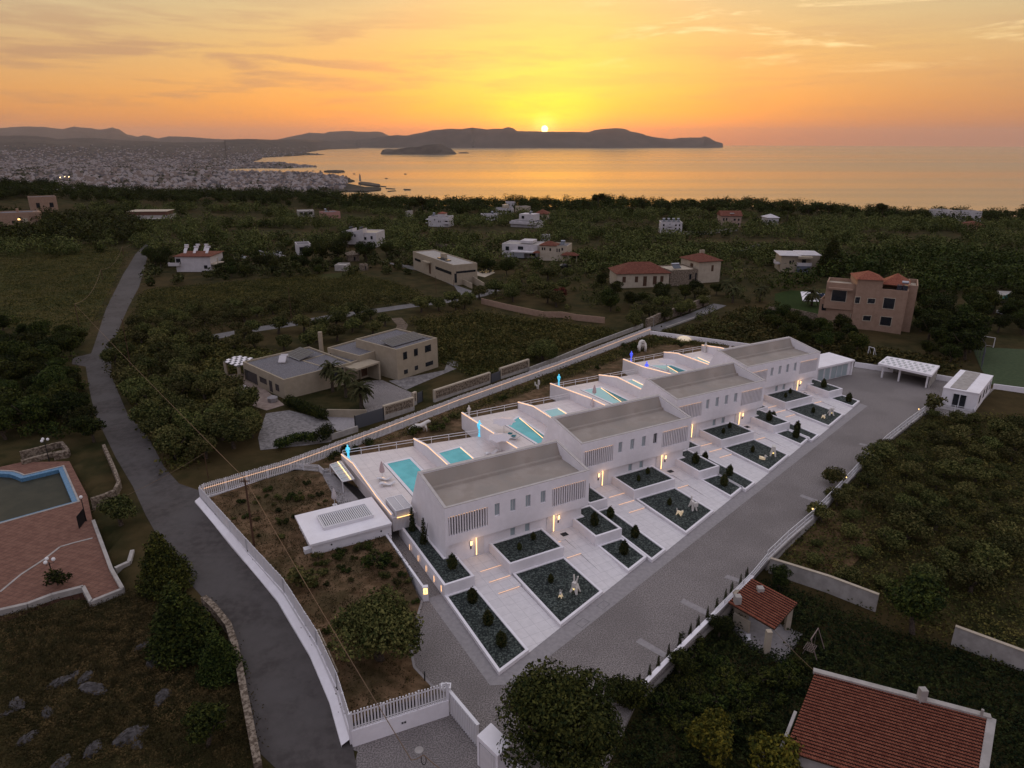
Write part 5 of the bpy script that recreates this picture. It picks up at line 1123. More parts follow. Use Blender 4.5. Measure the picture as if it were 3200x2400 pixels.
def rect_no(o, ang, x0, x1, y0, y1, pad=2.5, front=None):
    if front is None: front = 5 if math.hypot(*o[:2]) < 160 else 15
    return rect_no2(o, ang, x0, x1, y0, y1, pad, front)
def rect_no2(o, ang, x0, x1, y0, y1, pad, front):
    c, s = math.cos(ang), math.sin(ang); NOGO.append([(o[0] + x * c - y * s, o[1] + x * s + y * c) for x, y in ((x0 - pad, y0 - front), (x1 + pad, y0 - front), (x1 + pad, y1 + pad), (x0 - pad, y1 + pad))])
def hip(m, x0, x1, y0, y1, z, h, ov=.5, mi=0, gable=False):
    x0 -= ov; x1 += ov; y0 -= ov; y1 += ov; cy = (y0 + y1) / 2; cx = (x0 + x1) / 2; r = 0 if gable else (y1 - y0) / 2
    a, b = (x0 + r, x1 - r) if x1 - x0 >= y1 - y0 else (cx, cx); k = len(m.v)
    if b <= a: a = b = cx
    m.v += [(x0, y0, z), (x1, y0, z), (x1, y1, z), (x0, y1, z), (a, cy, z + h), (b, cy, z + h), (x0, y0, z - .15), (x1, y0, z - .15), (x1, y1, z - .15), (x0, y1, z - .15)]
    for f in ((0, 1, 5, 4), (1, 2, 5), (2, 3, 4, 5), (3, 0, 4), (6, 9, 8, 7), (6, 7, 1, 0), (7, 8, 2, 1), (8, 9, 3, 2), (9, 6, 0, 3)): m.f.append(tuple(k + i for i in f)); m.m.append(mi)
def house(label, fl, fr, depth, ytop, mt, roof='flat', wins=(), hmin=None, name='house', cat='house', parapet=.35, extra=None, no=True, roofh=1.8, wmat=None, leftwins=(), rightwins=(), rmat=None, low=2.5, group=None):
    a, b = Vector(GT(*fl)), Vector(GT(*fr)); ang = math.atan2(b.y - a.y, b.x - a.x); W_ = math.hypot(b.x - a.x, b.y - a.y); z0 = min(a.z, b.z)
    h = zpix(a, ytop) - z0; h = max(h, hmin or 2.6); t = thing(name, label, cat, (a.x, a.y, z0), ang, group)
    m = M()
    if roof == 'flat':
        m.box(0, W_, 0, depth, -low, h - parapet); w = .25
        for q in ((0, W_, 0, w), (0, W_, depth - w, depth), (0, w, w, depth - w), (W_ - w, W_, w, depth - w)): m.box(*q, h - parapet, h)
        m.build('wall', mt, t); M().box(w, W_ - w, w, depth - w, h - parapet, h - parapet + .03).build('roof', rmat or m_rgrav, t)
    else:
        m.box(0, W_, 0, depth, -low, h); m.build('wall', mt, t); r = M(); hip(r, 0, W_, 0, depth, h, roofh, gable=(roof == 'gable')); r.build('roof', rmat or m_tiled, t)
    wm = wmat or m_dark
    for (u0, u1, v0, v1) in wins: M().box(u0 * W_, u1 * W_, -.04, .02, v0 * h, v1 * h).build('window', wm, t)
    for (u0, u1, v0, v1) in leftwins: M().box(-.04, .02, u0 * depth, u1 * depth, v0 * h, v1 * h).build('window', wm, t)
    for (u0, u1, v0, v1) in rightwins: M().box(W_ - .02, W_ + .04, u0 * depth, u1 * depth, v0 * h, v1 * h).build('window', wm, t)
    if extra: extra(t, W_, depth, h)
    if no: rect_no((a.x, a.y), ang, 0, W_, 0, depth)
    return t
def heater(t, x, y, z, tilt=1, w=1.6):
    M().prism([(x, y), (x + w, y), (x + w, y + 1.6), (x, y + 1.6)], lambda a, b: z + .15 + (b - y) * .6, lambda a, b: z + .22 + (b - y) * .6).build('solar_collector', m_solar, t)
    M().tube([(x, y + 1.75, z + 1.3), (x + w, y + 1.75, z + 1.3)], .27, 8).build('tank', m_metal, t); M().bar((x + w / 2, y + 1.75, z), (x + w / 2, y + 1.75, z + 1.1), .08, .08).build('stand', m_metal, t)
def balcony(t, x0, x1, z, d=1.2, mt=None, rl=True):
    M().box(x0, x1, -d, 0, z - .2, z).build('balcony', mt or m_hwhite, t)
    if rl: m = M(); m.box(x0, x1, -d, -d + .08, z, z + .9); m.box(x0, x0 + .08, -d + .08, 0, z, z + .9); m.box(x1 - .08, x1, -d + .08, 0, z, z + .9); m.build('parapet', mt or m_hwhite, t)
g13 = lambda *p: R13(*p); g14 = lambda *p: R14(*p); g15 = lambda *p: R15(*p); g12 = lambda *p: R12(*p)
Y = lambda r, y: r(0, y)[1]
fr_c = m_cream
# long house with hipped red roof, link and tower
def ex1(t, W_, D, h):
    for u in (.13, .40, .58, .75, .88): M().box(u * W_ - .75, u * W_ + .75, -.06, -.041, .92 * h * .28 if u not in (.58, .75) else .05, .80 * h).build('window_frame', m_cream, t) if False else None
house('long cream house with hipped red tile roof and a row of five openings', g13(905, 832), g13(1352, 818), 9.5, Y(R13, 705), m_cream, 'hip', [(.10, .165, .38, .78), (.34, .40, .38, .78), (.50, .57, .12, .78), (.69, .76, .2, .78), (.83, .89, .38, .78)], roofh=2.6, wmat=m_wood)
def ex2(t, W_, D, h): heater(t, W_ * .2, 1.5, h, w=2.6)
house('stone faced link building with blue solar panels on its flat roof', g13(1360, 815), g13(1595, 800), 9, Y(R13, 678), m_stonew, 'flat', [(.70, .78, .35, .7), (.92, .97, .3, .75)], extra=ex2, rmat=m_cream)
def ex3(t, W_, D, h):
    for i in range(4): M().box(W_ * .45 + i * .42, W_ * .45 + i * .42 + .25, D * .5, D * .5 + .5, h + 1.3, h + 2.7).build('chimney', m_cream, t)
house('cream tower house with hipped red roof and a row of four chimneys', g13(1600, 790), g13(1790, 775), 9.5, Y(R13, 603), m_cream, 'hip', [(.58, .68, .52, .80)], roofh=1.9, extra=ex3, leftwins=[(.3, .45, .5, .85)], wmat=m_wood)
def ex4(t, W_, D, h):
    r = M(); hip(r, W_ * .0, W_ * .6, 0, D * .6, h, 1.3, .3); r.build('tower_roof', m_tiled, t)
    r = M(); hip(r, -2.2, 0, -1.5, 2, h * .52, .6, .2); hip(r, W_ - 1.5, W_ + 4.5, -3.0, 0, h * .5, .9, .2); r.build('porch_roof', m_tiled, t); M().box(W_ - 1.2, W_ - .9, -2.8, -2.5, -1, h * .5).box(W_ + 4, W_ + 4.3, -2.8, -2.5, -1, h * .5).build('porch_post', m_cream, t)
    heater(t, W_ * .7, 2, h)
house('yellow stone house with small red tower roof and arched windows', g13(238, 590), g13(472, 600), 9, Y(R13, 458), m_cream, 'flat', [(.08, .13, .68, .85), (.16, .21, .68, .85), (.36, .42, .64, .82), (.62, .66, .6, .82), (.70, .74, .6, .82), (.80, .86, .70, .88)], extra=ex4)
def ex5(t, W_, D, h): M().box(W_ * .3, W_ * .95, -3.5, 0, h * .48, h * .56).build('terrace_canopy', m_hwhite, t); M().box(W_ * .45, W_ * .8, 3, D - 1, h, h + 1.0).build('roof_room', m_hwhite, t); M().box(W_ * .32, W_ * .7, -3.4, -3.3, h * .1, h * .48).build('awning', mat('grey_awning', (.22, .22, .23), .8), t)
house('low white modern house left of the yellow stone house', g14(1850, 560), g14(2155, 575), 10, Y(R14, 445), m_hwhite, 'flat', [(.1, .2, .5, .8), (.78, .95, .15, .4), (.45, .6, .6, .85)], extra=ex5, rmat=m_conc)
house('small white box shaped house with red roof strip above the yellow stone house', g13(246, 425), g13(300, 428), 5, Y(R13, 388), m_hwhite, 'flat', [(.3, .6, .3, .7)], no=False)
def ex6(t, W_, D, h):
    for i in range(4): heater(t, 1.0 + i * W_ * .23, D * .3, h, w=1.2)
    for i in range(2): balcony(t, W_ * .30, W_ * .55, h * (.36 + .32 * i), 1.0)
house('blocky three storey grey house with four solar heaters among the trees', g13(1284, 360), g13(1466, 362), 9, Y(R13, 262), m_hwhite, 'flat', [(.08, .16, .66, .85), (.08, .16, .36, .55), (.36, .46, .70, .88), (.36, .46, .38, .56), (.66, .73, .68, .84), (.84, .9, .68, .84), (.66, .73, .38, .54), (.84, .9, .38, .54)], extra=ex6)
def ex7(t, W_, D, h): M().box(W_ * .45, W_ * .65, D * .1, D * .3, h + .9, h + 1.2).build('skylight', m_metal, t)
house('stone house with red gable roof at the right end of the tree line', g13(1800, 300), g13(1975, 302), 10, Y(R13, 205), mat('rose_stone', (.30, .21, .165), .9, (.36, .27, .22), scale=1), 'gable', [(.1, .17, .55, .8), (.24, .31, .55, .8), (.62, .72, .55, .75), (.83, .91, .55, .75), (.4, .5, .1, .4), (.62, .72, .12, .35), (.84, .92, .12, .35)], roofh=2.2, extra=ex7)
def ex8(t, W_, D, h): M().box(W_ * .25, W_ * .8, 2, D, h, h + 3.3).build('upper_block', m_hwhite, t); M().box(W_ * .35, W_ * .45, 1.95, 2.0, h + 1, h + 2.4).build('window', m_dark, t); balcony(t, 0, W_ * 1.0, h * .6, 1.5); heater(t, W_ * .6, 2.5, h + 3.3, w=1.2)
house('two level white house with a long balcony in the middle tree belt', g13(-10, 300), g13(215, 312), 9, Y(R13, 245), m_hwhite, 'flat', [(.2, .3, .62, .85), (.45, .52, .62, .85), (.7, .8, .62, .85)], extra=ex8)
house('low pavilion with a hipped red roof and a pale car beside it', g13(195, 236), g13(308, 238), 9, Y(R13, 188), m_cream, 'hip', [(.3, .5, .1, .7), (.65, .9, .1, .7)], roofh=2.2, rmat=m_tiled)
def ex10(t, W_, D, h):
    for z in (.36, .70): balcony(t, W_ * .80, W_ * 1.10, h * z, 1.6)
    M().box(-1.6, 0, 0, 6, h * .72 - .2, h * .72).box(-1.6, 0, 0, 6, h * .38 - .2, h * .38).build('side_balcony', m_hwhite, t); r = M(); r.box(W_ * .45, W_ * .8, 1, 5, h, h + 1.6); r.build('stair_tower', m_hwhite, t); r = M(); hip(r, W_ * .45, W_ * .8, 1, 5, h + 1.6, .8, .2); r.build('stair_roof', m_tile, t); heater(t, 1, 3, h, w=1.2)
house('tall white house with stacked side balconies and a small red stair roof', g14(1215, 297), g14(1385, 303), 9, Y(R14, 212), m_hwhite, 'flat', [(.30, .34, .62, .76), (.50, .54, .45, .62), (.58, .62, .45, .62), (.85, .95, .45, .65)], extra=ex10)
house('small white cube house below the white terraces on the tree line', g14(1682, 248), g14(1818, 246), 8, Y(R14, 196), m_hwhite, 'flat', [(.15, .25, .35, .7), (.6, .75, .35, .7)], extra=lambda t, W_, D, h: heater(t, W_ * .6, 2, h, w=1.2))
house('white terraced house with stepped roofs near the tree line crest', g14(1808, 192), g14(1950, 190), 8, Y(R14, 142), m_hwhite, 'flat', [(.1, .2, .3, .7), (.35, .45, .3, .7), (.6, .85, .25, .6)], extra=lambda t, W_, D, h: M().box(W_ * .4, W_ * .75, 2, D - 1, h, h + 1.8).build('upper_block', m_cream, t))
house('white house half hidden at the very crest of the tree line', g14(1880, 140), g14(1965, 140), 7, Y(R14, 88), m_hwhite, 'flat', [(.2, .4, .3, .7)])
house('pale monopitch roofed house left of the red roofed pavilion', g13(66, 182), g13(160, 178), 7, Y(R13, 128), m_cream, 'flat', [(.3, .4, .3, .7)])
house('pink square house with a brown chimney in the left tree belt', g14(327, 232), g14(455, 228), 9, Y(R14, 176), m_pink, 'flat', [], extra=lambda t, W_, D, h: (M().box(W_ * .4, W_ * .45, 4, 4.5, h, h + 2.2).build('chimney', m_wood, t), heater(t, W_ * .15, 3, h, w=1.2)))
house('unfinished grey and brick building left of the pink house', g14(88, 216), g14(230, 216), 9, Y(R14, 165), m_conc, 'flat', [(.1, .3, .4, .8), (.4, .55, .4, .8), (.65, .9, .45, .8)], rmat=m_conc)
house('narrow grey tower like building among trees in the middle distance', g14(1017, 220), g14(1050, 222), 5, Y(R14, 165), m_conc, 'flat', [])
def ex18(t, W_, D, h):
    for x in (-W_ * .72, -W_ * .18):
        m = M(); m.prism([(x, -1), (x + 4.6, -1), (x + 4.6, 4), (x, 4)], h * .2, lambda a, b: h + .3 + (a - x) * .28); m.build('stair_block', m_hwhite, t); M().box(x + .8, x + 1.4, -1.05, -1.0, h * .72, h * .9).build('window', m_dark, t); M().tube([(x + 2, 2.4, h + 1.6), (x + 3.6, 2.4, h + 2.0)], .3, 8).build('tank', m_solar, t)
    M().box(-W_ * .72 + 4.6, 0, 1, 5, 0, h * .86).build('link_wall', m_cream, t)
house('big white house with two slanted stair towers behind the dark pines', g14(600, 470), g14(765, 478), 11, Y(R14, 350), m_hwhite, 'flat', [(.32, .5, .5, .7), (.72, .83, .55, .78)], extra=ex18, rmat=m_cream)
def ex19(t, W_, D, h):
    for i, (x, y) in enumerate(((W_ * .0, 7), (W_ * .3, 8.0), (W_ * .55, 8), (W_ * .15, 3), (W_ * .42, 3), (W_ * .78, 3))):
        M().prism([(x, y), (x + .9, y), (x + .9, y + 2.0), (x, y + 2.0)], lambda a, b: h + .5 + (b - y) * .8, lambda a, b: h + .6 + (b - y) * .8).tube([(x - .2, y + 2.1, h + 2.3), (x + 1.1, y + 2.1, h + 2.3)], .3, 8).build('solar_heater', m_hwhite, t)
    balcony(t, -2, 1.5, h * .45, 1.2); M().box(W_, W_ + 2.5, 0, 5, h * .45, h * .52).box(W_ + 2.2, W_ + 2.5, 0, .3, 0, h * .9).build('side_balcony', m_cream, t); M().box(W_ * .12, W_ * .45, -.03, 0, h * .5, h * .75).build('shutter_panel', m_hwhite, t)
house('white two storey house with red roof and six solar heater tubes by the road', R15(700, 690), R15(1000, 690), 11, Y(R15, 555), m_hwhite, 'hip', [(.02, .15, .5, .85), (.80, .90, .2, .42)], extra=ex19, roofh=.9)
def ex20(t, W_, D, h): M().box(-1, W_ + 1.5, -3, 0, h * .42, h * .55).build('canopy', m_conc, t); M().box(W_ * .05, W_ * .95, 2.0, D, h, h + 1.9).build('upper_block', mat('brown_plaster', (.14, .07, .05), .9), t); r = M(); hip(r, W_ * .05, W_ * .95, 2, D, h + 1.9, .5, .5); r.build('upper_roof', m_cream, t)
house('long low building with flat pinkish roof in the far left trees', R15(255, 245), R15(625, 250), 12, Y(R15, 205), m_conc, 'flat', [(.1, .3, .1, .4), (.5, .7, .1, .4)], extra=ex20, rmat=m_cream)
house('little white house with a chimney pipe left of the big dark pines', R15(1745, 545), R15(1865, 540), 8, Y(R15, 455), m_hwhite, 'flat', [(.15, .45, .35, .75)], extra=lambda t, W_, D, h: M().box(W_ * .55, W_ * .58, 3, 3.2, h, h + 1.4).build('pipe', m_metal, t))
def ex22(t, W_, D, h): M().box(W_ * .48, W_ * .54, 2, 2.8, h, h + 1.6).build('chimney', m_plst2, t); M().box(W_ * .5, W_ * .56, -.06, -.02, h * .55, h * .64).build('lit_window', m_ledhot, t); M().box(W_ * .62, W_ * .75, -.05, 0, h * .35, h * .65).build('door', m_cream, t); M().box(W_ * .9, W_ * 1.1, -1, 4, h * .75, h).build('porch_roof', m_plst2, t)
house('sandy stone villa with one lit window at the far left edge', L16(0, 430), L16(455, 420), 11, Y(L16, 245), m_plst2, 'flat', [(.34, .42, .35, .52), (.05, .1, .3, .5)], extra=ex22)
house('sandy house peeping over the trees at the top of the left edge', L16(370, 230), L16(680, 225), 9, Y(L16, 60), m_plst2, 'flat', [(.2, .34, .3, .62), (.7, .85, .3, .6)])
def ex23(t, W_, D, h): balcony(t, W_ * .42, W_ * .78, h * .48, 1.6); M().box(W_ * .42, W_ * .78, -2.2, 0, h * .86, h * .97).build('porch_roof', m_plst, t); M().box(W_ * .40, W_ * .74, -1.7, -1.62, h * .1, h * .45).build('awning', mat('blue_grey_awning', (.10, .11, .14), .8), t); M().box(-1.6, 0, .5, 4, h * .46, h * .52).box(-1.6, -1.5, .5, 4, h * .52, h * .66).build('side_balcony', m_hwhite, t); r = M(); hip(r, 0, W_ * .45, 0, D, h, .7, .7); hip(r, W_ * .5, W_, .5, D, h + .2, .8, .5); r.build('pale_roof', m_hwhite, t); M().box(W_ + 4, W_ + 6.5, 1, 6, -1, h * .75).build('side_tower', m_plst, t); r = M(); hip(r, W_ + 4, W_ + 6.5, 1, 6, h * .75, .6, .5); r.build('side_roof', m_hwhite, t); M().box(W_ + 5, W_ + 5.5, 3, 3.5, h * .8, h * 1.05).build('chimney', m_pink, t)
house('brown two storey villa with pale hipped roofs and a striped awning', g12(100, 690), g12(430, 705), 10, Y(R12, 545), m_plst, 'flat', [(.15, .25, .12, .3), (.22, .27, .55, .7), (.3, .34, .6, .72), (.55, .65, .52, .82)], extra=ex23)
house('white house at the tree line cut by the big tree beside it', g12(-10, 300), g12(85, 300), 8, Y(R12, 222), m_hwhite, 'gable', [(.1, .3, .55, .75), (.5, .7, .55, .75), (.1, .3, .2, .4), (.5, .7, .2, .4)], roofh=1.6, rmat=m_hwhite, no=False)
house('low white roofed building on the right hand crest', g12(1470, 240), g12(1580, 240), 9, Y(R12, 158), m_hwhite, 'flat', [], hmin=2.2); house('long white walled house right of the low white roof on the crest', g12(1650, 255), g12(1835, 255), 9, Y(R12, 170), m_hwhite, 'flat', [(.1, .2, .3, .6), (.4, .5, .3, .6), (.7, .8, .3, .6)], hmin=2.4)
house('half hidden house with a broad reddish roof in the right hand woods', g12(1715, 322), g12(1870, 325), 9, Y(R12, 300), m_plst2, 'hip', [], hmin=2.2)
for i, (a, b, d, yt, lb) in enumerate([((522, 600), (618, 596), 5, 545, 'small ruined stone hut under the dark pines'), ((640, 680), (695, 676), 3, 630, 'tiny stone hut with a dark doorway right of the ruined hut'), ((405, 682), (505, 684), 5, 655, 'low tin roofed shed below the dark pines')]):
    house(lb, g14(*a), g14(*b), d, Y(R14, yt), m_stonew if i < 2 else m_conc, 'gable' if i == 0 else 'flat', [(.5, .65, .1, .7)] if i < 2 else [], hmin=2, roofh=1.2, name='hut', cat='hut', rmat=m_stonew if i < 2 else m_conc, low=.6)
# modern beige villa in the middle
def rect_block(t, o, ang, pa, pb, depth, zt, zb, mt, par=.3, nm_='wall', roofm=None, inner=True):
    """block in thing t whose front top edge is the two points (unprojected at zt)"""
    c, s = math.cos(-ang), math.sin(-ang); q = []
    for p in (pa, pb): g_ = G(*p, zt); dx, dy = g_[0] - o[0], g_[1] - o[1]; q.append(Vector((dx * c - dy * s, dx * s + dy * c)))
    d = (q[1] - q[0]).normalized(); n = Vector((-d.y, d.x)); P4 = [q[0], q[1], q[1] + n * depth, q[0] + n * depth]
    m = M(); m.prism([tuple(p) for p in P4], zb - o[2], zt - par - o[2]); w = .28; W_ = (q[1] - q[0]).length
    f = lambda x, y: tuple(q[0] + d * x + n * y)
    for (x0, x1, y0, y1) in ((0, W_, 0, w), (0, W_, depth - w, depth), (0, w, w, depth - w), (W_ - w, W_, w, depth - w)): m.prism([f(x0, y0), f(x1, y0), f(x1, y1), f(x0, y1)], zt - par - o[2], zt - o[2])
    m.build(nm_, mt, t); M().prism([f(w, w), f(W_ - w, w), f(W_ - w, depth - w), f(w, depth - w)], zt - par - o[2], zt - par + .03 - o[2]).build('roof', roofm or m_rgrav, t)
    NOGO.append([(o[0] + x * math.cos(ang) - y * math.sin(ang), o[1] + x * math.sin(ang) + y * math.cos(ang)) for x, y in (f(-2, -5), f(W_ + 2, -5), f(W_ + 2, depth + 2), f(-2, depth + 2))])
    return f, W_, zb - o[2], zt - o[2]
def facewin(t, f, x0, x1, z0, z1, mt=None, frame=None, nm_='window', o=.04):
    w_ = M().prism([f(x0, -o), f(x1, -o), f(x1, .02), f(x0, .02)], z0, z1).build(nm_, mt or m_dark, t)
    if frame:
        m = M()
        for (a, b, c, d) in ((x0 - .14, x1 + .14, z1, z1 + .14), (x0 - .14, x1 + .14, z0 - .14, z0), (x0 - .14, x0, z0, z1), (x1, x1 + .14, z0, z1)): m.prism([f(a, -.07), f(b, -.07), f(b, .02), f(a, .02)], c, d)
        m.build('window_frame', frame, t)
def sidef(f, W_): return lambda x, y: f(W_ - y, x) if False else f(W_ - y, x)
o = GT(*R14(1430, 770)); t = thing('house', 'long flat roofed grey beige modern villa with slit windows beside a bright pool', 'house', o)
f, W_, zb, zt = rect_block(t, o, 0, R14(1078, 512), R14(1430, 632), 8, o[2] + 6.2, o[2] - 2, m_plst, roofm=m_conc)
hh = lambda z: zb + 2 + z
facewin(t, f, 1.5, 6.5, hh(3.4), hh(4.2)); facewin(t, f, W_ * .58, W_ * .95, hh(3.0), hh(3.9)); facewin(t, f, W_ * .42, W_ * .46, hh(.8), hh(3.8), m_wood, nm_='door'); M().prism([f(W_ * .33, -1.4), f(W_ * .48, -1.4), f(W_ * .48, 0), f(W_ * .33, 0)], hh(4.4), hh(4.7)).build('porch_roof', m_plst, t)
g2_ = lambda x, y: f(W_ - y, x); facewin(t, g2_, .8, 7.4, hh(3.6), hh(4.2)); facewin(t, g2_, .2, 1.0, hh(.8), hh(3.6))
M().prism([f(W_ * .5, 3), f(W_ * .56, 3), f(W_ * .56, 4.5), f(W_ * .5, 4.5)], zt - .3, zt + 1.2).build('roof_box', m_plst, t)
for x in (.52, .60, .68): M().prism([f(W_ * x, 1.5), f(W_ * (x + .06), 1.5), f(W_ * (x + .06), 3.2), f(W_ * x, 3.2)], zt - .2, zt + .1).build('solar_panel', m_solar, t)
sheet('path', [GT(*R14(*p))[:2] for p in ((800, 600), (1060, 640), (1130, 660), (1430, 800), (1660, 880), (1500, 915), (1440, 820), (1200, 700), (1000, 655))], m_lane, .10, step=3)
sheet('terrace', [GT(*R14(*p))[:2] for p in ((1560, 655), (1600, 640), (1680, 650), (1790, 700), (1700, 740), (1570, 710))], m_cream, .12, step=3)
pw_ = [GT(*R14(*p)) for p in ((1565, 662), (1675, 650), (1785, 690), (1680, 708))]; c = pw_[0]; t = thing('swimming_pool', 'far pool mirroring the bright sky beside the modern villa', 'swimming pool', (c[0], c[1], c[2] + .15)); M().prism([(p[0] - c[0], p[1] - c[1]) for p in pw_], -.1, .1).build('water', mat('mirror_water', (.02, .03, .035), .03, spec=1.0), t)
gwall([GT(*R14(1440, 765)), GT(*R14(1590, 835))], 1.6, 'low beige ramp wall before the modern villa', mt=m_plst); gwall([GT(*R14(1560, 765)), GT(*R14(1695, 850))], 2.2, 'tall beige retaining wall right of the ramp of the modern villa', mt=m_plst)
# walls in the fields
gwall([GT(*R14(1672, 965)), GT(*R14(1900, 1020)), GT(*R14(2212, 1085)), GT(*R13(430, 1085)), GT(*R13(560, 1110)), GT(*R13(800, 1135))], 1.5, 'long beige field wall running below the olive grove', mt=m_plst2)
gwall([GT(*R13(1160, 1175)), GT(*R13(1300, 1110)), GT(*R13(1560, 1020)), GT(*R13(1700, 965))], 2.2, 'rubble stone wall along the lane above the glowing fence', mt=m_stonew, w=.6)
gwall([GT(*R13(1330, 1180)), GT(*R13(1560, 1100)), GT(*R13(1730, 1030))], .4, 'low kerb stones on the right side of the lane', mt=m_conc)
gwall([GT(*p) for p in (R13(150, 1555), R13(420, 1450), R13(700, 1330), R13(1130, 1170))], .9, 'low rough wall running just outside the glowing fence', mt=m_conc)
gwall([GT(*R12(0, 1045)), GT(*R12(200, 1060)), GT(*R12(425, 1110))], 1.6, 'stone terrace wall before the sandy villa', mt=m_stonew); gwall([GT(*R12(1550, 700)), GT(*R12(1700, 690)), GT(*R12(1960, 705))], 2.0, 'pale stone wall in the right hand woods', mt=m_stonew)
gwall([GT(*R14(1285, 480)), GT(*R14(1440, 500)), GT(*R14(1510, 505))], 1.8, 'rubble wall behind the modern villa', mt=m_stonew, w=.6); gwall([GT(*R13(1480, 372)), GT(*R13(1700, 362)), GT(*R13(1950, 335))], 1.6, 'pale winding wall right of the house with four heaters', mt=m_conc); gwall([GT(*R15(1410, 540)), GT(*R15(1520, 560)), GT(*R15(1640, 590))], 1.6, 'low white wall beside two parked cars', mt=m_hwhite)
# sandy villa on the right (three storeys)
o = GT(*R12(445, 1150)); t = thing('villa', 'sandy brown three storey villa with red tile roofs and cream window frames', 'villa', o)
base = o[2]
def zt_of(pt, gx): return zpix(gx, pt[1])
f, W_, zb, zt = rect_block(t, o, 0, R12(452, 922), R12(860, 968), 8, base + 5.9, base - 2.5, m_plst2, par=.9, roofm=m_cream, nm_='wall')
facewin(t, f, W_ * .70, W_ * .78, 1.9, 3.1, frame=m_cream); facewin(t, f, W_ * .06, W_ * .16, 3.2, 4.7, nm_='window')
f2, W2, zb2, zt2 = rect_block(t, o, 0, R12(510, 778), R12(780, 800), 7, base + 10.2, base + 4, m_plst2, par=.8, roofm=m_cream)
facewin(t, f2, W2 * .22, W2 * .68, zt2 - 4.3, zt2 - 1.7, frame=m_cream, nm_='terrace_door'); M().prism([f2(W2 * .08, -1.0), f2(W2 * .86, -1.0), f2(W2 * .86, 0), f2(W2 * .08, 0)], zt2 - 1.5, zt2 - 1.1).build('canopy', m_plst2, t)
f3, W3, zb3, zt3 = rect_block(t, o, 0, R12(778, 752), R12(1000, 762), 8.5, base + 11.6, base - 2.5, m_plst2, par=.1)
for (a, b, c, d) in ((.02, .20, -5.6, -4.2), (.52, .80, -5.5, -4.4), (.45, .75, -9.6, -8.5)): facewin(t, f3, W3 * a, W3 * b, zt3 + c, zt3 + d, frame=m_cream)
f4, W4, zb4, zt4 = rect_block(t, o, 0, R12(965, 835), R12(1215, 858), 8, base + 9.6, base - 2.5, m_plst2, par=1.0, roofm=m_cream)
facewin(t, f4, W4 * .22, W4 * .60, zt4 - 4.4, zt4 - 2.0, frame=m_cream); facewin(t, f4, W4 * .22, W4 * .60, zt4 - 8.4, zt4 - 6.4, frame=m_cream)
f5, W5, zb5, zt5 = rect_block(t, o, 0, R12(1215, 805), R12(1300, 812), 9, base + 10.4, base - 2.5, m_plst2, par=.9, roofm=m_cream)
def hiprel(nm_, f, W_, D, z, h, mt): 
    m = M(); r = min(W_, D) / 2 + .3; q = [f(-.5, -.5), f(W_ + .5, -.5), f(W_ + .5, D + .5), f(-.5, D + .5)]; a, b = (f(r - .5, D / 2), f(W_ - r + .5, D / 2)) if W_ > D else (f(W_ / 2, D / 2), f(W_ / 2, D / 2)); k = 0
    m.v = [(*p, z) for p in q] + [(*a, z + h), (*b, z + h)]; m.f = [(0, 1, 5, 4), (1, 2, 5), (2, 3, 4, 5), (3, 0, 4), (3, 2, 1, 0)]; m.m = [0] * 5; return m.build(nm_, mt, t)
hiprel('roof', f3, W3, 7, zt3, 1.5, m_tile); hiprel('roof', lambda x, y: f4(x * 1.0 + .5, y + 3.2), W4 - 1, 7, zt4 + .6, 2.2, m_tile)
for x in (.58, .78): M().prism([f4(W4 * x, .8), f4(W4 * (x + .17), .8), f4(W4 * (x + .17), 2.3), f4(W4 * x, 2.3)], zt4 - .8, zt4 + 1.0).build('solar_collector', m_solar, t)
M().tube([(*f4(W4 * .72, 2.6), zt4 + 1.5), (*f4(W4 * .95, 2.6), zt4 + 1.5)], .32, 8).build('tank', m_metal, t)
m_lawn = mat('watered_lawn', (.016, .028, .008), .95, (.028, .046, .012), scale=2, spec=.05); LAWN = [GT(*R12(*p))[:2] for p in ((60, 880), (200, 850), (290, 860), (480, 950), (440, 1060), (200, 1040), (60, 1000))]; NOGO.append(LAWN); sheet('lawn', LAWN, m_lawn, .06, step=3)
c = GT(*R12(300, 945)); q = [GT(*R12(*p)) for p in ((280, 862), (420, 868), (492, 885), (450, 950), (300, 945))]; sheet('terrace', [p[:2] for p in q], m_white, .1, step=4)
q = [GT(*R12(*p)) for p in ((400, 895), (488, 880), (480, 915), (420, 925))]; t = thing('swimming_pool', 'dark blue pool beside the palm left of the sandy villa', 'swimming pool', (q[0][0], q[0][1], q[0][2] + .15)); M().prism([(p[0] - q[0][0], p[1] - q[0][1]) for p in q], 0, .08).build('water', mat('blue_water', (.005, .02, .08), .05, spec=.8), t)
q = [GT(*R12(*p)) for p in ((1865, 905), (1950, 855), (2250, 865), (2250, 960), (2040, 960), (1900, 945))]; sheet('terrace', [p[:2] for p in q], m_conc, .1, step=4); NOGO.append([p[:2] for p in q])
q = [GT(*R12(*p)) for p in ((1990, 922), (2090, 885), (2260, 895), (2260, 945), (2090, 945))]; t = thing('swimming_pool', 'dark pool on the pale terrace at the right edge', 'swimming pool', (q[0][0], q[0][1], q[0][2] + .15)); M().prism([(p[0] - q[0][0], p[1] - q[0][1]) for p in q], 0, .08).build('water', m_water2, t)
for i, px in enumerate(((1895, 905), (1920, 880))): gp = GT(*R12(*px)); lounger(['front', 'rear'][i] + ' pale lounger on the terrace by the dark pool at the right edge', (gp[0], gp[1], gp[2] + .1), rad(-35))
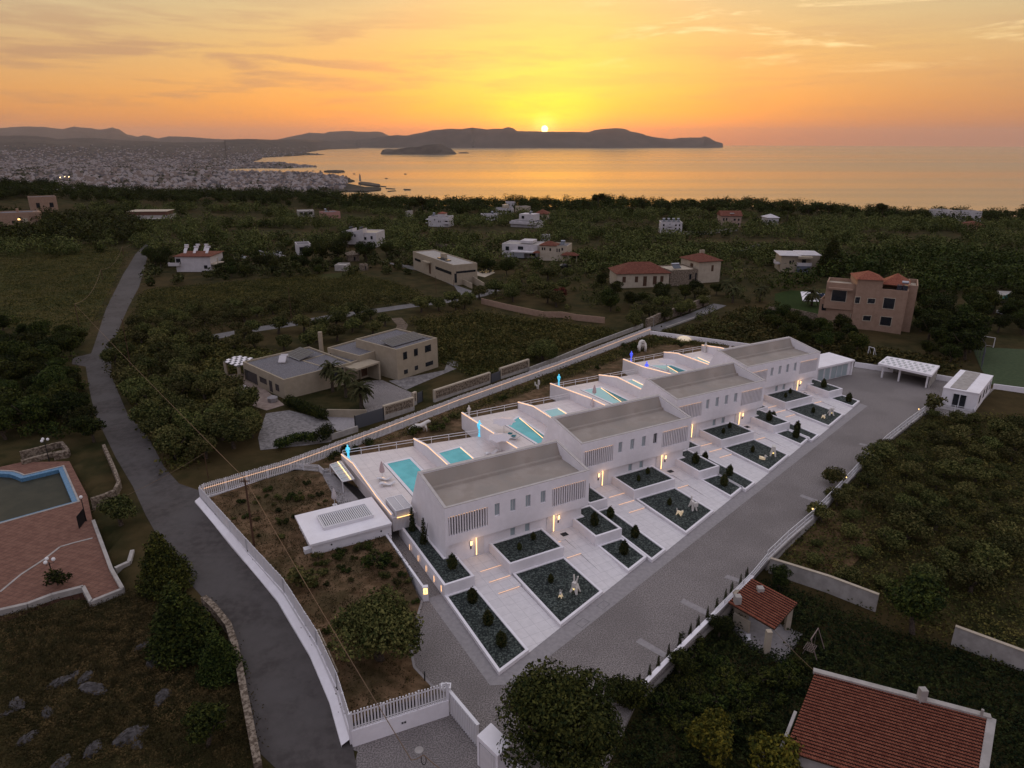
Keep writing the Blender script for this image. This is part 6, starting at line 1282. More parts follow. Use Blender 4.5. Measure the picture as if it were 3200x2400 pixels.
# ball court with goal
CT_ = [GT(*p)[:2] for p in (RK(930, 65), RK(1000, 55), RK(1290, 70), RK(1400, 100), RK(1400, 350), RK(1050, 300), RK(985, 200))]; NOGO.append(CT_); sheet('sports_court', CT_, mat('green_court', (.040, .058, .028), .9, (.055, .075, .036), scale=1.5, spec=.1), .08, step=3)
def goal(label, r, pts):
    a, b = (Vector(GT(*r(*p))) for p in pts); t = thing('goal', label, 'goal', a); m = M(); d = b - a; m.bar((0, 0, 0), (0, 0, 2.2), .1).bar(tuple(d), tuple(d + Vector((0, 0, 2.2))), .1).bar((0, 0, 2.2), tuple(d + Vector((0, 0, 2.2))), .1); n = Vector((-d.y, d.x, 0)).normalized() * 1.2
    m.bar((0, 0, 2.2), tuple(n), .06).bar(tuple(d + Vector((0, 0, 2.2))), tuple(d + n), .06).bar(tuple(n), tuple(d + n), .06); m.build('frame', m_white2, t)
goal('white goal frame at the far end of the green court', R12, ((1818, 1325), (1945, 1345))); goal('white goal frame leaning by the bushes left of the carport', R12, ((858, 1425), (905, 1440)))
fpts = [GT(*R12(*p)) for p in ((1770, 1360), (1845, 1470), (1840, 1560))]; t = thing('court_fence', 'tall thin posts and wire round the green court', 'fence', (0, 0, 0)); m = M()
for a, b in zip(fpts, fpts[1:]):
    for i in range(4): p = Vector(a).lerp(Vector(b), i / 4); m.bar(p, p + Vector((0, 0, 4)), .07)
    for z in (2, 4): m.bar(Vector(a) + Vector((0, 0, z)), Vector(b) + Vector((0, 0, z)), .03)
m.build('mesh_panel', m_greyg, t)
# ---------------------------------------------------------------- beige neighbour behind the glowing fence
GN = 1.5; o = (*G(*RE9(790, 850), GN)[:2], GN); t = thing('house', 'sprawling beige house with gravel roofs and solar panels behind the glowing fence', 'house', o)
f, W_, zb, zt = rect_block(t, o, 0, RE9(437, 497), RE9(790, 655), 13.5, 4.9, -.5, m_plst)
for a, b, c, d, n_ in ((.02, .34, .1, 2.1, 'terrace_door'), (.41, .58, 1.0, 2.0, 'window'), (.64, .71, .1, 2.1, 'door'), (.79, .87, .8, 2.0, 'window')): facewin(t, f, W_ * a, W_ * b, c, d, nm_=n_)
gS = lambda x, y: f(W_ - y, x); facewin(t, gS, 8.9, 11.6, .9, 2.9)
def panels(t, f, x0, y0, nx, ny, z, w=1.0, h=1.7, tilt=.35, lab='solar_panels'):
    m = M(); fr = M()
    for i in range(nx):
        for j in range(ny):
            xa, ya = x0 + i * (w + .05), y0 + j * (h * .93 + .05); P4 = [f(xa, ya), f(xa + w, ya), f(xa + w, ya + h * .93), f(xa, ya + h * .93)]
            za, zb_ = z + .25 + (j * h) * tilt, z + .25 + (j + 1) * h * tilt; k = len(m.v); m.v += [(*P4[0], za), (*P4[1], za), (*P4[2], zb_), (*P4[3], zb_)]; m.f.append((k, k + 1, k + 2, k + 3)); m.m.append(0)
    P4 = [f(x0 - .08, y0 - .08), f(x0 + nx * (w + .05), y0 - .08), f(x0 + nx * (w + .05), y0 + ny * h * .93 + .1), f(x0 - .08, y0 + ny * h * .93 + .1)]; za, zc = z + .2, z + .2 + ny * h * tilt
    fr.v += [(*P4[0], za), (*P4[1], za), (*P4[2], zc), (*P4[3], zc), (*P4[0], za - .06), (*P4[1], za - .06), (*P4[2], zc - .06), (*P4[3], zc - .06)]; fr.f += [(0, 1, 2, 3), (7, 6, 5, 4), (0, 4, 5, 1), (1, 5, 6, 2), (2, 6, 7, 3), (3, 7, 4, 0)]; fr.m += [0] * 6
    q = fr.build('panel_frame', m_metal, t); m.build(lab, mat('panel_cells', (.022, .018, .026), .35, spec=.5) if 'panel_cells' not in MATS else MATS['panel_cells'][0], q)
panels(t, f, W_ * .10, 7.6, 5, 2, zt - .2, tilt=.22); p = f(W_ * .35, 4.2); M().prism([(p[0], p[1]), (p[0] + 1.3, p[1]), (p[0] + 1.3, p[1] + 1.1), (p[0], p[1] + 1.1)], lambda x, y: zt - .1 + (y - p[1]) * .8, lambda x, y: zt + .1 + (y - p[1]) * .8).tube([(p[0] + .2, p[1] + 1.4, zt + .9), (p[0] + 1.5, p[1] + 1.4, zt + .9)], .28, 8).build('water_heater', m_hwhite, t)
p = G(*RE9(1122, 430), 3.5); M().tube([(p[0] - o[0], p[1] - o[1], 2.4), (p[0] - o[0], p[1] - o[1], 6.4)], .42, 10).build('chimney', m_plst, t)
f, W_, zb, zt = rect_block(t, o, 0, RE9(1190, 560), RE9(1452, 480), 8, 4.7, -.5, m_plst)
f, W_, zb, zt = rect_block(t, o, 0, RE9(1445, 448), RE9(1695, 372), 9, 5.6, -.5, m_plst); facewin(t, f, W_ * .4, W_ * .62, 0, 1.0); facewin(t, f, W_ * .74, W_ * .98, 0, 1.6)
M().prism([f(-3.6, -3), f(2.2, -3), f(2.2, 0), f(-3.6, 0)], 2.7, 3.0).build('porch_roof', m_plst, t); M().prism([f(1.8, -3), f(2.2, -3), f(2.2, 0), f(1.8, 0)], -.5, 2.7).build('porch_wall', m_plst, t); M().prism([f(0.2, -.05), f(1.6, -.05), f(1.6, .02), f(.2, .02)], 0, 2.3).build('door', m_wood, t)
f, W_, zb, zt = rect_block(t, o, 0, RE9(1765, 395), RE9(2118, 292), 11.5, 7.0, -.5, m_plst)
for a, b, c, d in ((.15, .24, 3.2, 4.6), (.41, .50, 3.25, 4.6), (.68, .83, 3.3, 4.6), (.15, .24, .4, 1.2), (.41, .49, .5, 1.3), (.68, .87, .5, 1.3)): facewin(t, f, W_ * a, W_ * b, c, d)
panels(t, f, 1.0, 2.2, 8, 2, zt - .2, tilt=.15)
# checkered pergola, patio things
q = [G(*RE9(*p), 4.1) for p in ((268, 492), (390, 442), (547, 468), (400, 540))]; t = thing('pergola', 'concrete pergola with a black and white checkered roof left of the beige house', 'pergola', (q[0][0], q[0][1], GN)); l = [Vector((p[0] - q[0][0], p[1] - q[0][1])) for p in q]
bq = lambda u, v: tuple((l[0].lerp(l[3], u)).lerp(l[1].lerp(l[2], u), v)); m = M(); mb_ = M()
for i in range(7):
    for j in range(5): (m if (i + j) % 2 else mb_).prism([bq((i + .0) / 7, j / 5), bq((i + 1) / 7, j / 5), bq((i + 1) / 7, (j + 1) / 5), bq(i / 7, (j + 1) / 5)], 2.45, 2.6 if (i + j) % 2 else 2.5)
m.build('roof', m_white, t); mb_.build('dark_squares', m_black, t)
for u, v in ((.06, .06), (.94, .06), (.94, .94)): p = bq(u, v); M().box(p[0] - .25, p[0] + .25, p[1] - .25, p[1] + .25, -.2, 2.44).build('post', m_plst, t)
Z15 = lambda x, y: GN
pz_ = lambda r, l: [G(*r(*p), GN)[:2] for p in l]
m_patio = mat('rose_paving', (.22, .165, .135), .9, (.29, .225, .19), scale=1.2, spec=.1)
for nm_, pts_, mm in (('patio', [(105, 640), (440, 575), (800, 870), (645, 920), (400, 840), (380, 740)], m_patio), ('gravel_yard', [(640, 945), (840, 915), (1190, 1000), (1240, 1030), (1200, 1170), (1000, 1200), (590, 1250), (570, 1150)], m_gravel_path), ('courtyard', [(1480, 650), (1640, 640), (1940, 775), (1825, 825), (1665, 900), (1520, 935), (1480, 860)], m_drive), ('gravel_yard', [(1700, 650), (2180, 560), (2212, 470), (2300, 470), (2300, 540), (1850, 730)], m_gravel_path), ('ramp', [(1160, 960), (1420, 965), (1410, 1050), (1250, 1080)], m_pave)):
    P_ = pz_(RE9, pts_); NOGO.append(P_); sheet(nm_, P_, mm, .05, step=2)
t = thing('patio_table', 'small pale garden table with chairs on the rose paved patio', 'table', G(*RE9(437, 745), GN)); M().box(-.6, .6, -.45, .45, .7, .75).build('table_top', m_hwhite, t)
for x in (-.5, .5):
    for y in (-.38, .38): M().box(x - .03, x + .03, y - .03, y + .03, 0, .7).build('leg', m_hwhite, t)
t = thing('covered_box', 'small round grey covered tub by the wall of the beige house', 'tub', G(*RE9(698, 840), GN)); M().tube([(0, 0, 0), (0, 0, .7), (0, 0, 1.0)], [.8, .9, .3], 8).build('cover', m_pave, t)
def swall(a, b, label, h=2.6):
    """stone field framed by pale concrete, on a pale base"""
    a, b = Vector(G(*a, GN - .6)), Vector(G(*b, GN - .6)); t = thing('boundary_wall', label, 'wall', a, math.atan2(b.y - a.y, b.x - a.x)); W_ = (b - a).length
    M().box(0, W_, 0, .45, 0, 1.05).build('base', m_conc, t); M().box(.25, W_ - .25, .03, .42, 1.05, h - .22).build('stone_panel', m_stonew, t)
    m = M(); m.box(0, .25, 0, .45, 1.05, h); m.box(W_ - .25, W_, 0, .45, 1.05, h); m.box(.25, W_ - .25, 0, .45, h - .22, h); m.build('frame', m_cream, t)
swall(RE9(1665, 1015), RE9(1925, 935), 'framed rubble wall right of the wide grey sliding gate'); swall(R1(1270, 735), R1(1752, 570), 'longest framed rubble wall, between the two small grey gates'); swall(R1(1838, 535), R1(2085, 450), 'framed rubble wall at the upper end of the lane')
swall(R1(1090, 760), R1(1118, 745), 'stub of framed rubble wall left of the small grey gate', 2.6)
def ggate(a, b, h, label):
    a, b = Vector(G(*a, GN - .6)), Vector(G(*b, GN - .6)); t = thing('metal_gate', label, 'gate', a, math.atan2(b.y - a.y, b.x - a.x)); W_ = (b - a).length; M().box(.05, W_ - .05, 0, .06, .1, h).build('panel', m_greyg, t); M().box(-.06, .05, -.05, .1, 0, h + .1).build('post', m_black, t); M().box(W_ - .05, W_ + .06, -.05, .1, 0, h + .1).build('post', m_black, t)
ggate(RE9(1415, 1090), RE9(1660, 1015), 2.3, 'wide dark grey sliding gate of the beige house'); ggate(R1(1120, 740), R1(1165, 720), 2.2, 'narrow grey gate between two rubble walls'); ggate(R1(1755, 570), R1(1835, 538), 2.2, 'pale grey double gate between the rubble walls at the upper end')
gwall([G(*RE9(1205, 1185), GN - .6), G(*RE9(1435, 1110), GN - .6)], 1.1, 'low concrete wall left of the wide grey gate', mt=m_conc)
gwall([G(*RE9(1080, 960), GN), G(*RE9(1510, 965), GN)], 1.0, 'beige ramp wall in front of the palms', mt=m_plst)
def hedge(pts, w, h, label, z=GN, kind='dark'):
    pts = [Vector((p[0], p[1], z)) for p in pts]; bl = []
    for a, b in zip(pts, pts[1:]):
        n = max(1, int((b - a).length / .8))
        for i in range(n): p = a.lerp(b, (i + .5) / n) - pts[0]; bl.append((p.x, p.y, h * .5, w * .55, w * .55, h * .55))
    me = cloudmesh('hedge', leafcloud(rnd, bl, int(520 * len(bl)), .16, .2, shell=.3), m_fol[kind]); o = bpy.data.objects.new('hedge', me); COL.objects.link(o); o.location = pts[0]; tag(o, label, 'hedge'); return o
hedge([G(*RE9(830, 870), GN), G(*RE9(1000, 940), GN), G(*RE9(1150, 1000), GN)], 1.7, 1.7, 'clipped dark hedge between the gravel yard and the ramp'); hedge([G(*RE9(1110, 1190), GN), G(*RE9(1190, 1130), GN)], 1.8, 2.0, 'short square hedge at the lower end of the gravel yard'); hedge([G(*RE9(730, 1250), GN), G(*RE9(920, 1180), GN), G(*RE9(1080, 1180), GN)], 1.4, 1.3, 'ragged low hedge outside the glowing fence')
m_frond = folmat('palm', (.030, .034, .012), (.075, .070, .028), .2)
def palm(p, label, h=4.5, r=2.2, n=44, s=0):
    rg_ = random.Random(s + 5); t = thing('palm_tree', label, 'palm tree', p); M().tube([(0, 0, -.3), (.05, 0, h * .5), (0, .05, h)], [.32, .22, .24], 8).build('trunk', m_bark, t); m = M()
    for i in range(n):
        a = rg_.uniform(0, 6.28); e = rg_.uniform(-.5, 1.1); L_ = r * rg_.uniform(.8, 1.15); pr = Vector((0, 0, h)); d = Vector((math.cos(a) * math.cos(e), math.sin(a) * math.cos(e), math.sin(e))); sd_ = Vector((-math.sin(a), math.cos(a), 0)); wd = .16 * r
        for j in range(5):
            d2 = (d + Vector((0, 0, -.28 * j))).normalized(); q = pr + d2 * (L_ / 5); w0 = wd * (.5 if j == 0 else 1) * (1 - j / 6); w1 = wd * (1 - (j + 1) / 5.2)
            for sg in (-1, 1):
                for (f0, f1) in ((0, .34), (.5, .84)):
                    a0, a1 = pr.lerp(q, f0), pr.lerp(q, f1); k = len(m.v); m.v += [tuple(a0), tuple(a1), tuple(a1 + sd_ * sg * w1 + d2 * .25 - Vector((0, 0, .12))), tuple(a0 + sd_ * sg * w0 + d2 * .2 - Vector((0, 0, .12)))]; m.f.append((k, k + 1, k + 2, k + 3)); m.m.append(0)
            pr = q
    m.build('fronds', m_frond, t)
palm(G(*RE9(1215, 745), GN), 'fan palm nearest the beige wall', 4.2, 2.3, 60, 1); palm(G(*RE9(1330, 790), GN), 'middle fan palm before the dark courtyard', 3.6, 2.5, 60, 2); palm(G(*RE9(1462, 890), GN), 'fan palm nearest the grey sliding gate', 3.2, 2.6, 60, 3)
palm(GT(*R12(375, 985)), 'big date palm on the lawn left of the sandy villa', 3.4, 3.6, 60, 4)
for i, px in enumerate(((1850, 900), (1905, 960), (2140, 950))): palm(GT(*R13(*px)), ['feathery palm before the tower house', 'second feathery palm before the tower house', 'tall feathery palm at the lane bend'][i], 3.6, 2.9, 40, 7 + i)

# ---------------------------------------------------------------- old patio and pool, lower left
PZ = .9; pp = lambda l, z=PZ: [G(*R7(*p), z)[:2] for p in l]
pat = pp([(-900, 560), (0, 440), (180, 400), (600, 390), (755, 690), (800, 905), (965, 1340), (1062, 1510), (775, 1620), (722, 1490), (450, 1560), (240, 1640), (-300, 1760), (-900, 1500)])
NOGO.append(pat); poolp = pp([(-700, 480), (0, 475), (110, 480), (160, 495), (205, 515), (540, 435), (672, 738), (0, 925), (-700, 1120)])
def ring_sheet(name, outer, hole, mt, z):   # patio with a hole for the pool
    m = M(); vs = outer + hole; m.v = [(p[0], p[1], z) for p in vs]
    for t3 in tessellate_polygon([[Vector((*p, 0)) for p in outer], [Vector((*p, 0)) for p in hole]]):
        a, b, c = (Vector(m.v[i]) for i in t3); m.f.append(t3 if (b - a).cross(c - a).z > 0 else t3[::-1]); m.m.append(0)
    n = len(outer)
    for i in range(n): j = (i + 1) % n; k = len(m.v); m.v += [(*outer[i], z), (*outer[j], z), (*outer[j], z - 1.6), (*outer[i], z - 1.6)]; m.f.append((k, k + 1, k + 2, k + 3)); m.m.append(0)
    return tag(m.build(name, mt), kind='structure')
ring_sheet('patio', pat, poolp, m_brick, PZ)
m_btile = mat('blue_pool_tiles', (.055, .15, .26), .4, (.10, .22, .34), scale=5, spec=.4, detail=3); m_murk = mat('murky_water', (.030, .030, .020), .45, (.042, .040, .026), scale=.6, spec=.12)
c = Vector(G(*R7(300, 650), PZ)); t = thing('swimming_pool', 'old kidney ended pool with blue tiled rim and murky green water on the brick patio', 'swimming pool', c); l = [(p[0] - c.x, p[1] - c.y) for p in poolp]; n = len(l); ar = sum(l[i][0] * l[(i + 1) % n][1] - l[(i + 1) % n][0] * l[i][1] for i in range(n)); l = l if ar > 0 else l[::-1]
def inset(l, d):
    o = []; n = len(l)
    for i in range(n): a, b, e = Vector(l[i - 1]), Vector(l[i]), Vector(l[(i + 1) % n]); d1 = (b - a).normalized(); d2 = (e - b).normalized(); s = Vector((-d1.y, d1.x)) + Vector((-d2.y, d2.x)); s /= max(.5, s.dot(Vector((-d1.y, d1.x)))); o.append(tuple(b + s * d))
    return o
i1, i2 = inset(l, -.22), inset(l, .55); r_ = M(); r2_ = M(); bs = M()
for i in range(n):
    j = (i + 1) % n; r_.prism([l[i], l[j], i1[j], i1[i]], -.2, .05); k = len(r2_.v); r2_.v += [(*l[i], -.02), (*l[j], -.02), (*i2[j], -.10), (*i2[i], -.10)]; r2_.f.append((k, k + 1, k + 2, k + 3)); r2_.m.append(0); k = len(bs.v); bs.v += [(*i2[i], -.10), (*i2[j], -.10), (*i2[j], -1.0), (*i2[i], -1.0)]; bs.f.append((k, k + 1, k + 2, k + 3)); bs.m.append(0)
r_.build('coping', m_cream if False else m_conc, t); r2_.build('tiled_ledge', m_btile, t); bs.build('basin_wall', m_btile, t); w_ = M(); w_.v = [(*p, -.62) for p in i2]; w_.f = [tuple(range(n))]; w_.m = [0]; w_.build('water', m_murk, t)
def pwall(l, h, label, z=PZ, w=.4, mt=None, low=-.3): return gwall([G(*R7(*p), z) for p in l], h, label, mt=mt or m_stonew, w=w, low=low)
pwall([(190, 415), (460, 345)], .55, 'left half of the low stone bench wall behind the old pool', w=.7); pwall([(470, 370), (600, 345)], .9, 'right block of the stone bench wall behind the old pool', w=.9); pwall([(185, 365), (540, 275), (600, 345)], 1.0, 'tall stone backrest wall behind the old pool')
pwall([(905, 300), (960, 420), (1010, 540), (1040, 620), (1000, 700), (900, 740), (800, 775)], 1.0, 'curved stone wall between the old pool garden and the road', z=1.0, low=-.6)
pwall([(810, 920), (965, 1340), (1062, 1510)], .35, 'low kerb wall on the road side of the brick patio', w=.35, mt=m_conc); pwall([(1062, 1510), (790, 1620), (722, 1490)], .3, 'low wall closing the corner of the brick patio', w=.35, mt=m_conc); pwall([(722, 1490), (450, 1560), (240, 1640), (-200, 1740)], .3, 'long kerb along the lower edge of the brick patio', w=.4, mt=m_conc); pwall([(1000, 1345), (1120, 1290), (1150, 1190)], .5, 'short curved garden wall below the patio', z=.6, mt=m_conc)
cr = M()
for l in (((0, 1520), (180, 1370), (380, 1240), (520, 1130), (640, 1095), (800, 1055)),):
    for a, b in zip(l, l[1:]): cr.bar(tuple(Vector(G(*R7(*a), PZ + .01))), tuple(Vector(G(*R7(*b), PZ + .01))), .22, .06)
tag(cr.build('patio_joint', m_conc), kind='structure')
m_globe = mat('milk_globe', (.55, .53, .52), .4, emit=(.8, .8, .9), es=.06)
for (bx, by, tx, ty, n_, lb) in ((458, 1400, 425, 1245, 3, 'black three globe lamp post on the brick patio'), (425, 390, 400, 205, 3, 'black three globe lamp post behind the old pool'), (745, 905, 730, 700, 1, 'single globe lamp on the patio corner by the road')):
    b = GT(*R7(bx, by)) if n_ == 3 and by < 400 else G(*R7(bx, by), PZ); h = zpix(b, R7(0, ty)[1]) - b[2]; t = thing('lamp_post', lb, 'lamp post', b); M().tube([(0, 0, 0), (0, 0, .5), (0, 0, h - .3)], [.10, .06, .045], 8).build('pole', m_black, t)
    for i in range(n_):
        a = 2.1 * i + .4; r = .42 if n_ == 3 else 0; M().ball((math.cos(a) * r, math.sin(a) * r, h), .19, n=12, m=8).build('globe', m_globe, t)
        if r: M().tube([(0, 0, h - .45), (math.cos(a) * r, math.sin(a) * r, h - .38), (math.cos(a) * r, math.sin(a) * r, h - .15)], .025, 5).build('arm', m_black, t)
m = M(); cf = Vector(G(*R7(740, 905), PZ))
for i in range(16): p = cf + Vector((.02, -.12, 0)) * i; m.bar(p, p + Vector((0, 0, 1.6)), .04)
tag(m.build('iron_grille', m_black), 'dark iron grille by the single globe lamp on the patio corner', 'grille')
gwall([GT(*R8(*p)) for p in ((1770, 250), (1860, 330), (1985, 490), (2040, 660), (2080, 850), (2120, 1080), (2170, 1340), (2240, 1700))], 1.0, 'long rendered wall along the left side of the street', mt=m_stonew, w=.55)
# hillside rocks
m_rk = mat('limestone', (.045, .040, .038), .95, (.10, .092, .09), scale=2.0, spec=.05, bump=2, bscale=4)
for i, (x, y, s) in enumerate([(520, 920, .9), (640, 860, .6), (740, 880, .8), (800, 980, 1.1), (1230, 610, .7), (1320, 740, .9), (1480, 620, .9), (1400, 690, .6), (1400, 1050, 1.0), (150, 1110, .9), (410, 1180, .7), (230, 1410, .8), (1110, 1390, 1.2), (800, 1500, .9), (1190, 1460, .6), (520, 1630, .8), (60, 1190, .5)]):
    p = GT(*R8(x, y)); t3 = random.Random(i); m = M(); m.ball((0, 0, 0), s * 1.1, s * .6, s * .35, 9, 6)
    m.v = [(a * (1 + t3.uniform(-.25, .25)), b * (1 + t3.uniform(-.25, .25)), c * (1 + t3.uniform(-.3, .3))) for a, b, c in m.v]; o_ = m.build('rock', m_rk, loc=p, rz=t3.uniform(0, 3)); tag(o_, ['pale rock nearest the patio side of', 'small rock beside the pale patio side one on', 'round rock in the upper middle of', 'long low rock in the middle of', 'highest rock near the conifers on', 'rock just below the highest one on', 'rock closest to the long street wall on', 'small rock left of the street wall rock on', 'middle right rock of', 'rock by the left border of', 'rock inward from the left border on', 'rock near the lower left corner of', 'largest low rock near the bottom of', 'rock cut low in the bottom middle of', 'small rock beside the largest low one on', 'lowest rock at the bottom edge of', 'half buried rock touching the left edge of'][i] + ' the dark slope', 'rock', 'limestone rocks on the lower left slope')

# ---------------------------------------------------------------- lower right garden: shelter, swing, big tiled roof
GR = -1.9
m_tshade = mat('tile_end_shade', (.035, .014, .010), .95)  # dark clay for the course risers: shade at the tile ends put into colour
def tiles(t, A, B, C_, D_, nu, nv, mt, name='roof', th=.12):
    """tiled plane: A-B top edge, D-C bottom edge; barrel rows run from the top to the bottom edge in overlapping courses"""
    A, B, C_, D_ = map(Vector, (A, B, C_, D_)); nrm = (B - A).cross(D_ - A).normalized(); nrm = nrm if nrm.z > 0 else -nrm; m = M(); prof = [0, .045, .065, .045, 0, -.0]; U = []
    for i in range(nu):
        for j in range(5): U.append(((i + j / 5) / nu, 0.05 * max(0, math.sin(math.pi * j / 4)) if j < 5 else 0))
    U.append((1, 0)); V = []
    for j in range(nv): V += [(j / nv, .02), ((j + .84) / nv, .12)]
    V = [(v, h) for v, h in V] + [(1.0, .05)]
    for v, hv in V:
        for u, hu in U:
            p = A.lerp(B, u).lerp(D_.lerp(C_, u), v) + nrm * (hu + (hv if hv else .01)); m.v.append(tuple(p))
    n = len(U)
    for j in range(len(V) - 1):
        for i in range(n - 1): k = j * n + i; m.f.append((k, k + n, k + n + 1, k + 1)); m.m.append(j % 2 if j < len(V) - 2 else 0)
    m.build(name, [mt, m_tshade], t); s = M(); k = 0
    s.v = [tuple(p + nrm * .0) for p in (A, B, C_, D_)] + [tuple(p - nrm * th) for p in (A, B, C_, D_)]; s.f = [(0, 1, 2, 3), (7, 6, 5, 4), (0, 4, 5, 1), (1, 5, 6, 2), (2, 6, 7, 3), (3, 7, 4, 0)]; s.m = [0] * 6; s.build('roof_deck', m_wood, t)
gz1, gz0 = 1.5, .75; A, B, D_ = G(*RG(325, 85), gz1), G(*RG(752, 312), gz1), G(*RG(105, 308), gz0); C_ = tuple(Vector(B) + Vector(D_) - Vector(A))
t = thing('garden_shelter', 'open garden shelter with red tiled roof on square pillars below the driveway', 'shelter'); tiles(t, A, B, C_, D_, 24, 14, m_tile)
for px in ((455, 795), (650, 550)): p = G(*RG(*px), GR + .05); M().box(p[0] - .24, p[0] + .24, p[1] - .24, p[1] + .24, GR, .85 if px[1] > 600 else 1.15).build('pillar', m_cream, t)
q1, q2 = Vector(D_).lerp(Vector(C_), .06), Vector(D_).lerp(Vector(C_), .42); d = (q2 - q1).normalized(); n_ = Vector((-d.y, d.x, 0)); q1 += n_ * .7; q2 += n_ * .7
M().prism([tuple((q1)[:2]), tuple(q2[:2]), tuple((q2 + n_ * .2)[:2]), tuple((q1 + n_ * .2)[:2])], GR, GR + 1.3).build('half_wall', m_cream, t); q3 = q1 + n_ * 1.2; M().box(q3.x - .6, q3.x + .9, q3.y, q3.y + 1.2, GR, .7).build('oven', m_cream, t)
for px in ((405, 185), (195, 262)): p = G(*RG(*px), 1.5); M().box(p[0] - .3, p[0] + .3, p[1] - .3, p[1] + .3, .9, 1.75).build('chimney', m_conc, t); 
tag(M().prism([G(*RG(*p), GR)[:2] for p in ((600, 515), (797, 600), (608, 866), (270, 690), (120, 480), (330, 400))], GR - .5, GR + .05).build('patio', m_pave), kind='structure')
NOGO.append([G(*RG(*p), GR)[:2] for p in ((600, 515), (797, 600), (608, 866), (270, 690), (120, 480), (330, 400))])
ch = thing('plastic_chair', 'white plastic chair at the open side of the garden shelter', 'chair', G(*RG(290, 682), GR + .05)); M().box(-.22, .22, -.22, .22, .40, .45).build('seat', m_white2, ch); M().box(-.22, .22, .18, .22, .45, .85).build('backrest', m_white2, ch)
for x in (-.2, .2):
    for y in (-.2, .2): M().box(x - .02, x + .02, y - .02, y + .02, 0, .4).build('leg', m_white2, ch)
t = thing('swing_set', 'rusty A-frame garden swing with a grid seat beside the shelter', 'swing'); a, b, c, d = (Vector(GT(*R10(*p))) for p in ((290, 685), (430, 755), (372, 640), (490, 650))); tz = .6; p1 = Vector(G(*R10(370, 548), tz)); p2 = Vector(G(*R10(435, 450), tz)); m_rust = mat('rusty_pipe', (.20, .15, .13), .6)
m = M(); m.tube([a, p1, b], .05, 6); m.tube([p1 + (p2 - p1) * 1 + (a - p1), p2, p2 + (b - p1)], .05, 6); m.tube([p1, p2], .05, 6); m.build('frame', m_rust, t); s = M(); sc_ = p1.lerp(p2, .5) + Vector((0, 0, -1.6)); dx = (p2 - p1).normalized() * .6; dy = Vector((dx.y, -dx.x, 0))
for i in range(6): u = i / 5 * 2 - 1; s.bar(sc_ + dx * u - dy, sc_ + dx * u + dy * .4, .03); s.bar(sc_ - dx + dy * (u * .7 - .3), sc_ + dx + dy * (u * .7 - .3), .03)
for u in (-1, 1): s.bar(sc_ + dx * u, p1.lerp(p2, .5 + u * .25), .025)
s.build('seat', m_rust, t)
gwall([G(*R9(2212 + 0, 5), GR), G(*R10(500, 165), GR), G(*R10(925, 330), GR)], 2.3, 'pale garden wall behind the tiled shelter', mt=m_conc, cap=m_cream); gwall([G(*R10(1575, 610), GR), G(*R10(2230, 860), GR), G(*R10(2600, 990), GR)], 2.3, 'pale garden wall running out of the right edge', mt=m_conc, cap=m_cream)
rA, rB, rD = G(*R10(405, 835), 3.4), G(*R10(1912, 1240), 3.4), G(*R10(145, 1512), 1.6); rB2 = Vector(rB); rA = Vector(rA); rD = Vector(rD); rD2 = rA + (rD - rA) * 1.0; ex = (rD - rA); rDD = rA + ex * 1.25; rCC = rB2 + ex * 1.9; rDD = rA + ex
t = thing('house', 'house with a huge plain red tiled roof in the lower right corner', 'house'); rC = rB2 + ex * 1.0
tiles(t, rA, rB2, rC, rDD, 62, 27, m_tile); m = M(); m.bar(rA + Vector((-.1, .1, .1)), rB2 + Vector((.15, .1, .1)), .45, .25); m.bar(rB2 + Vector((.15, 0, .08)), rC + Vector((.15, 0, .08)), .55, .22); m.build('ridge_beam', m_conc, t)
m = M(); d = (rDD - rA); w0 = rA + d * .5 + Vector((-.35, 0, -.2)); m.bar(w0, rDD + Vector((-.35, 0, -.2)), .22, .25); m.build('gutter', m_conc, t)
ix = lambda p, s: (p + ((rA + rC) / 2 - p) * s); M().prism([tuple(ix(p, .06)[:2]) for p in (rA, rB2, rC, rDD)], GR - .4, 1.55).build('wall', m_conc, t)
p = rA.lerp(rB2, .63); M().box(p.x - .25, p.x + .25, p.y - .2, p.y + .3, 3.2, 4.5).build('chimney', m_conc, t); p = rA.lerp(rB2, .955); M().tube([(p.x, p.y, 3.3), (p.x, p.y, 4.1)], .1, 8).build('vent_pipe', m_conc, t)
NOGO.append([tuple(ix(p, -.06)[:2]) for p in (rA, rB2, rC, rDD)])
sheet('garden_path', [G(*R10(*p), GR)[:2] for p in ((-60, 1480), (90, 1500), (190, 1560), (180, 1700), (-100, 1700))], m_pave, .03, zf=lambda x, y: T(x, y, True), step=1)

# ---------------------------------------------------------------- poles, cables, cars
def cable(pts, label, r=.022, sag_=.8):
    m = M()
    for a, b in zip(pts, pts[1:]):
        a, b = Vector(a), Vector(b); m.tube([a.lerp(b, i / 10) - Vector((0, 0, sag_ * 4 * (i / 10) * (1 - i / 10))) for i in range(11)], r, 4, cap=False)
    tag(m.build('cable', m_cab), label, 'cable')
m_cab = mat('cable', (.15, .095, .055), .7)
def pole(base, ty, label, r=.11, arm=0):
    b = Vector(base); h = zpix(b, ty) - b.z; t = thing('utility_pole', label, 'pole', b); M().tube([(0, 0, -.3), (0, 0, h)], [r, r * .7], 8).build('pole', m_wood, t)
    if arm: M().bar((-arm, 0, h - .3), (arm, 0, h - .3), .1, .1).build('crossarm', m_wood, t)
    return b + Vector((0, 0, h))
h1 = pole((*G(*R5(795, 1709), GZ)[:2], GZ - 2) if False else G(*R5(538, 1130), 1.4), R5(0, 540)[1], 'dark wooden utility pole rising from the dry garden', .13, .5)
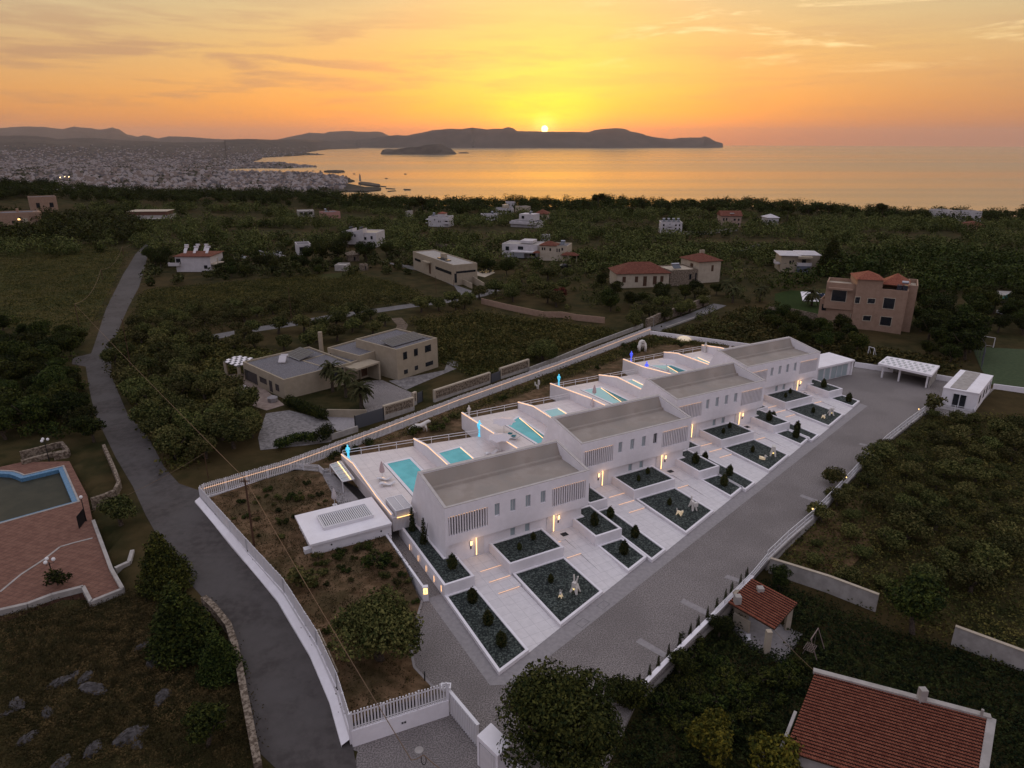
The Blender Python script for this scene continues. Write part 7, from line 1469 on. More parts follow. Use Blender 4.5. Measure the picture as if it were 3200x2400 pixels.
h2 = pole(GT(*L16(915, 1560)), L16(0, 1290)[1], 'utility pole left of the street at the cable bend'); h3 = pole(GT(*L16(1185, 1010)), L16(0, 890)[1], 'second utility pole up the street'); h4 = pole(GT(*L16(1425, 730)), L16(0, 632)[1], 'third utility pole up the street'); h5 = pole(GT(*L16(1600, 520)), L16(0, 438)[1], 'fourth utility pole up the street'); h6 = pole(GT(*L16(1705, 430)), L16(0, 365)[1], 'last utility pole before the flat roofed building')
off = Vector(G(*R6(1065, 1590), 5.2)); cable([h2, h1, off], 'long brown cable from the left pole over the dry garden to the gate', .03, .3); cable([h2, h3, h4, h5, h6], 'sagging brown cable following the street uphill', .045, 2.2)
e1 = Vector(G(*R6(1170, 1545), 5.2)); off2 = Vector(G(*R6(1400, 1720), 5.2)); cable([off, e1, off2], 'thick black cable joint hanging above the gate court', .035, .1)
lp2 = M(); lp2.tube([e1 + Vector((math.cos(a) * .16, 0, -.42 + math.sin(a) * .42)) for a in [i * math.pi / 8 for i in range(17)]], .03, 5, cap=False); tag(lp2.build('cable_coil', m_black), 'coil of black cable hanging over the gate court', 'cable')
pole(GT(*R15(1693, 1125)), R15(0, 825)[1], 'thin pole by the middle lane right of the grassy field', .09); pole(GT(*R15(315, 1590)), R15(0, 1095)[1], 'thin pole among the olives by the street', .08); pole(GT(*R14(1435, 890)), R14(0, 760)[1], 'pole in front of the modern villa', .08); pole(GT(*R14(1280, 870)), R14(0, 725)[1], 'dark pole left of the modern villa drive', .08)
l1 = pole(GT(*R7(1800, 540)), R7(0, 320)[1], 'short pole in the hedge at the street bend', .06); cable([l1, tuple(Vector(GT(*R7(800, 930))) + Vector((0, 0, 1.6)))], 'thin wire across the street from the hedge pole to the patio corner', .018, .4)
cable([Vector(G(*R10(60, 475), .6)), rA + Vector((0, 0, .1))], 'pale wire from the garden shelter to the big tiled roof', .02, .1)
pz2 = GT(*R13(1220, 1200)); t = thing('street_lamp', 'slim street lamp at the upper end of the glowing fence', 'street lamp', pz2); M().tube([(0, 0, 0), (0, 0, 3.2)], .05, 6).build('pole', m_metal, t); M().bar((0, 0, 3.2), (-.9, 0, 3.25), .1, .08).build('lamp_head', m_metal, t)
def car(p, rz, label, mt, lights=False):
    t = thing('parked_car', label, 'car', p, rz, None); M().prism([(-2.1, -.85), (2.1, -.85), (2.2, -.5), (2.2, .5), (2.1, .85), (-2.1, .85)], .35, .95).build('body', mt, t); m = M(); k = 0
    m.v = [(-1.5, -.8, .95), (1.1, -.8, .95), (1.1, .8, .95), (-1.5, .8, .95), (-1.0, -.65, 1.45), (.4, -.65, 1.45), (.4, .65, 1.45), (-1.0, .65, 1.45)]; m.f = [(0, 1, 5, 4), (1, 2, 6, 5), (2, 3, 7, 6), (3, 0, 4, 7), (4, 5, 6, 7)]; m.m = [0] * 5; m.build('cabin', m_dark, t); M().box(-.95, .35, -.62, .62, 1.452, 1.48).build('car_roof', mt, t)
    for x in (-1.35, 1.35):
        for y in (-.86, .86): M().tube([(x, y - .1, .34), (x, y + .1, .34)], .34, 12).build('wheel', m_black, t)
m_carw = mat('car_paint_white', (.62, .64, .68), .25, spec=.6); m_card = mat('car_paint_dark', (.02, .02, .025), .2, spec=.6)
car(GT(*R15(1250, 580)), -.35, 'white car parked on the dry patch between the trees', m_carw); car(GT(*R15(1560, 545)), 1.3, 'silver white car parked beside the low white wall', m_carw); car(GT(*R13(350, 236)), .2, 'pale car beside the red roofed pavilion', m_carw); car(GT(*R13(455, 655)), .3, 'black car parked below the yellow stone house', m_card); car(GT(*R12(2050, 1055)), .2, 'white car among the trees at the right edge', m_carw)
pl_ = [G(*R6(*p), 1.55) for p in ((215, 480), (330, 720), (245, 462), (410, 830))]; tb = M(); tb.bar(pl_[0], pl_[1], .12, .12); tb.bar(pl_[2], pl_[3], .12, .12); tb.bar(Vector(pl_[2]) + Vector((.2, 0, 0)), Vector(pl_[3]) + Vector((.2, 0, 0)), .1, .14); tag(tb.build('stacked_planks', m_cream), 'few pale planks lying on the soil beside the street fence', 'planks')
# ---------------------------------------------------------------- trees one can tell apart
def ok(x, y, pad=0):
    return not any(inside(x, y, n) for n in NOGO)
NB = [(min(p[0] for p in n), max(p[0] for p in n), min(p[1] for p in n), max(p[1] for p in n)) for n in NOGO]
def ok(x, y): return not any(b[0] <= x <= b[1] and b[2] <= y <= b[3] and inside(x, y, n) for n, b in zip(NOGO, NB))
TAKEN = []
def scatter(poly, n, dmin, seed):
    r = random.Random(seed); bx = (min(p[0] for p in poly), max(p[0] for p in poly)); by = (min(p[1] for p in poly), max(p[1] for p in poly)); out = []; k = 0
    while len(out) < n and k < n * 60:
        k += 1; x, y = r.uniform(*bx), r.uniform(*by)
        if not inside(x, y, poly) or not ok(x, y) or any((x - a) ** 2 + (y - b) ** 2 < (dmin if dmin > 1 else 1) ** 2 for a, b in out[-400:]) or any((x - a) ** 2 + (y - b) ** 2 < (dmin * .7) ** 2 for a, b in TAKEN): continue
        out.append((x, y))
    TAKEN.extend(out); return out
def rank(L_):
    out = {}; ids = range(len(L_)); az = lambda i: L_[i][0] / L_[i][1]
    for word, key in (('leftmost', az), ('rightmost', lambda i: -az(i)), ('nearest', lambda i: L_[i][1]), ('farthest', lambda i: -L_[i][1]), ('largest', lambda i: -L_[i][2]), ('smallest', lambda i: L_[i][2]), ('second from left', az), ('second from right', lambda i: -az(i)), ('second nearest', lambda i: L_[i][1]), ('second farthest', lambda i: -L_[i][1]), ('third from left', az), ('third from right', lambda i: -az(i)), ('third nearest', lambda i: L_[i][1]), ('third farthest', lambda i: -L_[i][1]), ('fourth from left', az), ('fourth from right', lambda i: -az(i)), ('fourth nearest', lambda i: L_[i][1]), ('fourth farthest', lambda i: -L_[i][1]), ('fifth from left', az), ('fifth from right', lambda i: -az(i)), ('fifth nearest', lambda i: L_[i][1]), ('fifth farthest', lambda i: -L_[i][1])):
        o = sorted(ids, key=key); k = {'second': 1, 'third': 2, 'fourth': 3, 'fifth': 4}.get(word.split()[0], 0)
        if len(o) > k and o[k] not in out: out[o[k]] = word
    return out
def grove(kind, l, n, dmin, label, group, s=(.8, 1.25), seed=1, zs=1.0):
    L_ = [(x, y, rnd.uniform(*s)) for x, y in scatter(S_(l), n, dmin, seed)]; R_ = rank(L_)
    for i, (x, y, sc) in enumerate(L_): plant(kind, (x, y, T(x, y, True) - .1), (R_[i] + ' ' if i in R_ and len((R_[i] + ' ' + label).split()) < 17 else '') + label, sc, group, sz=sc * zs)
plant('bigpine', G(1745, 2500, GR), 'large dense pine filling the bottom of the picture beside the gate house', 1.0, i=0, rz=.4)

plant('yellow', GT(*R9(1710, 1640)), 'yellow green tree at the bottom right of the large pine', .95, i=0); plant('yellow', GT(*R9(2230, 1800)), 'yellow green tree cut by the bottom edge beside the tiled roof', .9, i=0)
plant('broad', GT(*R9(1430, 880)), 'round dark tree pressed against the low driveway wall', .45, i=0); plant('broad', GT(*R9(1780, 540)), 'dark bushy tree at the left corner of the garden shelter', .40, i=1); plant('broad', GT(*R9(1010, 1180)), 'broad leaved tree at the right shoulder of the large pine', .62, i=2); plant('shrubdark', GT(*R9(1540, 640)), 'tall dark shrub leaning on the driveway wall', 1.1)
plant('bigolive', G(*R6(800, 720), .9), 'huge spreading olive tree in the dry garden beside the gate', .92, i=0, rz=1)
plant('shrub', G(*R5(960, 1480), 1.4), 'round grey green bush below the flat roofed cabin', 1.6); plant('shrubdark', G(*R5(1600, 1330), 1.3), 'dark straggly bush beside the garden wall', 1.3)
grove('shrub', [R5(480, 1000), R5(900, 1150), R5(1500, 1200), R5(1900, 1500), R6(1000, 400), R6(300, 300), R5(700, 1400)], 26, 1.2, 'small wild shrub on the dry soil of the lower garden', 'wild shrubs on the dry garden soil', (.25, .55), 3) if False else None
def onsoil(l, n, label, group, s, seed, z=1.45, kinds=('shrub', 'shrubdark'), keep=lambda x, y: True, d=.9):
    poly = [G(*p, z)[:2] for p in l]; r = random.Random(seed); c = 0; bx = (min(p[0] for p in poly), max(p[0] for p in poly)); by = (min(p[1] for p in poly), max(p[1] for p in poly)); pts = []
    for _ in range(n * 40):
        x, y = r.uniform(*bx), r.uniform(*by)
        if inside(x, y, poly) and keep(x, y) and not any((x - a) ** 2 + (y - b) ** 2 < d * d for a, b in pts): pts.append((x, y)); plant(r.choice(kinds), (x, y, min(z, gz(x, y)) - .1 if z < 1.5 else z - .05), label, r.uniform(*s), group); c += 1
        if c >= n: return
onsoil([(690, 1600), (790, 1540), (960, 1480), (1030, 1560), (1040, 1610), (935, 1600), (930, 1700), (840, 1700)], 26, 'low wild shrub on the dry soil between the street fence and the cabin', 'wild shrubs in the upper dry garden', (.25, .6), 4)
onsoil([(880, 1790), (985, 1745), (1180, 1690), (1230, 1730), (1310, 1860), (1250, 1900), (1020, 1830), (960, 1850)], 28, 'low wild shrub on the dry soil below the cabin', 'wild shrubs in the lower dry garden', (.25, .65), 5)
onsoil([(1000, 2010), (1060, 1900), (1290, 1930), (1280, 2000), (1130, 1960), (1080, 2050)], 12, 'low wild shrub behind the huge spreading olive', 'wild shrubs behind the huge olive', (.3, .6), 15)
onsoil([(1010, 1460), (1210, 1385), (1440, 1300), (1720, 1195), (1890, 1150), (1720, 1190), (1560, 1260), (1440, 1300), (1380, 1350), (1100, 1400), (1050, 1425)], 44, 'grey green shrub on the back grass between glowing fence and railings', 'shrubs on the back grass', (.45, .95), 6, 1.5, d=1.2)
onsoil([(1900, 1100), (2040, 1056), (2300, 1090), (2180, 1100), (2050, 1075), (1950, 1110)], 14, 'low shrub on the grass at the far corner behind the terraces', 'shrubs at the far grass corner', (.4, .8), 7, 1.5, d=1.2)
# conifers and trees along the street, lower left
for px, s, lb, kd in (((520, 1830), .75, 'spiky dark conifer leaning over the street above its twin', 'conifer'), ((575, 2030), .85, 'big dark conifer on the street side below the spiky one', 'conifer'), ((690, 2110), .55, 'dark conifer tucked behind the long rendered wall', 'conifer'), ((650, 2330), .6, 'dark tree behind the lower end of the rendered wall', 'broad'), ((380, 1640), .55, 'olive tree between the patio corner and the street', 'olive')):
    p = GT(*px); plant(kd, p, lb, s * (1.8 if kd == 'olive' else 1), sz=s * (.85 if kd == 'conifer' else 1) * (1.8 if kd == 'olive' else 1), i=0)
plant('shrubdark', G(*R7(500, 1460), .9), 'dark spiky bush at the foot of the patio lamp post', 1.1); og = 'olive trees '
grove('broad', [(0, 1130), (150, 1110), (230, 1200), (290, 1360), (300, 1390), (150, 1340), (0, 1380)], 42, 2.7, 'dark tree in the wood left of the street above the pool', 'dark trees above the old pool', (.55, .95), 11)
grove('broad', [(0, 1040), (260, 1060), (240, 1130), (100, 1110), (0, 1110)], 12, 4.0, 'dark tree on the left edge below the grassy field', 'dark trees below the left field', (.5, .8), 12)
grove('olive', [(300, 1120), (420, 1030), (560, 1060), (640, 1090), (650, 1140), (600, 1200), (520, 1170), (380, 1190)], 20, 3.6, 'olive tree between the street bend and the middle lane', og + 'by the street bend', (.85, 1.15), 13)
grove('olive', [(390, 1200), (540, 1190), (650, 1180), (760, 1260), (800, 1310), (810, 1400), (700, 1440), (560, 1470), (480, 1390), (420, 1300)], 34, 3.3, 'bushy tree in the dark orchard left of the gravel yard', 'orchard trees left of the gravel yard', (.9, 1.3), 14)
grove('olive', [(620, 1080), (760, 1050), (1040, 1000), (1210, 985), (1200, 1060), (1060, 1080), (900, 1100), (700, 1110)], 20, 4.2, 'olive tree between the middle lane and the beige house', og + 'behind the beige house', (.9, 1.3), 16)
grove('olive', [(400, 1000), (720, 960), (940, 940), (930, 985), (620, 1035), (430, 1040)], 26, 2.8, 'dark shrubby tree in the belt below the grassy field', 'dark belt below the grassy field', (.7, .95), 17)
grove('olive', [(1310, 950), (1500, 925), (1520, 960), (1380, 985), (1300, 985)], 8, 4, 'olive tree just below the middle lane before the modern villa', og + 'below the modern villa lane', (.9, 1.2), 18)
grove('olive', [(1520, 900), (1750, 860), (1800, 880), (1760, 960), (1680, 960), (1540, 945)], 16, 4.4, 'olive tree in the dense grove left of the long red roofed house', og + 'left of the long red roofed house', (1.0, 1.35), 19)
grove('olive', [(1960, 1010), (2080, 960), (2200, 930), (2230, 950), (2060, 1020), (1990, 1040)], 9, 4.4, 'olive tree along the rubble wall of the lane', og + 'along the rubble lane wall', (.9, 1.2), 20)
grove('broad', [(1870, 900), (2110, 900), (2260, 880), (2280, 930), (2060, 960), (1900, 985)], 12, 4.5, 'leafy garden tree in front of the long red roofed house', 'garden trees before the red roofed house', (.5, .85), 21)
plant('red', GT(*R13(420, 960)), 'dark red leaved tree among green bushes below the long house', 1.1); plant('bigolive', GT(*R13(270, 1470)), 'big round olive standing alone just outside the glowing fence', .75); plant('olive', GT(*R14(2150, 1440)), 'olive near the lane wall beside the big round olive', 1.2)
for i, px in enumerate([(1700, 700), (1745, 700), (1560 - 0, 0)][:2]): plant('broad', GT(*R14(*px)), ['tall dark tree left of its pair by the far mirror pool', 'tall dark tree right of its pair by the far mirror pool'][i], .75, i=i)
plant('broad', GT(*R14(1890, 725)), 'wide dark tree right of the far mirror pool', .85, i=2)
for i, (x, y, s) in enumerate([(300, 600, 1.25), (430, 600, 1.35), (520, 480, 1.1), (680, 600, 1.2), (180, 610, .95), (860, 560, .9)]): plant('broad', GT(*R14(x, y)), 'huge dark pine crown in the cluster before the big white house', s, 'dark pine cluster before the big white house')
for i, (x, y) in enumerate([(520, 640), (470, 600), (560, 660), (600, 600)]): plant('broad', GT(*R15(x, y)), 'dark tree beside the street at the white two storey house', .85, 'dark trees beside the white two storey house')
grove('broad', [R15(1000, 640), R15(1300, 650), R15(1330, 740), R15(760, 740)], 9, 4, 'dark bush in the belt below the white two storey house', 'dark belt below the white two storey house', (.5, .7), 23); grove('broad', [R15(1380, 640), R15(2100, 640), R15(2080, 720), R15(1400, 720)], 12, 4.5, 'dark bush in the belt below the two parked cars', 'dark belt below the parked cars', (.5, .8), 24)
grove('broad', [R12(600, 1560), R12(0, 1200), R12(0, 1080), R12(420, 1180), R12(700, 1220), R12(760, 1420)], 22, 4, 'garden tree between the farthest villa and the sandy villa', 'garden trees below the sandy villa', (.4, .75), 25)
grove('broad', [R12(1300, 1150), R12(1800, 1150), R12(1800, 1500), R12(1450, 1500), R12(1300, 1350)], 16, 4.2, 'dark tree in the thicket between the carport and the green court', 'dark trees by the green court', (.6, 1.15), 26); plant('broad', GT(*R12(1620, 1400)), 'biggest round tree in front of the green court', 1.45, i=0)
grove('broad', [R12(1300, 1000), R12(1750, 980), R12(2212, 1000), R12(2212, 1250), R12(1800, 1200), R12(1400, 1150)], 18, 4.5, 'dark tree in the wood right of the sandy villa', 'dark wood right of the sandy villa', (.6, 1.1), 27)
# scrub trees right of the driveway
grove('olive', [R11(640, 960), R11(1000, 560), R11(1380, 280), R11(1700, 330), R11(2212, 420), R11(2212, 1000), R11(1500, 900), R11(1000, 1000)], 40, 3.4, 'wild bush high in the scrub right of the driveway', 'upper scrub right of the driveway', (.35, 1.1), 28, .9)
grove('olive', [R11(200, 1480), R11(620, 1000), R11(1000, 1000), R11(1500, 900), R11(2212, 1000), R11(2212, 1659), R10(1500, 250), R10(500, 60)], 40, 3.4, 'wild bush low in the scrub right of the driveway', 'lower scrub right of the driveway', (.3, 1.05), 29, .9)
plant('shrub', G(*R11(1430, 230), 0), 'windswept bush at the corner of the small white building', 1.9); plant('olive', GT(*R11(560, 880)), 'pale flowering tree leaning over the long white railing', .85)
plant('broad', GT(*R10(1250, 500)), 'big round dark tree at the gap in the garden wall', .95); plant('broad', GT(*R10(100, 120)), 'dark bush in the corner behind the tiled shelter', .45)
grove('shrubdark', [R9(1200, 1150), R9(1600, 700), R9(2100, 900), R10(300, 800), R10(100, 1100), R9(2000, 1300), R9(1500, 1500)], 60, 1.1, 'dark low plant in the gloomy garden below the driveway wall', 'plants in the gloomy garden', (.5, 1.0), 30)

# ---------------------------------------------------------------- woods, groves and scrub nobody could count
def mass(name, l, n, dmin, blob, leaf, nleaf, mt, seed, label, world=None, zoff=0.0, kind='stuff', shell=.75, gaps=0):
    poly = world or S_(l); pts = [p for p in scatter(poly, n, dmin, seed) if not gaps or math.sin(p[0] * .045 + 1.3 * math.sin(p[1] * .03)) * math.sin(p[1] * .07 + p[0] * .02) < gaps]; r = random.Random(seed); V = []
    for x, y in pts:
        s = r.uniform(*blob); z = T(x, y, True) + zoff; bl = [(x + r.uniform(-.5, .5) * s, y + r.uniform(-.5, .5) * s, z + s * r.uniform(.6, 1.0), s * r.uniform(.5, .8), s * r.uniform(.5, .8), s * r.uniform(.45, .75)) for _ in range(3)]
        V.append(leafcloud(r, bl, nleaf, leaf, .3, shell=shell))
    if not V: return
    o = bpy.data.objects.new(name, cloudmesh(name, np.concatenate(V), mt)); COL.objects.link(o); o['label'] = label; return tag(o, kind=kind)
dk, ol = m_fol['dark'], m_fol['olive']
RIDGE = [(-395, 395), (-330, 470), (-250, 515), (-150, 530), (0, 535), (150, 525), (260, 505), (360, 470), (460, 400), (430, 340), (330, 400), (230, 430), (120, 440), (0, 440), (-130, 440), (-250, 420), (-340, 350)]
mass('tree_belt', None, 130, 10, (3.2, 6.2), .5, 600, dk, 39, 'taller crowns rising from the dark tree belt', world=RIDGE, shell=.2); TAKEN.clear(); mass('tree_belt', None, 1150, 3.8, (2.4, 5.2), .55, 230, dk, 40, 'dark tree belt along the crest before the sea', world=RIDGE, shell=.4)
MIDW = [(-260, 250), (-230, 400), (-120, 440), (120, 440), (230, 420), (330, 380), (300, 250), (150, 225), (60, 215), (-60, 260), (-120, 250)]
mass('dark_groves', None, 240, 7, (2.6, 4.4), .5, 260, dk, 48, 'taller dark trees among the olive groves', world=MIDW, shell=.5, gaps=.4)
mass('olive_groves', None, 3400, 2.9, (1.9, 3.7), .50, 110, ol, 41, 'endless olive groves in the middle distance', world=MIDW, gaps=.25)
mass('dark_woods', [(0, 770), (0, 680), (420, 690), (460, 760), (330, 765)], 260, 4.0, (2.6, 5.5), .7, 150, dk, 42, 'dark woods along the upper left edge')
mass('dark_woods', [R12(0, 860), R12(500, 750), R12(650, 640), R12(1300, 560), R12(2300, 600), R12(2300, 900), R12(1300, 900), R12(1250, 700), R12(500, 780)], 300, 3.6, (2.0, 4.8), .6, 150, dk, 43, 'dark woods behind the sandy villa')
mass('orchard_scrub', [(460, 900), (470, 800), (900, 780), (1290, 800), (1290, 860), (640, 880)], 120, 4, (1.2, 2.4), .6, 90, ol, 44, 'scrubby bushes above the grassy field')
for sd, (n_, l_) in enumerate([(330, [(1520, 800), (1900, 780), (2400, 770), (2500, 900), (2420, 1010), (2260, 1060), (2060, 1030), (1920, 990), (1700, 960), (1520, 930)]), (150, [(1290, 1010), (1500, 985), (1700, 1010), (1930, 1040), (1700, 1110), (1500, 1180), (1370, 1130)]), (220, [(300, 1120), (430, 990), (940, 935), (1300, 940), (1180, 975), (640, 1060), (640, 1180), (800, 1300), (600, 1470), (480, 1400)]), (90, [(0, 1000), (250, 1040), (240, 1130), (300, 1380), (150, 1380), (0, 1380)])]):
    mass('garden_scrub', l_, n_, 1.4, (.7, 2.0), .26, 110, (ol, m_fol['grass'], ol, dk)[sd], 80 + sd, ['bushes filling the gardens round the red roofed houses', 'bushes scattered over the scrub field beyond the fence', 'bushes between the street and the beige house', 'bushes in the left hand wood'][sd])
# low ground cover
def cover(name, l, n, size, mt, seed, label, h=.35, blades=10, w=.5, zf=None):
    poly = l; r = np.random.RandomState(seed); bx = (min(p[0] for p in poly), max(p[0] for p in poly)); by = (min(p[1] for p in poly), max(p[1] for p in poly)); V = []; c = 0
    while c < n:
        x, y = r.uniform(*bx), r.uniform(*by)
        if not inside(x, y, poly) or not ok(x, y): 
            c += .05; continue
        c += 1; z = (zf or (lambda a, b: T(a, b, True)))(x, y); k = blades; sc = r.uniform(.6, 1.5)
        P_ = np.stack([x + r.normal(size=k) * w * sc, y + r.normal(size=k) * w * sc, z + r.uniform(.02, h, k) * sc], 1); d = r.normal(size=(k, 3)); d[:, 2] = np.abs(d[:, 2]) * .5; d /= np.linalg.norm(d, axis=1)[:, None]; b = np.cross(d, r.normal(size=(k, 3))); b /= np.linalg.norm(b, axis=1)[:, None]; s = size * sc
        V.append(np.stack([P_ - d * s * .7, P_ + b * s * .4, P_ + d * s * .7, P_ - b * s * .4], 1).reshape(-1, 3))
    o = bpy.data.objects.new(name, cloudmesh(name, np.concatenate(V), mt)); COL.objects.link(o); o['label'] = label; tag(o, kind='stuff')
NS = NOGO; saved = list(NOGO)
cover('grass', FLD[0], 6500, .20, m_fol['grass'], 51, 'rough grass of the left field', .3, 12, .9); cover('grass', FLD[1], 8000, .22, m_fol['grass'], 52, 'rough grass of the middle field', .35, 12, .9); cover('grass', FLD[2], 6500, .24, m_fol['grass'], 53, 'low scrub outside the glowing fence', .6, 14, .7); cover('grass', FLD[4], 1500, .5, m_fol['grass'], 54, 'grass behind the modern villa', .4, 8, .9)
cover('undergrowth', S_([R11(0, 1520), R11(640, 940), R11(1380, 260), R11(2300, 300), R11(2300, 1659), R10(2300, 800), R10(1560, 560), R10(940, 300), R10(500, 60)]), 3600, .18, m_fol['grass'], 55, 'dry undergrowth right of the driveway', .45, 14, .7)
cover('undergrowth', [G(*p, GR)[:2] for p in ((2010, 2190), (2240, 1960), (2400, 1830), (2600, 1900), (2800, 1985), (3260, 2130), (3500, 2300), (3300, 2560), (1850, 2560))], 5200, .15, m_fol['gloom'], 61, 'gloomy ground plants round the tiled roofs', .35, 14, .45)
cover('undergrowth', S_([(0, 1900), (300, 1890), (420, 1850), (640, 1900), (700, 2000), (760, 2200), (790, 2399), (0, 2399)]), 5200, .10, m_fol['drygrass'], 56, 'dark dry undergrowth on the lower left slope', .22, 14, .5)
cover('undergrowth', S_([(560, 1180), (300, 1120), (420, 1020), (650, 1060), (860, 1110), (800, 1180), (760, 1300), (560, 1480), (420, 1250)]), 2600, .35, m_fol['grass'], 57, 'undergrowth between the street and the beige house', .5, 12, .8)
cover('undergrowth', S_([(2240, 1010), (2330, 960), (2560, 1010), (2700, 1090), (3000, 1130), (2930, 1190), (2500, 1095), (2370, 1080), (2080, 1040)]), 2400, .4, m_fol['grass'], 58, 'green undergrowth beyond the far boundary walls', .6, 12, .8)
NB.clear(); NB.extend([(1, 0, 1, 0)] * len(NOGO))
NOGO_G = [G(*p, GZ)[:2] for p in ((650, 1560), (780, 1700), (900, 1840), (1000, 2000), (1060, 2130), (1105, 2250), (1330, 2160), (1270, 2060), (1290, 2000), (1310, 1880), (1240, 1700), (1040, 1520), (930, 1480))]
cover('dry_weeds', NOGO_G, 1500, .10, m_fol['drygrass'], 59, 'dry weeds on the garden soil', .18, 12, .30, zf=lambda x, y: gz(x, y)); cover('dry_weeds', [G(*p, GZ)[:2] for p in ((960, 1470), (1430, 1285), (2030, 1052), (2300, 1085), (2070, 1078), (1890, 1140), (1720, 1200), (1440, 1300), (1080, 1420))], 3600, .15, m_fol['grass'], 60, 'grass behind the pool terraces', .4, 12, .45, zf=lambda x, y: GZ)

# ---------------------------------------------------------------- the town on the coast
tc_ = [mat('town_render_pale', (.40, .36, .35), .9), mat('town_render_sand', (.24, .19, .165), .9), mat('town_render_grey', (.12, .115, .125), .9)]
TR = random.Random(77)
REG = [([C1(0, 560), C1(500, 545), C1(900, 500), C1(1500, 500), C1(1900, 515), C1(2060, 520), (1000, 545), (1070, 568), C2(1040, 575), C2(1045, 660), C2(700, 690), C2(640, 740), (1000, 640), (700, 655), (0, 640)], 3900, 1.25), ([C1(300, 420), C1(1000, 330), C1(2000, 380), C1(2100, 470), C1(1500, 500), C1(900, 500), C1(400, 520)], 1500, .8), ([C1(0, 330), C1(600, 330), C1(1000, 340), C1(400, 540), C1(0, 560)], 500, .9), ([C2(0, 520), C2(700, 530), C2(840, 545), C2(1060, 575), C2(1050, 650), C2(660, 700), C2(600, 790), C2(0, 760)], 1700, 1.15)]
bl_ = []
for l, n, s in REG:
    for _ in range(n):
        k = 0
        while k < 60:
            k += 1; x, y = TR.uniform(min(p[0] for p in l), max(p[0] for p in l)), TR.uniform(min(p[1] for p in l), max(p[1] for p in l))
            if inside(x, y, l): break
        p = GS(x, y, 4); bl_.append((p, TR.uniform(9, 20) * s, TR.uniform(9, 18) * s, TR.choice((6, 7, 9, 10, 12, 15)) * s, TR.uniform(0, 3.1), TR.choice((0, 0, 1, 1, 2))))
for _ in range(120):
    x = TR.uniform(C2(1030, 0)[0], C2(1480, 0)[0]); y = TR.uniform(C2(0, 800)[1], C2(0, 815)[1]) - (0); bl_.append((GS(x, y, 4), TR.uniform(9, 16), TR.uniform(9, 14), TR.choice((6, 9, 12)), TR.uniform(0, 3), TR.choice((0, 1, 2))))
bl_.sort(key=lambda b: b[0][1])
pro = []
for ci in range(3):
    for v_ in range(2):
        m = M(); m.box(-.5, .5, -.5, .5, -.3, 1); m.box(-.2, .15, -.1, .3, 1, 1.25)
        if v_: m.box(-.5, -.1, -.5, .5, 1.25, 1.26); m.box(.5, .62, -.4, .4, .3, .36); m.box(.5, .62, -.4, .4, .62, .68)
        w = m.build('town_house', tc_[ci]); pro.append(w.data); bpy.data.objects.remove(w)
NI = 290
for i, (p, w, d, h, a, ci) in enumerate(bl_[:NI]):
    o = bpy.data.objects.new('town_house', pro[ci * 2 + i % 2]); COL.objects.link(o); o.location = p; o.scale = (w, d, h); o.rotation_euler = (0, 0, a)
    tag(o, ['pale', 'sandy', 'grey'][ci] + ' block in the nearest rows of the coastal town below the tree belt', 'building', ['pale', 'sandy', 'grey'][ci] + ' blocks of the nearest town rows')
A_ = np.array([(p[0], p[1], p[2], w, d, h, a) for p, w, d, h, a, ci in bl_[NI:]]); q = np.array([(-.5, -.5), (.5, -.5), (.5, .5), (-.5, .5)])
def boxes(A_, z0, z1, sx):
    c, s = np.cos(A_[:, 6])[:, None], np.sin(A_[:, 6])[:, None]; X = q[None, :, 0] * A_[:, 3:4] * sx; Y_ = q[None, :, 1] * A_[:, 4:5] * sx; x = A_[:, :1] + X * c - Y_ * s; y = A_[:, 1:2] + X * s + Y_ * c
    lo = np.stack([x, y, A_[:, 2:3] + A_[:, 5:6] * z0 + 0 * x], 2); hi = np.stack([x, y, A_[:, 2:3] + A_[:, 5:6] * z1 + 0 * x], 2); return np.concatenate([lo, hi], 1).reshape(-1, 3)
me = bpy.data.meshes.new('town_buildings'); VV = np.concatenate([boxes(A_, -.3, 1, 1), boxes(A_, 1, 1.22, .4)]); nb = len(VV) // 8; fb = np.array([(0, 1, 5, 4), (1, 2, 6, 5), (2, 3, 7, 6), (3, 0, 4, 7), (4, 5, 6, 7)]); FF_ = (fb[None] + 8 * np.arange(nb)[:, None, None]).reshape(-1, 4)
me.from_pydata(VV.tolist(), [], FF_.tolist()); [me.materials.append(m) for m in tc_]; ci = np.array([b[5] for b in bl_[NI:]]); me.polygons.foreach_set('material_index', np.repeat(np.concatenate([ci, ci]), 5).astype(np.int32)); o = bpy.data.objects.new('town_buildings', me); COL.objects.link(o); o['label'] = 'mass of small pale blocks of the coastal town'; tag(o, kind='stuff')
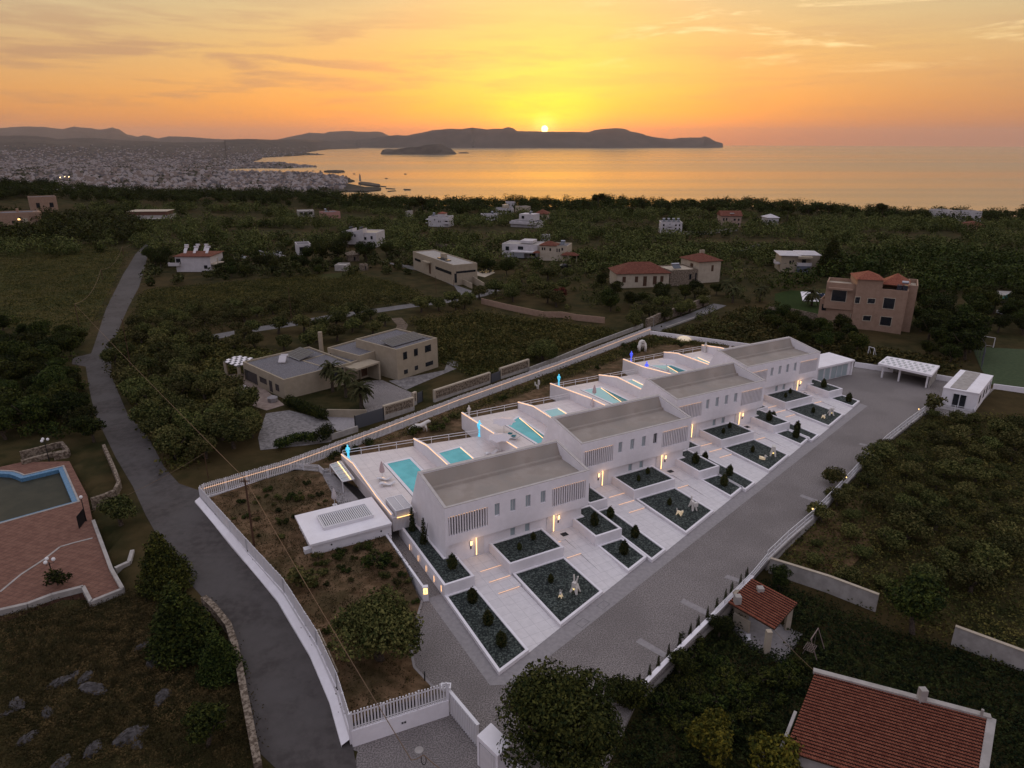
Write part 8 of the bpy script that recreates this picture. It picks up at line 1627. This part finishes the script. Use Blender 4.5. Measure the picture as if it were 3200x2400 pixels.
# houses scattered over the slopes behind the town
hv, hf = [], []
for o in [o for o in COL.objects if o.name.startswith(('foothills', 'coastal_plain'))]:
    b = len(hv); hv += [tuple(v.co) for v in o.data.vertices]; hf += [tuple(b + i for i in p.vertices) for p in o.data.polygons]
bv = BVHTree.FromPolygons(hv, hf); sl_ = []
for _ in range(9000):
    x, y = TR.uniform(0, 1000), TR.triangular(452, 545, 520)
    if TR.random() > .25 + .75 * (.5 + .5 * math.sin(x * .021 + y * .11) * math.sin(x * .007 - y * .06)): continue
    h_ = bv.ray_cast(Vector((0, 0, H)), Vector(ray(x, y)).normalized(), 40000)
    if h_[0] is not None: sl_.append((*h_[0], TR.uniform(10, 26), TR.uniform(10, 20), TR.uniform(5, 10), TR.uniform(0, 3.1)))
SL = np.array(sl_); VV = boxes(SL, -.5, 1, 1); nb = len(VV) // 8; me = bpy.data.meshes.new('hillside_buildings'); me.from_pydata(VV.tolist(), [], (fb[None] + 8 * np.arange(nb)[:, None, None]).reshape(-1, 4).tolist()); [me.materials.append(m) for m in tc_]; me.polygons.foreach_set('material_index', np.repeat(np.arange(nb) % 3, 5).astype(np.int32)); o = bpy.data.objects.new('hillside_buildings', me); COL.objects.link(o); o['label'] = 'tiny houses sprinkled over the hazy slopes behind the town'; tag(o, kind='stuff')
# dark tree clumps inside the town and on the coast
V = []; r = random.Random(9)
for _ in range(420):
    x, y = r.uniform(0, 1080), r.uniform(480, 640); p = GS(x, y, 4); s = r.uniform(18, 45)
    if inside(x, y, coast): V.append(leafcloud(r, [(p[0], p[1], p[2] + 2, s * 1.6, s, 9)], 26, 12, .8))
o = bpy.data.objects.new('town_trees', cloudmesh('town_trees', np.concatenate(V), dk)); COL.objects.link(o); o['label'] = 'dark clumps of trees between the town blocks'; tag(o, kind='stuff')
# single trees that stand out on the skyline
for px, py, kd, s, lb in ((1294, 650, 'tallpine', .8, 'tall pine at the left end of the skyline belt'), (1320, 645, 'tallpine', .9, 'thick pine beside the first skyline pine'), (1825, 640, 'conifer', .9, 'pointed araucaria like conifer on the skyline'), (1870, 640, 'tallpine', 1.05, 'pair topped tall tree highest on the skyline'), (1966, 662, 'tallpine', .6, 'single round crowned tree on the falling skyline'), (2215, 672, 'tallpine', .85, 'tall tree beside the stone house with red gable roof'), (2458, 672, 'tallpine', .9, 'tall rounded tree at the start of the right skyline'), (2525, 668, 'tallpine', .75, 'thin stemmed tree left of three on the right skyline'), (2552, 668, 'tallpine', .9, 'middle thin stemmed tree on the right skyline'), (2588, 668, 'tallpine', .85, 'right thin stemmed tree of three on the skyline'), (2752, 665, 'tallpine', .9, 'broad tree standing out on the far right skyline'), (2800, 662, 'conifer', .6, 'small pointed tree on the far right skyline'), (2590, 862, 'conifer', 1.3, 'tall dark conifer beside the brown two storey villa')):
    plant(kd, GT(px, py + 22 if py < 800 else py), lb, s, i=0)

m = M()
for x, y in [C1(1750, 668), C1(1790, 668), C1(2085, 660), C1(2110, 661), C1(520, 565), C1(560, 560), C1(595, 560), C1(118, 656), C1(845, 428), C2(145, 660), C2(165, 661), C1(1215, 420), C1(1880, 800), C1(1700, 820)]:
    p = GS(x, y, 16); m.ball(p, 3.2, n=6, m=4)
o = m.build('town_lamps', mat('distant_lamp', (.9, .7, .4), .5, emit=(1, .70, .32), es=3.0)); o['label'] = 'scattered first evening lamps of the coastal town'; tag(o, kind='stuff')
# ---------------------------------------------------------------- haze
def haze():
    m = bpy.data.materials.new('haze'); m.use_nodes = True; t = m.node_tree; t.nodes.clear()
    o = t.nodes.new('ShaderNodeOutputMaterial'); v = t.nodes.new('ShaderNodeVolumePrincipled')
    v.inputs['Color'].default_value = (.76, .67, .64, 1); v.inputs['Density'].default_value = HAZE; v.inputs['Anisotropy'].default_value = 0.25
    t.links.new(v.outputs[0], o.inputs['Volume'])
    M().box(-60000, 60000, -400, 61500, -700, 760).build('haze', m)['kind'] = 'stuff'
HAZE = 1.5e-5
haze()
